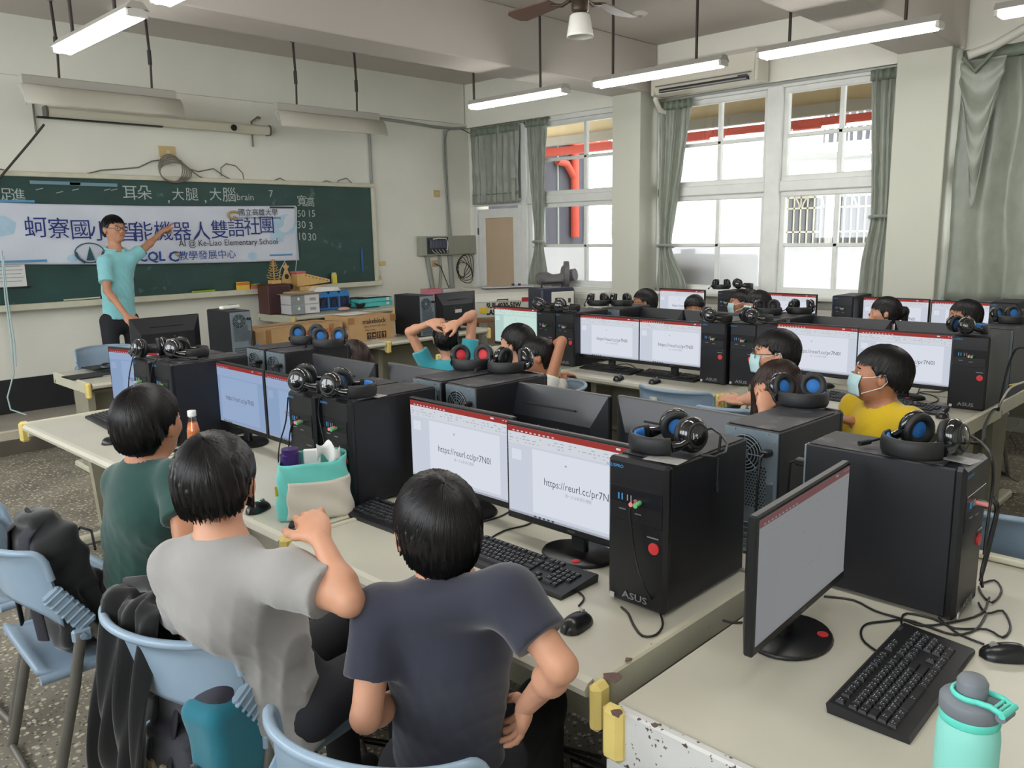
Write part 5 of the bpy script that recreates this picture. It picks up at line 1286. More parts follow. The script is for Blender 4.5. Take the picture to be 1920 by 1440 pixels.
        # loose locks laid over the hair from the crown outwards
        E1 = (np.array([-.012, 0, .024]), np.array([.101, .0800, .094])*w_); E2 = (np.array([-.030, 0, -.005]), np.array([.079, .0735, .088])*w_); c0 = np.array([-.022, 0, .012])
        def rs_(dv):
            best = 0
            for c_, r_ in (E1, E2):
                o_ = (c0-c_)/r_; d_ = dv/r_; A_ = d_@d_; B_ = o_@d_; C_ = o_@o_-1; best = max(best, (-B_+math.sqrt(max(0, B_*B_-A_*C_)))/A_)
            return best
        zt_ = {'long': (-.12, -.12, -.12, -.10, fringe, fringe+.01), 'pony': (-.06, -.06, -.03, -.04, fringe-.012, fringe-.018), 'bowl': (nape, nape, -.010, -.006, fringe-.024, fringe-.016)}.get(hair, (nape-.008, nape-.006, -.016, -.008, fringe, fringe+.006))
        nl = int(nlocks*(1 if hres < .0088 else .45)); LK = MB(); rl = random.Random(int(hd[1]*1000)); verts = []; faces = []
        for i in range(nl):
            az = rl.uniform(-math.pi, math.pi); sw_ = rl.uniform(-.25, .25); a0 = rl.uniform(.02, .75); lift = rl.uniform(.001, .005)*s; wd = rl.uniform(.0022, .0042)*s*(1.25 if hres > .009 else 1); zl = float(np.interp(abs(az+sw_) if abs(az+sw_) < math.pi else 2*math.pi-abs(az+sw_), (0, .85, 1.30, 1.72, 2.15, 3.14), zt_))-rl.uniform(-.006, .010)
            pts = []
            for k in range(9):
                th = a0+(2.6-a0)*k/8*.82; a_ = az+sw_*k/8; dv = np.array([-.30*math.cos(th)-math.sin(th)*math.cos(a_), math.sin(th)*math.sin(a_), math.cos(th)]); dv /= np.linalg.norm(dv)
                p_ = c0+dv*rs_(dv)
                if p_[2] < zl-.006: break
                pts.append(hd+(A@p_)*s+(A@dv)*(lift*(.4+.8*k/8)))
            if len(pts) < 3: continue
            n0 = len(verts)
            for k, p_ in enumerate(pts):
                tg_v = pts[min(k+1, len(pts)-1)]-pts[max(k-1, 0)]; nn = _n(p_-(hd+A@c0*s)); sd = _n(np.cross(tg_v, nn)); w2 = wd*(1-.9*(k/(len(pts)-1))**2)*(.35 if k == 0 else 1)
                verts += [tuple(p_-sd*w2-nn*.0015), tuple(p_+nn*.0022*s), tuple(p_+sd*w2-nn*.0015)]
            for k in range(len(pts)-1):
                q0 = n0+3*k; faces += [(q0, q0+1, q0+4, q0+3), (q0+1, q0+2, q0+5, q0+4)]
        LK.add(verts, faces, True); LK.build('hair_locks', hm, ho, 'stuff')
    if face:
        e = MB(); i_ = MB(); br_ = MB(); A4 = Matrix([[*A[0], 0], [*A[1], 0], [*A[2], 0], [0, 0, 0, 1]])
        for k in (-1, 1):
            T = Matrix.Translation(Vector(H(.0795, k*.030, .008)))@A4
            e.ell((0, 0, 0), (.006*s, .0125*s, .0055*s), 12, T).mark(); i_.ell((.0035*s, 0, 0), (.004*s, .0055*s, .0052*s), 10, T).mark()
            br_.tube([H(.086, k*.016, .026), H(.087, k*.030, .030), H(.078, k*.046, .026)], .0026*s, 5).mark()
        e.each('eye', m_eye, body); i_.each('iris', m_iris, body); br_.each('eyebrow', hm, body)
        if not mask: MB().tube([H(.090, -.019, -.050), H(.0955, 0, -.0485), H(.090, .019, -.050)], .0040*s, 6).build('lips', m_lip, body)
    if mask:
        mm = m_mask if mask == 'blue' else m_maskb
        mk = MB().sheet(lambda u, v: H(.066+.050*math.sin(math.pi*(u*.84+.08))-.010*abs(v-.45)*2, (u-.5)*.118, .002-.085*v), 16, 10, .002); mo = mk.build('face_mask', mm, body)
        for k in (-1, 1):
            MB().tube([H(.066, k*.058, -.008), H(.03, k*.077, .002), H(-.012, k*.087, .018), H(-.022, k*.086, -.01), H(-.005, k*.080, -.035), H(.062, k*.056, -.070)], .0018, 5).build('ear_loop', mm if mask != 'blue' else M('white_elastic', (220, 222, 220), .6), mo)
    if glasses:
        g = MB()
        for k in (-1, 1):
            g.tube([H(.096, k*.032+.024*math.cos(t), .004+.018*math.sin(t)) for t in np.linspace(0, 2*math.pi, 15)[:-1]], .0018*s, 5, closed=True); g.tube([H(.094, k*.056, .008), H(.06, k*.077, .010), H(-.01, k*.084, .008)], .0016*s, 5)
        g.tube([H(.096, -.010, .006), H(.099, 0, .010), H(.096, .010, .006)], .0018*s, 5); g.build('glasses', m_glassf, body)
    return body
# ------------------------------------------------------------------ chairs
m_chair = M('chair_blue_plastic', (136, 157, 176), .32, var=.05, vs=10, spec=.5); m_tube_ = spots(M('chair_tube_grey', (112, 110, 104), .45, .4, var=.1, vs=12), (110, 74, 50), 22, .66, 4, .05)
def make_chair(label):
    t = thing('folding_chair', label, 'chair', (0, 0, -20), 0, 'pale blue folding chairs')
    def back(u, v):
        a = (u*2-1); aa = abs(a); ph = a*1.42; x = -.235+.12*(1-math.cos(ph))/(1-math.cos(1.42)); y = .228*math.sin(ph)/math.sin(1.42)
        e = max(0, (aa-.80)/.20); zt = .845-.010*a*a-.085*(1-math.sqrt(max(0, 1-e*e))); zb = .672-.03*aa*aa-.05*aa**4
        lip = .024*math.exp(-((1-v)/.13)**2); return (x-lip*math.cos(ph)+.035*(1-v)*(1-aa*.6), y*(1+lip*.5), zb+(zt-zb)*v)
    bk = MB().sheet(back, 44, 14, .010).build('backrest', m_chair, t)
    rim = [Vector(back(i/44, 1.0))+Vector((-.002, 0, -.006)) for i in range(45)]
    MB().tube(rim, .011, 8).build('rim', m_chair, bk)
    for s_ in (-1, 1):
        a, b = Vector((-.108, s_*.232, .675)), Vector((-.030, s_*.234, .565))
        ar = MB(); d = (b-a); ar.tube([a-d*.25, a+d*.2, a+d*.6, b], [.046, .036, .028, .020], 8, flat=None); 
        aa = MB(); T = Matrix.Translation(a+d*.45)@frame_to(d, (0, 1, 0)).to_4x4()
        aa.box((0, 0, -.02), (.058, .018, .17), .008, T); aa.build('side_arm', m_chair, t)
        rb = MB()
        for k in range(7): rb.box((0, 0, -.085+.022*k), (.064, .026, .007), .002, T).mark()
        rb.each('rib', m_chair, bk)
        fl = MB(); fl.tube([b-d*.1, (.06, s_*.232, .43), (.25, s_*.225, .015)], .0, 8, flat=(.0095, .017)); fl.build('front_leg', m_tube_, t)
        rl = MB(); rl.tube([(-.065, s_*.248, .565), (-.10, s_*.248, .40), (-.20, s_*.245, .015)], .0, 8, flat=(.0095, .017)); rl.build('rear_leg', m_tube_, t)
        pv = MB(); pv.box((-.062, s_*.242, .555), (.055, .022, .040), .006); pv.cyl((-.062, s_*.225, .555), (-.062, s_*.262, .555), .010, n=10); pv.build('pivot', m_chair, t)
    for x, y in ((.25, .225), (-.20, .245)): MB().tube([(x, -y, .014), (x, y, .014)], 0, 8, flat=(.012, .012)).build('floor_bar', m_tube_, t)
    def seat(u, v): x = -.18+.42*u; y = (v*2-1)*(.205+.01*u); return (x, y, .455-.018*math.sin(math.pi*u)*math.cos(y*6)-.03*max(0, u-.85)/.15+.02*max(0, .1-u)/.1)
    MB().sheet(seat, 14, 12, .018).build('seat', m_chair, t)
    MB().tube([(-.18, -.215, .44), (.20, -.222, .44), (.235, -.19, .43), (.235, .19, .43), (.20, .222, .44), (-.18, .215, .44)], .016, 8).build('seat_rim', m_chair, t)
    return t
CH0 = None
def chair(label, x, y, deg, z=0):
    global CH0
    if CH0 is None: CH0 = make_chair(label); CH0.location = (x, y, z); CH0.rotation_euler = (0, 0, math.radians(deg)); return CH0
    return dup(CH0, (x, y, z), math.radians(deg), label)
c3 = chair('blue chair at the bottom centre behind the boy in navy', .90, 1.185, 21)
c2 = chair('blue chair with the teal and black backpack, under the grey-shirted boy', .85, 1.885, 10)
c1 = chair('blue chair at the left with the black backpack over its back', .77, 2.76, -2)
chair('blue chair at the far left edge, behind the one with the black backpack', .80, 3.42, 4)
chair('blue chair showing above the teacher table at the left', 2.42, 7.02, -90, .0)
c4 = chair('empty blue chair in the middle aisle with its back to the viewer', 4.02, 2.52, 4)
for lab, x, y, d_ in (('chair under the teal-shirted boy', 3.56, 4.05, 60), ('chair under the boy in white', 3.45, 3.15, 130), ('chair under the black-haired boy beside the boy in white', 3.75, 3.62, 110), ('chair under the masked boy with glasses', 3.80, 2.05, 30), ('chair under the girl with her hand to her face', 3.16, 1.62, 150), ('chair under the yellow-shirted boy', 3.52, 1.28, 60),
                      ('chair under the leftmost boy of the window aisle', 6.25, 4.45, 150), ('chair under the peeking girl', 6.15, 3.72, 180), ('chair under the short-haired boy of the pair', 6.5, 3.55, 150), ('chair under the masked girl with bangs', 6.1, 3.12, 170), ('chair under the ponytailed girl', 6.2, 2.2, 150), ('chair under the boy at the right in the window aisle', 6.2, 1.65, 150)):
    chair(lab+', hidden behind the desks', x, y, d_)
ch9 = chair('blue chair at the right edge beyond the large side-on tower', 2.98, .64, 0)
for c_ in (c3, c4): MB().sheet(lambda u, v: (-.243-.008*v, .05+.05*u, .735+.06*v), 2, 2, .001).build('tape_label', M('old_tape', (172, 174, 164), .6), c_)
# ------------------------------------------------------------------ people
m_navy_t = cloth('navy_tshirt', (36, 38, 54)); m_greyt = cloth('grey_marl_tshirt', (146, 144, 142)); m_greent = cloth('dark_green_tshirt', (14, 60, 54)); m_tealt = cloth('teal_tshirt', (54, 156, 170)); m_whitet = cloth('white_tshirt', (214, 212, 204)); m_yellowt = cloth('yellow_tshirt', (212, 178, 20)); m_polo = cloth('pale_turquoise_polo', (132, 196, 202))
m_camo = spots(spots(M('camouflage_shirt', (196, 190, 172), .85), (92, 96, 74), 16, .5, 1, .03), (58, 50, 44), 20, .56, 4, .03)
m_dark = cloth('dark_shirt', (44, 44, 52)); m_maroon = cloth('maroon_cloth', (96, 40, 52)); m_bluesh = cloth('pale_blue_shirt', (120, 150, 170))
Z = np.array([0, 0, 1.])
def camdir(px, py, t, px2, py2, t2): return np.array(D(px2, py2, t2)-D(px, py, t))
person('boy in a navy T-shirt seen from behind at the bottom centre', D(818, 990, 1.70), 66, neck=D(842, 1090, 1.71), sh=(D(712, 1150, 1.70), D(958, 1118, 1.60)), pelvis=D(838, 1440, 1.84), s=1.04, hpitch=4, shirt=m_navy_t, hair='short', nape=-.072, hairw=1.03,
       arms=((D(686, 1345, 1.66), D(760, 1300, 1.90), (1, .3, 0), (0, 0, 1), .5), (D(1052, 1250, 1.53), D(985, 1325, 1.70), (.2, .4, -.8), (.7, -.6, 0), .4)), hres=.0075, mask='black', sleeve=.62, face=True, fold=.0022, skin=m_skin)
person('boy in a grey marl T-shirt seen from behind, hand raised beside the turquoise bag', D(404, 906, 1.84), 47, neck=D(415, 1012, 1.82), sh=(D(330, 1062, 1.86), D(548, 1085, 1.72)), pelvis=D(525, 1300, 2.02), s=1.04, shirt=m_greyt, hair='bowl', nape=-.045, hairw=.985,
       arms=(None, (D(655, 1128, 1.66), D(600, 1008, 1.74), camdir(600, 1008, 1.74, 575, 955, 1.80), camdir(575, 955, 1.8, 560, 900, 1.4), .95, {'thumb': -1.})), hres=.0075, mask='black', sleeve=.60, fold=.005, skin=m_skin, hemdrop=.10)
person('boy in a long dark green T-shirt at the left, seen from behind', D(280, 796, 2.42), 26, neck=D(272, 868, 2.42), sh=(D(228, 905, 2.50), D(332, 900, 2.36)), pelvis=D(258, 1110, 2.60), s=1.02, shirt=m_greent, hair='short', nape=-.075, hairw=1.04,
       arms=(None, (D(348, 1015, 2.25), D(362, 952, 2.36), camdir(362, 952, 2.36, 360, 900, 2.42), (-.3, -1, .2), .7)), hres=.0085, skin=m_skin2, sleeve=.66, hemdrop=.12, fold=.003)
person('teacher in a pale turquoise polo shirt pointing at the banner', D(214, 430, 7.15), -76, neck=D(217, 470, 7.18), sh=(D(243, 486, 7.22), D(196, 492, 7.05)), pelvis=D(224, 600, 7.20), s=1.10, shirt=m_polo, hair='short', adult=True, glasses=True, collar=True, legs='stand',
       arms=((D(272, 464, 7.36), D(300, 438, 7.50), camdir(300, 438, 7.5, 318, 422, 7.6), (0, .3, 1), .2, {'point': True}), (D(201, 545, 6.98), D(237, 592, 6.86), camdir(237, 592, 6.86, 247, 604, 6.85), (-.2, -.6, .6), .35)), hres=.009, skin=m_skin3, sleeve=.70, hemdrop=-.0, fold=.003, nape=-.05, hairw=.97, seat=0)
person('boy in a teal T-shirt with both hands behind his head', D(835, 634, 5.40), 60, neck=D(843, 680, 5.42), sh=(D(806, 694, 5.42), D(878, 684, 5.36)), pelvis=D(846, 815, 5.50), s=1.0, shirt=m_tealt, hair='short', nape=-.07,
       arms=((D(768, 622, 5.35), D(806, 606, 5.22), camdir(806, 606, 5.22, 830, 604, 5.2), (-.4, -.6, .5), .7, {'thumb': 1.}), (D(886, 590, 5.32), D(858, 606, 5.20), camdir(858, 606, 5.2, 836, 614, 5.18), (-.4, -.6, .5), .7, {'thumb': -1.})), hres=.0095, sleeve=.52, skin=m_skin, fold=.004, face=False)
person('boy with a mop of black hair between the teal boy and the boy in white', D(969, 645, 5.1), 105, s=1.08, shirt=m_dark, hair='short', hres=.011, nape=-.07, hairw=1.04)
person('boy in a white T-shirt with his elbow raised beside his head', D(1006, 668, 4.75), 140, neck=D(1030, 720, 4.80), sh=(D(1024, 742, 4.66), D(1052, 728, 4.98)), pelvis=D(1035, 850, 4.85), s=.98, shirt=m_whitet, hair='short', nape=-.07,
       arms=((D(1053, 640, 4.70), D(1030, 660, 4.88), camdir(1030, 660, 4.88, 1015, 655, 4.92), (1, -.4, .3), .5), (D(1052, 740, 5.05), D(1058, 702, 5.15), camdir(1058, 702, 5.15, 1090, 704, 5.3), (0, 0, 1), .4)), hres=.0095, sleeve=.35, skin=m_skin2, fold=.003)
person('boy with glasses and a pale mask in a camouflage shirt', D(1453, 664, 4.0), 124, s=1.05, shirt=m_camo, hair='short', mask='blue', glasses=True, hres=.0095, skin=m_skin, hairw=1.03, facing=148, nape=-.045,
       arms=((D(1420, 745, 3.95), D(1385, 752, 4.0), camdir(1385, 752, 4, 1362, 745, 4.05), (-.4, -.4, .8), .5), None))
person('girl with long dark brown hair holding her hand to her face', D(1457, 728, 3.40), 150, s=1.0, hpitch=-22, shirt=m_camo, hair='long', hmat=m_hairb, hres=.009, skin=m_skin,
       arms=((D(1440, 800, 3.35), D(1432, 768, 3.30), camdir(1432, 768, 3.3, 1436, 738, 3.32), (-.6, -.6, .2), .9), None), fringe=.06)
person('boy in a yellow T-shirt and pale mask looking left', D(1650, 704, 3.40), 114, neck=D(1654, 756, 3.44), s=1.06, shirt=m_yellowt, hair='short', mask='blue', hres=.0085, skin=m_skin2, hairw=1.06, nape=-.036, hpitch=4, fringe=.048, facing=152,
       arms=((D(1625, 818, 3.5), D(1598, 790, 3.5), camdir(1598, 790, 3.5, 1574, 784, 3.5), (0, 0, 1), .5), None))
person('boy with glasses at the left end of the window aisle', D(1208, 567, 6.9), 128, s=1.0, shirt=m_dark, hair='short', glasses=True, hres=.013, skin=m_skin2)
person('girl with bangs peeking over the rear of a monitor', D(1302, 578, 7.1), 205, s=1.02, shirt=m_bluesh, hair='bowl', hres=.012, skin=m_skin2, fringe=.045)
person('short-haired boy behind the masked girl with bangs', D(1389, 568, 7.2), 132, s=1.0, shirt=m_dark, hair='short', mask='blue', hres=.013, skin=m_skin2)
person('masked girl with bangs next to the window-row tower', D(1420, 572, 6.7), 145, s=1.04, shirt=m_bluesh, hair='bowl', mask='blue', hres=.012, skin=m_skin)
person('ponytailed girl resting her chin on her hand', D(1659, 586, 5.95), 114, s=1.0, shirt=m_whitet, hair='pony', hres=.011, skin=m_skin,
       arms=((D(1640, 640, 5.9), D(1628, 610, 5.95), camdir(1628, 610, 5.95, 1638, 596, 5.95), (-.5, -.5, 0), .7), None))
person('short-haired boy at the right in the window aisle', D(1808, 594, 5.6), 120, s=1.02, shirt=m_dark, hair='short', hres=.011, skin=m_skin2)
person('long brown haired girl mostly hidden behind the far tower pair', D(662, 676, 4.55), 95, s=1.0, shirt=m_bluesh, hair='long', hmat=m_hairb, hres=.012, face=False)
# ------------------------------------------------------------------ bags and clothes
def blob(prims, h, name, mat, parent, post=None):
    f = Field()
    for a in prims:
        if a[0] == 'c': f.cone(*a[1:])
        else: f.ell(*a[1:])
    if post: f.post.append(post)
    return field_obj([f.mesh(h)], name, mat, parent)
def wr(amp, s1, s2): return lambda Q, f: f+amp*(np.sin(Q[..., 2]*s1+Q[..., 1]*s2)+np.sin(Q[..., 0]*s2-Q[..., 2]*s1*.6+2))
m_bag = cloth('backpack_black', (20, 21, 24)); m_bag2 = cloth('backpack_charcoal', (38, 38, 50)); m_bagteal = cloth('backpack_teal', (14, 104, 122)); m_strap = M('strap_webbing', (34, 34, 44), .8, bump=.3, bs=200); m_tan = M('tan_leather', (160, 146, 118), .7)
def slab(c, half, r, A=None):
    "rounded box as a field primitive"
    c = np.array(c, float); half = np.array(half, float)-r; A = np.eye(3) if A is None else A
    def fn(Q): q = np.abs((Q-c)@A)-half; return np.linalg.norm(np.maximum(q, 0), axis=-1)+np.minimum(q.max(-1), 0)-r
    R_ = np.linalg.norm(half)+r; return (c-R_, c+R_, fn)
def slabs(items, h, name, mat, parent, post=None):
    f = Field()
    for c, half, r, k, A in items: lo, hi, fn = slab(c, half, r, A); f.p.append((lo, hi, fn, k))
    if post: f.post.append(post)
    return field_obj([f.mesh(h)], name, mat, parent)
def tilt(deg, axis='Y'): return np.array(Matrix.Rotation(math.radians(deg), 3, axis))
bp = thing('backpack', 'black backpack leaning inside the left blue chair against its back', 'bag', (.705, 2.70, .475), math.radians(3))
slabs([((.0, 0, .19), (.075, .125, .20), .028, .012, tilt(-10)), ((-.03, .01, .37), (.045, .085, .07), .025, .03, tilt(-14)), ((.075, 0, .13), (.035, .095, .11), .02, .008, tilt(-10)), ((-.02, -.125, .12), (.045, .02, .09), .015, .01, tilt(-10))], .009, 'bag_body', m_bag, bp, wr(.0045, 70, 46))
MB().tube([(.08, -.10, .30), (.10, -.03, .34), (.10, .06, .33), (.08, .11, .28)], .004, 5).build('zip_line', m_strap, bp)
for y in (-.06, .07): MB().tube([(-.05, y*.7, .42), (-.100, y, .38), (-.105, y*1.2, .25), (-.09, y*1.4, .06)], 0, 8, flat=(.026, .006)).build('shoulder_strap', m_strap, bp)
MB().tube([(-.05, -.03, .42), (-.065, .0, .45), (-.05, .04, .42)], .006, 6).build('carry_loop', m_strap, bp)
b2 = thing('backpack', 'charcoal and teal backpack with tan strap ends on the middle chair', 'bag', (.775, 1.80, .37), math.radians(12))
slabs([((.0, 0, .16), (.085, .15, .20), .03, .012, tilt(-6)), ((-.005, 0, .34), (.06, .12, .06), .03, .03, tilt(-6)), ((-.085, .03, .10), (.03, .09, .11), .02, .008, tilt(-6))], .009, 'bag_body', m_bag2, b2, wr(.0045, 66, 44))
slabs([((-.035, -.105, .16), (.085, .065, .165), .035, .02, tilt(-6)), ((.02, -.13, .05), (.09, .05, .06), .03, .02, None)], .009, 'teal_panel', m_bagteal, b2, wr(.002, 40, 20))
MB().sheet(lambda u, v: (-.128-.012*math.sin(math.pi*u)+.03*(v-.5)*-.4, -.075-.10*u, .0+.17*v), 8, 8, .008).build('side_pocket', m_bag, b2)
for y, l in ((.10, .0), (.02, -.06)):
    st = MB(); st.tube([(-.04, y-.02, .40), (-.08, y, .34), (-.095, y, .24), (-.120, y+.01, .12), (-.125, y+.02, .0+l)], 0, 8, flat=(.024, .006)); so_ = st.build('shoulder_strap', m_strap, b2)
    MB().box((-.124, y+.006, .10), (.016, .056, .040), .003).build('tan_tab', m_tan, so_)
MB().tube([(-.12, .05, .02), (-.13, -.02, -.10), (-.12, -.10, -.12), (-.10, -.17, -.02)], 0, 8, flat=(.005, .018)).build('dangling_strap', m_strap, b2)
jk = thing('jacket', 'black jacket draped over the back of the middle chair', 'clothing', (.665, 1.925, .345), math.radians(12))
m_jack = cloth('jacket_black', (15, 15, 18))
def jfn(u, v):
    y = -.10+.20*u+.02*math.sin(v*7); s_ = v*1.0
    if s_ < .30: x, z = .10-.06*s_/.3, .18+.32*s_/.3
    elif s_ < .42: a = (s_-.30)/.12*math.pi; x, z = .0+.04*math.cos(a), .50+.035*math.sin(a)
    else: q_ = (s_-.42)/.58; x, z = -.04-.05*math.sin(q_*2.6)-.02*q_, .50-(.50+.10*math.sin(u*5+1))*q_
    return (x+.016*math.sin(u*19+v*5)+.008*math.sin(u*37-v*9), y+.03*math.sin(v*6)*(u-.5), z+.012*math.sin(u*13+v*11))
MB().sheet(jfn, 44, 60, .012).build('jacket_cloth', m_jack, jk)
MB().tube([(.04, -.10, .50), (.03, .0, .555), (.04, .11, .52)], .018, 6, flat=(.010, .024)).build('jacket_collar', m_jack, jk)
mb_ = thing('jacket', 'maroon jacket lying beside the yellow-shirted boy', 'clothing', (3.15, 1.18, .55))
blob([('e', (0, 0, .18), (.16, .12, .08), None, .04), ('e', (.10, -.05, .12), (.12, .10, .12), None, .04)], .014, 'jacket_cloth', m_maroon, mb_, wr(.005, 40, 30))
MB().tube([(-.1, .05, .26), (0, .08, .27), (.1, .03, .25)], .014, 6).build('jacket_collar', m_maroon, mb_)
db = thing('backpack', 'dark backpack propped upright at the right edge of the view', 'bag', (6.55, 1.24, 1.02))
blob([('c', (0, -.25, 0), (0, .14, 0), .16, .12, .05), ('c', (0, -.22, .2), (0, .04, .2), .14, .10, .05), ('c', (0, -.22, .38), (0, -.12, .38), .11, .06, .05)], .016, 'bag_body', m_bag, db, wr(.004, 30, 20))
MB().tube([(-.13, .0, .36), (-.17, .08, .2), (-.16, .12, 0)], 0, 8, flat=(.008, .02)).build('shoulder_strap', m_strap, db)
hat = thing('headgear', 'dark folded cap lying beside the printed cartons', 'cap', P(484, 640, z=.77)+Vector((0, 0, -.035)))
blob([('e', (0, 0, .05), (.10, .08, .045), None, .02)], .012, 'cap_crown', m_black, hat); MB().sheet(lambda u, v: (.10+.07*v, -.08+.16*u, .01-.02*v), 8, 4, .005).build('cap_brim', m_bag, hat)
gs = thing('shoulder_bag', 'grey cloth bag with straps hanging on the right edge chair', 'bag', (2.72, .42, .52))
blob([('c', (-.06, .10, .10), (-.06, -.12, .10), .07, .07, .04), ('c', (-.06, .08, -.08), (-.06, -.12, -.08), .08, .08, .04)], .012, 'bag_body', cloth('bag_grey', (112, 108, 108)), gs)
MB().tube([(-.12, .10, .14), (-.10, .05, .26), (-.10, -.05, .26), (-.12, -.12, .16)], 0, 8, flat=(.005, .018)).build('bag_strap', M('strap_grey', (146, 142, 136), .8), gs)
# turquoise lunch bag
m_turq = cloth('turquoise_canvas', (104, 200, 190), .8); m_canvas = cloth('natural_canvas', (214, 206, 192), .85)
lb = thing('lunch_bag', 'turquoise and cream canvas lunch bag standing on the first row', 'bag', (1.485, 2.46, DZ), math.radians(-34))
def lbag(u, v, o=0.):
    a = u*2*math.pi; e = .55; cx_, sx_ = math.cos(a), math.sin(a); x = .135*math.copysign(abs(cx_)**e, cx_)*(1-.14*v+.03*math.sin(a*2)*v); y = .072*math.copysign(abs(sx_)**e, sx_)*(1-.10*v)
    w = .004*math.sin(v*14+a*5); n_ = math.hypot(x, y); return (x*(1+(o+w)/n_), y*(1+(o+w)/n_), .003+.21*v+.012*v*math.sin(a*1+.7))
MB().sheet(lambda u, v: lbag(u, v), 48, 16, .004).build('bag_wall', m_turq, lb)
MB().sheet(lambda u, v: lbag(.67+.31*u, .02+.66*v, .004), 28, 12, .003).build('front_pocket', m_canvas, lb)
MB().box((0, 0, .004), (.24, .12, .006)).build('bag_base', m_turq, lb)
MB().box((-.125, -.035, .105), (.014, .004, .035), rz=.6).build('yellow_tab', m_yel, lb)
fl = MB(); fl.cyl((-.075, .01, .01), (-.075, .01, .225), .036, n=18); fl.cyl((-.075, .01, .225), (-.075, .01, .245), .030, n=18)
tag(fl.build('thermos_flask', M('purple_flask', (58, 36, 98), .25)), 'purple flask standing inside the turquoise lunch bag', 'bottle').matrix_world = TR(lb.location, math.radians(-34))
tis = MB(); tis.sheet(lambda u, v: (.02+.08*u, -.02+.04*math.sin(u*6), .20+.06*v+.015*math.sin(u*9+v*3)), 10, 5, .002); tis.box((.0, .02, .19), (.06, .02, .09), .003)
tag(tis.build('tissue', M('tissue_white', (232, 232, 230), .8)), 'white paper tissue sticking out of the turquoise lunch bag', 'tissue').matrix_world = TR(lb.location, math.radians(-34))
tn = thing('key_tag', 'small patterned pouch with a black clip on the joint of two tables', 'pouch', P(568, 990, z=DZ+.005)); MB().box((0, 0, .004), (.09, .05, .008), .003, rz=.7).build('pouch', spots(M('cow_print', (220, 216, 206), .8), (60, 44, 40), 60, .52, 1), tn); MB().box((-.02, .03, .010), (.05, .025, .014), .004, rz=.9).build('clip', m_black, tn)
chip(555, 1003, DZ+.001, .045, parent=T0)
# bottles
m_mint = M('mint_enamel', (138, 212, 200), .45, bump=.12, bs=400, bd=.0005); m_lidgrey = M('lid_grey', (112, 118, 126), .5); m_mintl = M('mint_lid', (92, 208, 190), .4)
bp_ = P(1822, 1300, z=1.0); wb = thing('water_bottle', 'mint green metal water bottle with grey lid at the lower right', 'bottle', (bp_.x, bp_.y, DZ), math.radians(-100))
MB().lathe([(.041, 0), (.045, .004), (.0455, .19), (.044, .206), (.041, .214), (.041, .216)], 40).build('bottle_body', m_mint, wb)
MB().lathe([(.0425, .216), (.0435, .218), (.0435, .228), (.0425, .230), (.0, .230)], 36).build('neck_ring', m_mintl, wb)
MB().lathe([(.0430, .230), (.0445, .232), (.0445, .250), (.042, .254), (.022, .255), (.022, .262), (.0225, .280), (.018, .288), (0, .289)], 36).build('lid', m_lidgrey, wb)
lp = MB(); lp.tube([(.027*math.cos(a), .027*math.sin(a), .261) for a in np.linspace(.9, 2*math.pi-.9, 22)], 0, 6, flat=(.0035, .005))
for s_ in (-1, 1): lp.tube([(.027*math.cos(.9), s_*.027*math.sin(.9), .261), (.036, s_*.020, .262), (.054, s_*.018, .256)], 0, 6, flat=(.0035, .005))
lp.box((.040, 0, .261), (.005, .040, .004), .001); lp.box((.047, 0, .259), (.005, .038, .004), .001); lp.cyl((.054, -.022, .256), (.054, .022, .256), .005, n=10); lp.build('carry_loop', m_mintl, wb)
MB().cyl((.050, -.016, .248), (.050, .016, .248), .008, n=12).build('hinge', m_lidgrey, wb)
jp = P(365, 835, z=DZ+.03); jb = thing('juice_bottle', 'clear bottle of orange juice with a white cap between the two left boys', 'bottle', (jp.x, jp.y, DZ))
MB().lathe([(.028, 0), (.031, .004), (.031, .10), (.030, .105), (.017, .165), (.016, .175)], 24).build('bottle_wall', glass_mat('clear_plastic', (240, 244, 246), .12, .05), jb)
MB().lathe([(.0, .003), (.0285, .004), (.0285, .102), (.0205, .140), (0, .140)], 24).build('juice', M('orange_juice', (232, 128, 56), .4), jb)
MB().lathe([(.0185, .170), (.0195, .172), (.0195, .194), (.018, .197), (0, .197)], 24).build('cap', M('white_cap', (232, 232, 228), .4), jb)
# ------------------------------------------------------------------ teacher table
for px, py, w, d_, rz, lab in ((188, 703, .46, .22, .05, 'thin black folder lying at the front of the teacher table'), (210, 690, .38, .2, .12, 'second thin black folder behind the first on the teacher table')):
    p = P(px, py, z=DZ); t = thing('folder', lab, 'folder', (p.x, p.y, DZ+(.014 if 'second' in lab else 0)), rz, None); MB().box((0, 0, .006), (w, d_, .010), .003).build('cover', m_black, t); MB().box((w*.2, -d_/2+.004, .006), (w*.5, .012, .006)).build('pages', M('page_grey', (170, 170, 172), .7), t)
p = P(372, 640, z=.8); t = thing('blue_cloth', 'crumpled blue cloth bag behind the far left tower pair', 'cloth', (3.3, 6.2, DZ)); blob([('e', (0, 0, .04), (.10, .06, .05), None, .02), ('e', (.06, .02, .03), (.06, .05, .04), None, .02)], .012, 'cloth', M('bright_blue_cloth', (70, 140, 196), .7), t, wr(.004, 60, 50)); MB().tube([(-.05, 0, .08), (0, .0, .11), (.05, 0, .08)], .006, 6).build('handle', M('bright_blue_cloth', (1, 1, 1)), t)
rm = thing('remote_control', 'white remote lying on top of the side-on tower near the teacher', 'remote', (3.16, 6.36, DZ+TH+.008), .3); MB().box((0, 0, .014), (.19, .05, .028), .008).build('body', m_white, rm); MB().box((.03, 0, .030), (.08, .03, .004), .001).build('buttons', m_conduit, rm)
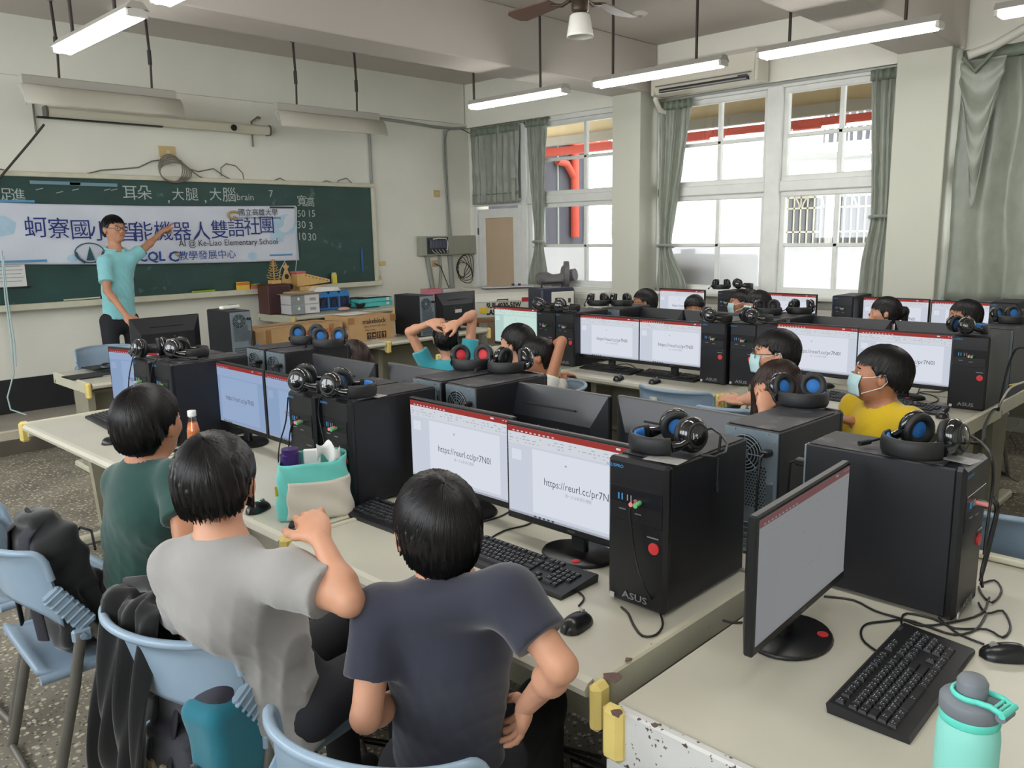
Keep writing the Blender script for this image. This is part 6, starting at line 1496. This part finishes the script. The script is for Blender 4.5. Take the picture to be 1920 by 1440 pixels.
# cartons
m_card = M('cardboard', (176, 142, 100), .8, var=.06, vs=10, bump=.1, bs=60); m_tape = M('packing_tape', (150, 112, 70), .3); m_print = M('carton_ink', (52, 40, 34), .8)
def carton(label, x0, x1, y0, y1, h, rz=0., mark=True):
    t = thing('carton', label, 'box', ((x0+x1)/2, (y0+y1)/2, DZ), rz, None); w, d_ = x1-x0, y1-y0
    MB().box((0, 0, h/2), (w, d_, h), .004).build('box_body', m_card, t)
    MB().box((0, -.001, h+.001), (w-.01, d_*.49, .004), .001).build('flap', m_card, t)
    MB().box((0, 0, h+.004), (w+.002, .05, .001)).build('tape_strip', m_tape, t)
    for s_ in (-1, 1): MB().box((s_*w*.36, -d_/2-.001, h*.5), (.05, .001, h*.98)).build('tape_strip', m_tape, t) if not mark else MB().box((s_*w*.47, -d_/2-.001, h*.86), (.07, .001, h*.26)).build('tape_strip', m_tape, t)
    return t, w, d_, h
c_, w, d_, h = carton('cardboard carton printed makeblock on the table left of the teal-shirted boy', 4.29, 4.80, 6.30, 6.72, .235)
e = MB(); e.text('makeblock', .062, TXF((.02, -d_/2-.002, h*.78)), wx=1.0, bold=.02); e.text('BEALL SUCESSO 2200 1.2 DN', .022, TXF((.03, -d_/2-.002, h*.58)), wx=.9); e.text('Made in China', .022, TXF((-.03, -d_/2-.002, h*.44)), wx=.9)
for i in range(4):
    x = -.045+i*.058; e.box((x, -d_/2-.001, h*.20), (.050, .002, .064))
e.build('printed_words', m_print, c_)
e = MB()
for i in range(4):
    x = -.045+i*.058; y = -d_/2-.003
    if i == 0: e.tube([(x+.018*math.cos(a), y, h*.20+.018*math.sin(a)) for a in np.linspace(0, math.pi, 8)], .003, 4); e.box((x, y, h*.17), (.003, .001, .03))
    elif i == 1: e.box((x, y, h*.22), (.024, .001, .02)); e.box((x, y, h*.12), (.034, .001, .004))
    elif i == 2:
        for k in (-1, 1): e.prism([(-.008, 0), (.008, 0), (0, .014)], .001, TXF((x+k*.011, y, h*.25))); e.box((x+k*.011, y, h*.18), (.004, .001, .034))
    else: e.prism([(-.014, .022), (.014, .022), (.004, 0), (.002, -.02), (.01, -.024), (-.01, -.024), (-.002, -.02), (-.004, 0)], .001, TXF((x, y, h*.20)))
e.build('handling_symbol', m_card, c_, 'stuff')
c_, w, d_, h = carton('longer cardboard carton with a red mark, left of the printed one', 3.36, 4.24, 6.34, 6.76, .20, .0, False)
e = MB(); e.text('makeblock', .075, TXF((.16, -d_/2-.002, h*.72)), wx=1.0, bold=.02); e.build('printed_words', M('carton_red_ink', (170, 46, 40), .7), c_)
e = MB(); e.prism([(-.03, -.03), (.03, -.03), (.01, .05)], .001, TXF((.14, -d_/2-.004, h*.80))); e.build('red_mark', M('carton_red_ink', (1, 1, 1)), c_)
sp = thing('paper_sheet', 'white paper sheet lying on the printed carton', 'paper', (4.50, 6.55, DZ+.243), .1); MB().box((0, 0, .001), (.30, .20, .002)).build('sheet', M('paper_white', (1, 1, 1)), sp); MB().box((.02, .0, .0025), (.2, .01, .0005)).build('print', M('print_grey', (1, 1, 1)), sp)
# raised table objects
UZ = .19+.74*.96+.008
def up(px, py): return P(px, py, z=UZ)
wb_ = thing('wooden_box', 'tall dark red wooden box at the left end of the raised table', 'box', (4.50, 8.00, UZ)); m_maho = M('mahogany', (74, 34, 34), .35, var=.15, vs=6, stretch=(1, 1, .3))
MB().box((0, 0, .155), (.27, .22, .31), .004).build('cabinet', m_maho, wb_); MB().box((0, -.112, .155), (.23, .006, .27), .002).build('front_cloth', M('mahogany_dark', (56, 26, 28), .5), wb_); MB().box((0, 0, .313), (.28, .23, .008), .002).build('top_board', m_maho, wb_)
m_ply = M('laser_cut_plywood', (206, 168, 106), .6, var=.08, vs=20); m_burn = M('burnt_edge', (88, 54, 30), .8)
ft = thing('wooden_tree', 'laser-cut wooden fir tree model standing on the dark red box', 'model', (4.50, 7.98, UZ+.32))
MB().box((0, 0, .02), (.11, .09, .04), .003).build('base', m_ply, ft); MB().cyl((0, 0, .04), (0, 0, .26), .008, n=6).build('trunk', m_ply, ft)
for i in range(8):
    r = .085*(1-i/9.5); z = .055+i*.026; b_o = MB()
    for k in range(6):
        a = k*math.pi/3+i*.5; b_o.tube([(.0, 0, z), (r*.6*math.cos(a), r*.6*math.sin(a), z+.002), (r*math.cos(a), r*math.sin(a), z+.018)], .004, 4)
    b_o.build('branch_layer', m_ply, ft)
st = thing('wooden_tree_plate', 'flat plywood tree cut-out with round holes and a star on top', 'model', (4.715, 8.10, UZ)); st.scale = (1.2, 1, 1.28)
zig = [(-.02, .02), (-.02, 0), (.02, 0), (.02, .02), (.135, .03), (.10, .10), (.115, .10), (.075, .19), (.088, .19), (.045, .28), (.052, .28), (.012, .36), (.035, .39), (.012, .395), (0, .42), (-.012, .395), (-.035, .39), (-.012, .36), (-.052, .28), (-.045, .28), (-.088, .19), (-.075, .19), (-.115, .10), (-.10, .10), (-.135, .03)]
MB().prism(zig, .010, mats_axes((0, 0, 0), (1, 0, 0), (0, 0, 1), (0, -1, 0))).build('tree_plate', m_ply, st)
hh = MB()
for x, z, r in ((0, .30, .022), (-.03, .22, .026), (.035, .21, .026), (0, .14, .032), (-.06, .12, .022), (.065, .12, .022), (-.07, .06, .024), (.0, .06, .024), (.07, .06, .024)): hh.cyl((x, -.0095, z), (x, -.0125, z), r, n=16)
hh.build('round_hole', M('hole_green_black', (40, 56, 50), .9), st)
ml = thing('wooden_ramp', 'plywood ramp model with a pink top, leaning beside the trees', 'model', (4.96, 8.06, UZ+.27))
MB().prism([(-.17, 0), (.25, .03), (.25, .06), (-.12, .155), (-.17, .14)], .12, mats_axes((0, .06, 0), (1, 0, 0), (0, 0, 1), (0, -1, 0))).build('ramp_body', m_ply, ml)
MB().box((-.12, 0, .155), (.12, .14, .022), .004).build('pink_top', M('pink_card', (206, 104, 118), .6), ml)
jt = MB()
for i in range(7): jt.box((-.06+i*.045, -.062, .118-i*.012), (.016, .003, .008))
jt.build('finger_joint', m_burn, ml); MB().box((0, 0, -.135), (.30, .14, .27), .004).build('support_box', m_ply, ml)
m_gbox = M('box_grey_side', (132, 140, 140), .6); m_wbox = M('box_white_side', (206, 206, 208), .5)
for k, lab in enumerate(('lower grey and white kit box on the raised table', 'upper grey and white kit box stacked under brown papers')):
    t = thing('kit_box', lab, 'box', (4.67, 7.78, UZ+.103*k), -.03, 'stacked kit boxes'); MB().box((0, 0, .05), (.34, .24, .10), .003).build('box_body', m_wbox, t); MB().box((-.09, -.1215, .05), (.162, .004, .094), .001).build('grey_panel', m_gbox, t); MB().box((0, 0, .094), (.345, .245, .010), .002).build('lid', m_wbox, t); MB().ell((-.08, -.124, .06), (.015, .002, .018), 8).build('white_emblem', m_white, t)
    MB().box((.09, -.1215, .05), (.07, .002, .03)).build('print_block', M('print_grey', (1, 1, 1)), t)
for k, (w, d_, r, col) in enumerate(((.40, .28, .06, (150, 122, 96)), (.30, .24, -.12, (176, 158, 130)), (.26, .2, .2, (190, 176, 150)))):
    t = thing('folder', ('lowest wide brown board', 'middle brown card sheet', 'topmost small card sheet')[k]+' on the stacked kit boxes', 'card', (4.67, 7.78, UZ+.206+.010*k), r); MB().box((0, 0, .004), (w, d_, .008), .002).build('card', M('brown_card%d' % k, col, .8), t); MB().box((.0, 0, .0088), (w*.4, d_*.3, .001)).build('print', M('print_grey', (1, 1, 1)), t)
m_bblue = M('package_blue', (44, 130, 200), .5); m_win = M('package_window_dark', (50, 60, 92), .2)
for k, (x, y, lab) in enumerate(((5.03, 7.93, 'leftmost blue headset package on the raised table'), (5.17, 7.93, 'middle blue headset package on the raised table'), (5.31, 7.93, 'rightmost blue headset package on the raised table'))):
    t = thing('headset_package', lab, 'package', (x, y, UZ), 0, 'blue headset packages'); MB().prism([(-.07, 0), (.07, 0), (.07, .17), (.045, .20), (-.045, .20), (-.07, .17)], .10, mats_axes((0, .05, 0), (1, 0, 0), (0, 0, 1), (0, -1, 0))).build('package_box', m_bblue, t)
    MB().prism([(-.055, .02), (.055, .02), (.06, .14), (-.06, .14)], .004, mats_axes((0, -.05, 0), (1, 0, 0), (0, 0, 1), (0, -1, 0))).build('window', m_win, t); MB().tube([(-.035, -.055, .05), (-.035, -.057, .11), (0, -.057, .135), (.035, -.057, .11), (.035, -.055, .05)], .008, 6).build('packed_headset', m_bag, t)
wc = thing('white_tray', 'white foam tray lying on top of the blue packages', 'tray', (5.06, 7.95, UZ+.205), 0); MB().prism([(-.17, 0), (.20, 0), (.16, .045), (-.10, .055)], .16, mats_axes((0, .08, 0), (1, 0, 0), (0, 0, 1), (0, -1, 0))).build('tray_body', m_white, wc); MB().box((0, 0, .003), (.39, .19, .006), .002).build('tray_rim', m_white, wc)
gd = [('gamepad', 'black cable bundle lying before the blue packages', 5.22, 7.72), ('gamepad', 'black adapter lying right of the blue packages', 5.40, 7.70), ('gamepad', 'small dark handset nearest the teal box', 5.48, 7.84)]
for nm, lab, x, y in gd:
    t = thing('cable_bundle', lab, 'cable', (x, y, UZ), .4); q_ = MB()
    for i in range(5): q_.tube([((.05+.006*i)*math.cos(a+i), (.035+.004*i)*math.sin(a+i), .012+.010*i+.004*math.sin(3*a)) for a in np.linspace(0, 2*math.pi, 15)[:-1]], .005, 5, closed=True)
    q_.build('coiled_cable', m_cable, t); MB().box((.02, 0, .03), (.07, .04, .035), .008).build('plug_block', m_black, t)
pk = thing('pink_pouch', 'small pink translucent pouch in front of the kit boxes', 'pouch', (5.12, 7.62, UZ)); blob([('e', (0, 0, .02), (.07, .05, .022), None, .01)], .009, 'pouch', M('pink_translucent', (206, 160, 150), .4), pk); MB().box((.05, 0, .02), (.03, .05, .004), .001).build('zip', m_conduit, pk)
m_tealb = M('teal_card', (84, 190, 186), .5)
for k, lab in enumerate(('lower teal kit box at the right end of the raised table', 'upper teal kit box with a white and black lid')):
    t = thing('kit_box', lab, 'box', (5.64, 7.88, UZ+.052*k), .02, 'teal kit boxes'); MB().box((0, 0, .024), (.48-.02*k, .30, .046), .004).build('box_body', m_tealb, t); MB().box((0, 0, .049), (.485-.02*k, .305, .006), .002).build('lid', m_tealb if k == 0 else m_black, t)
    if k: MB().box((.02, 0, .062), (.24, .22, .008), .003).build('white_lid_panel', m_white, t)
    MB().box((.17, -.151, .028), (.04, .002, .03)).build('print_block', m_white, t)
# papers and books by the tower at the middle back
for k in range(7):
    t = thing('notebook', ('lowest', 'second lowest', 'third', 'middle', 'fifth', 'second highest', 'topmost')[k]+' pink and white notebook of the left pile behind the black tower', 'book', (6.62, 7.90, .935+.0165*k), .05*(k % 3-1), 'pink notebooks in the left pile'); MB().box((0, 0, .007), (.22, .16, .014), .002).build('pages', M('page_pink', (222, 150, 164) if k % 2 == 0 else (226, 196, 200), .8), t); MB().box((0, 0, .0148), (.222, .162, .001)).build('cover', M('cover_pink', (214, 96, 124), .6), t)
    if k < 5:
        t = thing('notebook', ('lowest', 'second lowest', 'middle', 'second highest', 'topmost')[k]+' white notebook of the right pile behind the black tower', 'book', (6.87, 7.90, .935+.020*k), .07*(k % 2), 'white notebooks in the right pile'); MB().box((0, 0, .009), (.22, .16, .018), .002).build('pages', M('paper_white', (1, 1, 1)), t); MB().box((0, 0, .0186), (.222, .162, .001)).build('cover', M('cover_grey', (190, 180, 186), .6), t)
pb = thing('storage_shelf', 'low wooden shelf carrying the notebook piles', 'shelf', (6.75, 7.90, 0), 0); MB().box((0, 0, .925), (.60, .24, .02), .003).build('shelf_board', m_cream, pb)
for s_ in (-1, 1): MB().box((s_*.28, 0, .46), (.02, .22, .915)).build('shelf_side', m_cream, pb)
# ------------------------------------------------------------------ laser machine group
m_lw = M('machine_white', (214, 212, 202), .35, var=.03); m_ldark = M('machine_navy', (44, 48, 66), .4)
lt = thing('laser_table', 'brown wooden stand under the white laser machine', 'table', (6.99, 6.94, 0), math.radians(-30)); MB().box((0, 0, .72), (1.0, .68, .04), .004).build('tabletop', M('brown_wood_top', (140, 98, 62), .5, var=.1), lt)
for x in (-.45, .45):
    for y in (-.3, .3): MB().box((x, y, .35), (.06, .06, .70)).build('leg', M('brown_leg', (96, 66, 46), .6), lt)
lz = thing('laser_machine', 'large white laser cutting machine in the corner by the door', 'machine', (6.99, 6.94, .74), math.radians(-30))
prf = [(-.33, .05), (-.33, .20), (-.30, .26), (.05, .345), (.33, .345), (.33, .0), (-.30, .0)]
MB().prism([(y, z) for y, z in [(-.33, .02), (-.335, .20), (-.31, .255), (-.26, .29), (.0, .335), (.33, .34), (.33, 0), (-.31, 0)]], .98, mats_axes((-.49, 0, 0), (0, 1, 0), (0, 0, 1), (1, 0, 0))).build('machine_body', m_lw, lz)
MB().box((.0, -.337, .195), (.90, .006, .004)).build('lid_seam', m_conduit, lz); MB().box((0, .05, .345), (.62, .36, .012), .004).build('top_window', M('machine_glass', (196, 196, 206), .15), lz)
MB().tube([(-.20, -.338, .205), (-.20, -.352, .22), (-.07, -.352, .22), (-.07, -.338, .205)], .006, 6).build('lid_handle', m_iron, lz)
e = MB(); e.text('SUII-4030-50W', .082, TXF((-.12, -.340, .150)), wx=.80, bold=.04); e.text('LASER SYSTEM', .082, TXF((-.12, -.340, .075)), wx=.80, bold=.04); e.build('printed_words', m_black, lz)
e = MB(); e.box((.14, -.339, .21), (.08, .003, .05)); e.build('red_badge', M('badge_red', (170, 40, 44), .5), lz); MB().box((-.36, -.339, .10), (.10, .003, .07)).build('yellow_label', m_yel, lz)
MB().box((-.02, -.339, .19), (.0, .0, .0)).build('red_dot', m_red, lz) if False else None
for x in (.12, .2): MB().cyl((x, .1, .345), (x, .1, .37), .018, n=10).build('top_knob', m_black, lz)
ck = thing('chiller_box', 'portable box with white panel, black handle and dark body beside the laser machine', 'machine', (6.78, 6.02, .74), math.radians(-20))
MB().box((.0, 0, .19), (.42, .34, .38), .02).build('case', m_ldark, ck); MB().box((.05, -.172, .19), (.28, .010, .30), .01).build('front_panel', m_lw, ck)
MB().tube([(-.12, 0, .38), (-.12, 0, .43), (.14, 0, .43), (.14, 0, .38)], .013, 8).build('handle', m_black, ck)
MB().box((-.01, -.180, .25), (.08, .006, .05), .003).build('display', m_black, ck); MB().box((.13, -.180, .24), (.03, .006, .05)).build('switch', m_iron, ck); MB().cyl((.0, -.176, .14), (.0, -.186, .14), .012, n=10).build('socket', m_black, ck)
tg_ = thing('side_table', 'white side table carrying the portable box beside the laser machine', 'table', (6.78, 6.02, 0), math.radians(-20)); MB().box((0, 0, .72), (.5, .42, .04), .004).build('tabletop', m_cream, tg_)
for x in (-.22, .22): MB().box((x, 0, .35), (.04, .36, .70)).build('leg', m_leg, tg_)
ex = thing('extractor_box', 'white vented metal box under the window right of the laser machine', 'machine', (7.36, 5.93, .0))
MB().box((0, 0, .52), (.44, .60, 1.04), .01).build('case', m_lw, ex); v_ = MB()
for i in range(6):
    for j in range(3): v_.box((-.222, -.18+.11*j, .86+.022*i), (.004, .08, .006))
v_.build('vent_slots', m_conduit, ex); MB().box((0, 0, 1.045), (.42, .58, .012), .003).build('lid', m_lw, ex)
m_duct = M('duct_grey_fabric', (118, 114, 118), .6, bump=.2, bs=50)
dc = thing('air_duct', 'grey flexible duct with round flange on the window sill', 'duct', (7.56, 6.50, 1.05))
dpts = [(-.02, .40, .10), (-.03, .28, .12), (-.05, .16, .09), (-.05, .04, .10), (-.03, -.08, .15), (.0, -.20, .17)]
MB().tube([tuple(Vector(dpts[i]).lerp(Vector(dpts[i+1]), k/6)) for i in range(5) for k in range(6)], [(.075 if k % 2 else .064) for i in range(5) for k in range(6)], 14).build('flexible_hose', m_duct, dc)
MB().cyl((-.06, -.05, .17), (-.02, -.09, .17), .155, n=24).build('round_flange', M('duct_flange', (104, 102, 108), .5), dc)
MB().cyl((-.075, -.04, .17), (-.06, -.05, .17), .10, n=20).build('flange_ring', m_duct, dc)

# paper labels on tower tops
def top_label(px, py, w, d_, rz, lab, parent_z=DZ+TH+.0045):
    p = P(px, py, z=parent_z); t = thing('paper_label', lab, 'label', (p.x, p.y, parent_z), rz); MB().box((0, 0, .0005), (w, d_, .001)).build('label_paper', M('label_grey_white', (150, 150, 146), .5, var=.1, vs=40), t)
    q_ = MB()
    for i in range(4): q_.box((-.005*i, d_*(.3-.2*i), .0012), (w*.7-.01*i, d_*.05, .0004))
    q_.build('label_print', M('print_grey', (1, 1, 1)), t)
top_label(1247, 862, .055, .10, .1, 'white printed label at the front of the nearest tower top')
top_label(1802, 862, .06, .075, -.2, 'white label at the front corner of the large side-on tower')
top_label(705, 742, .05, .07, .2, 'white label under the right headset of the bag tower pair')
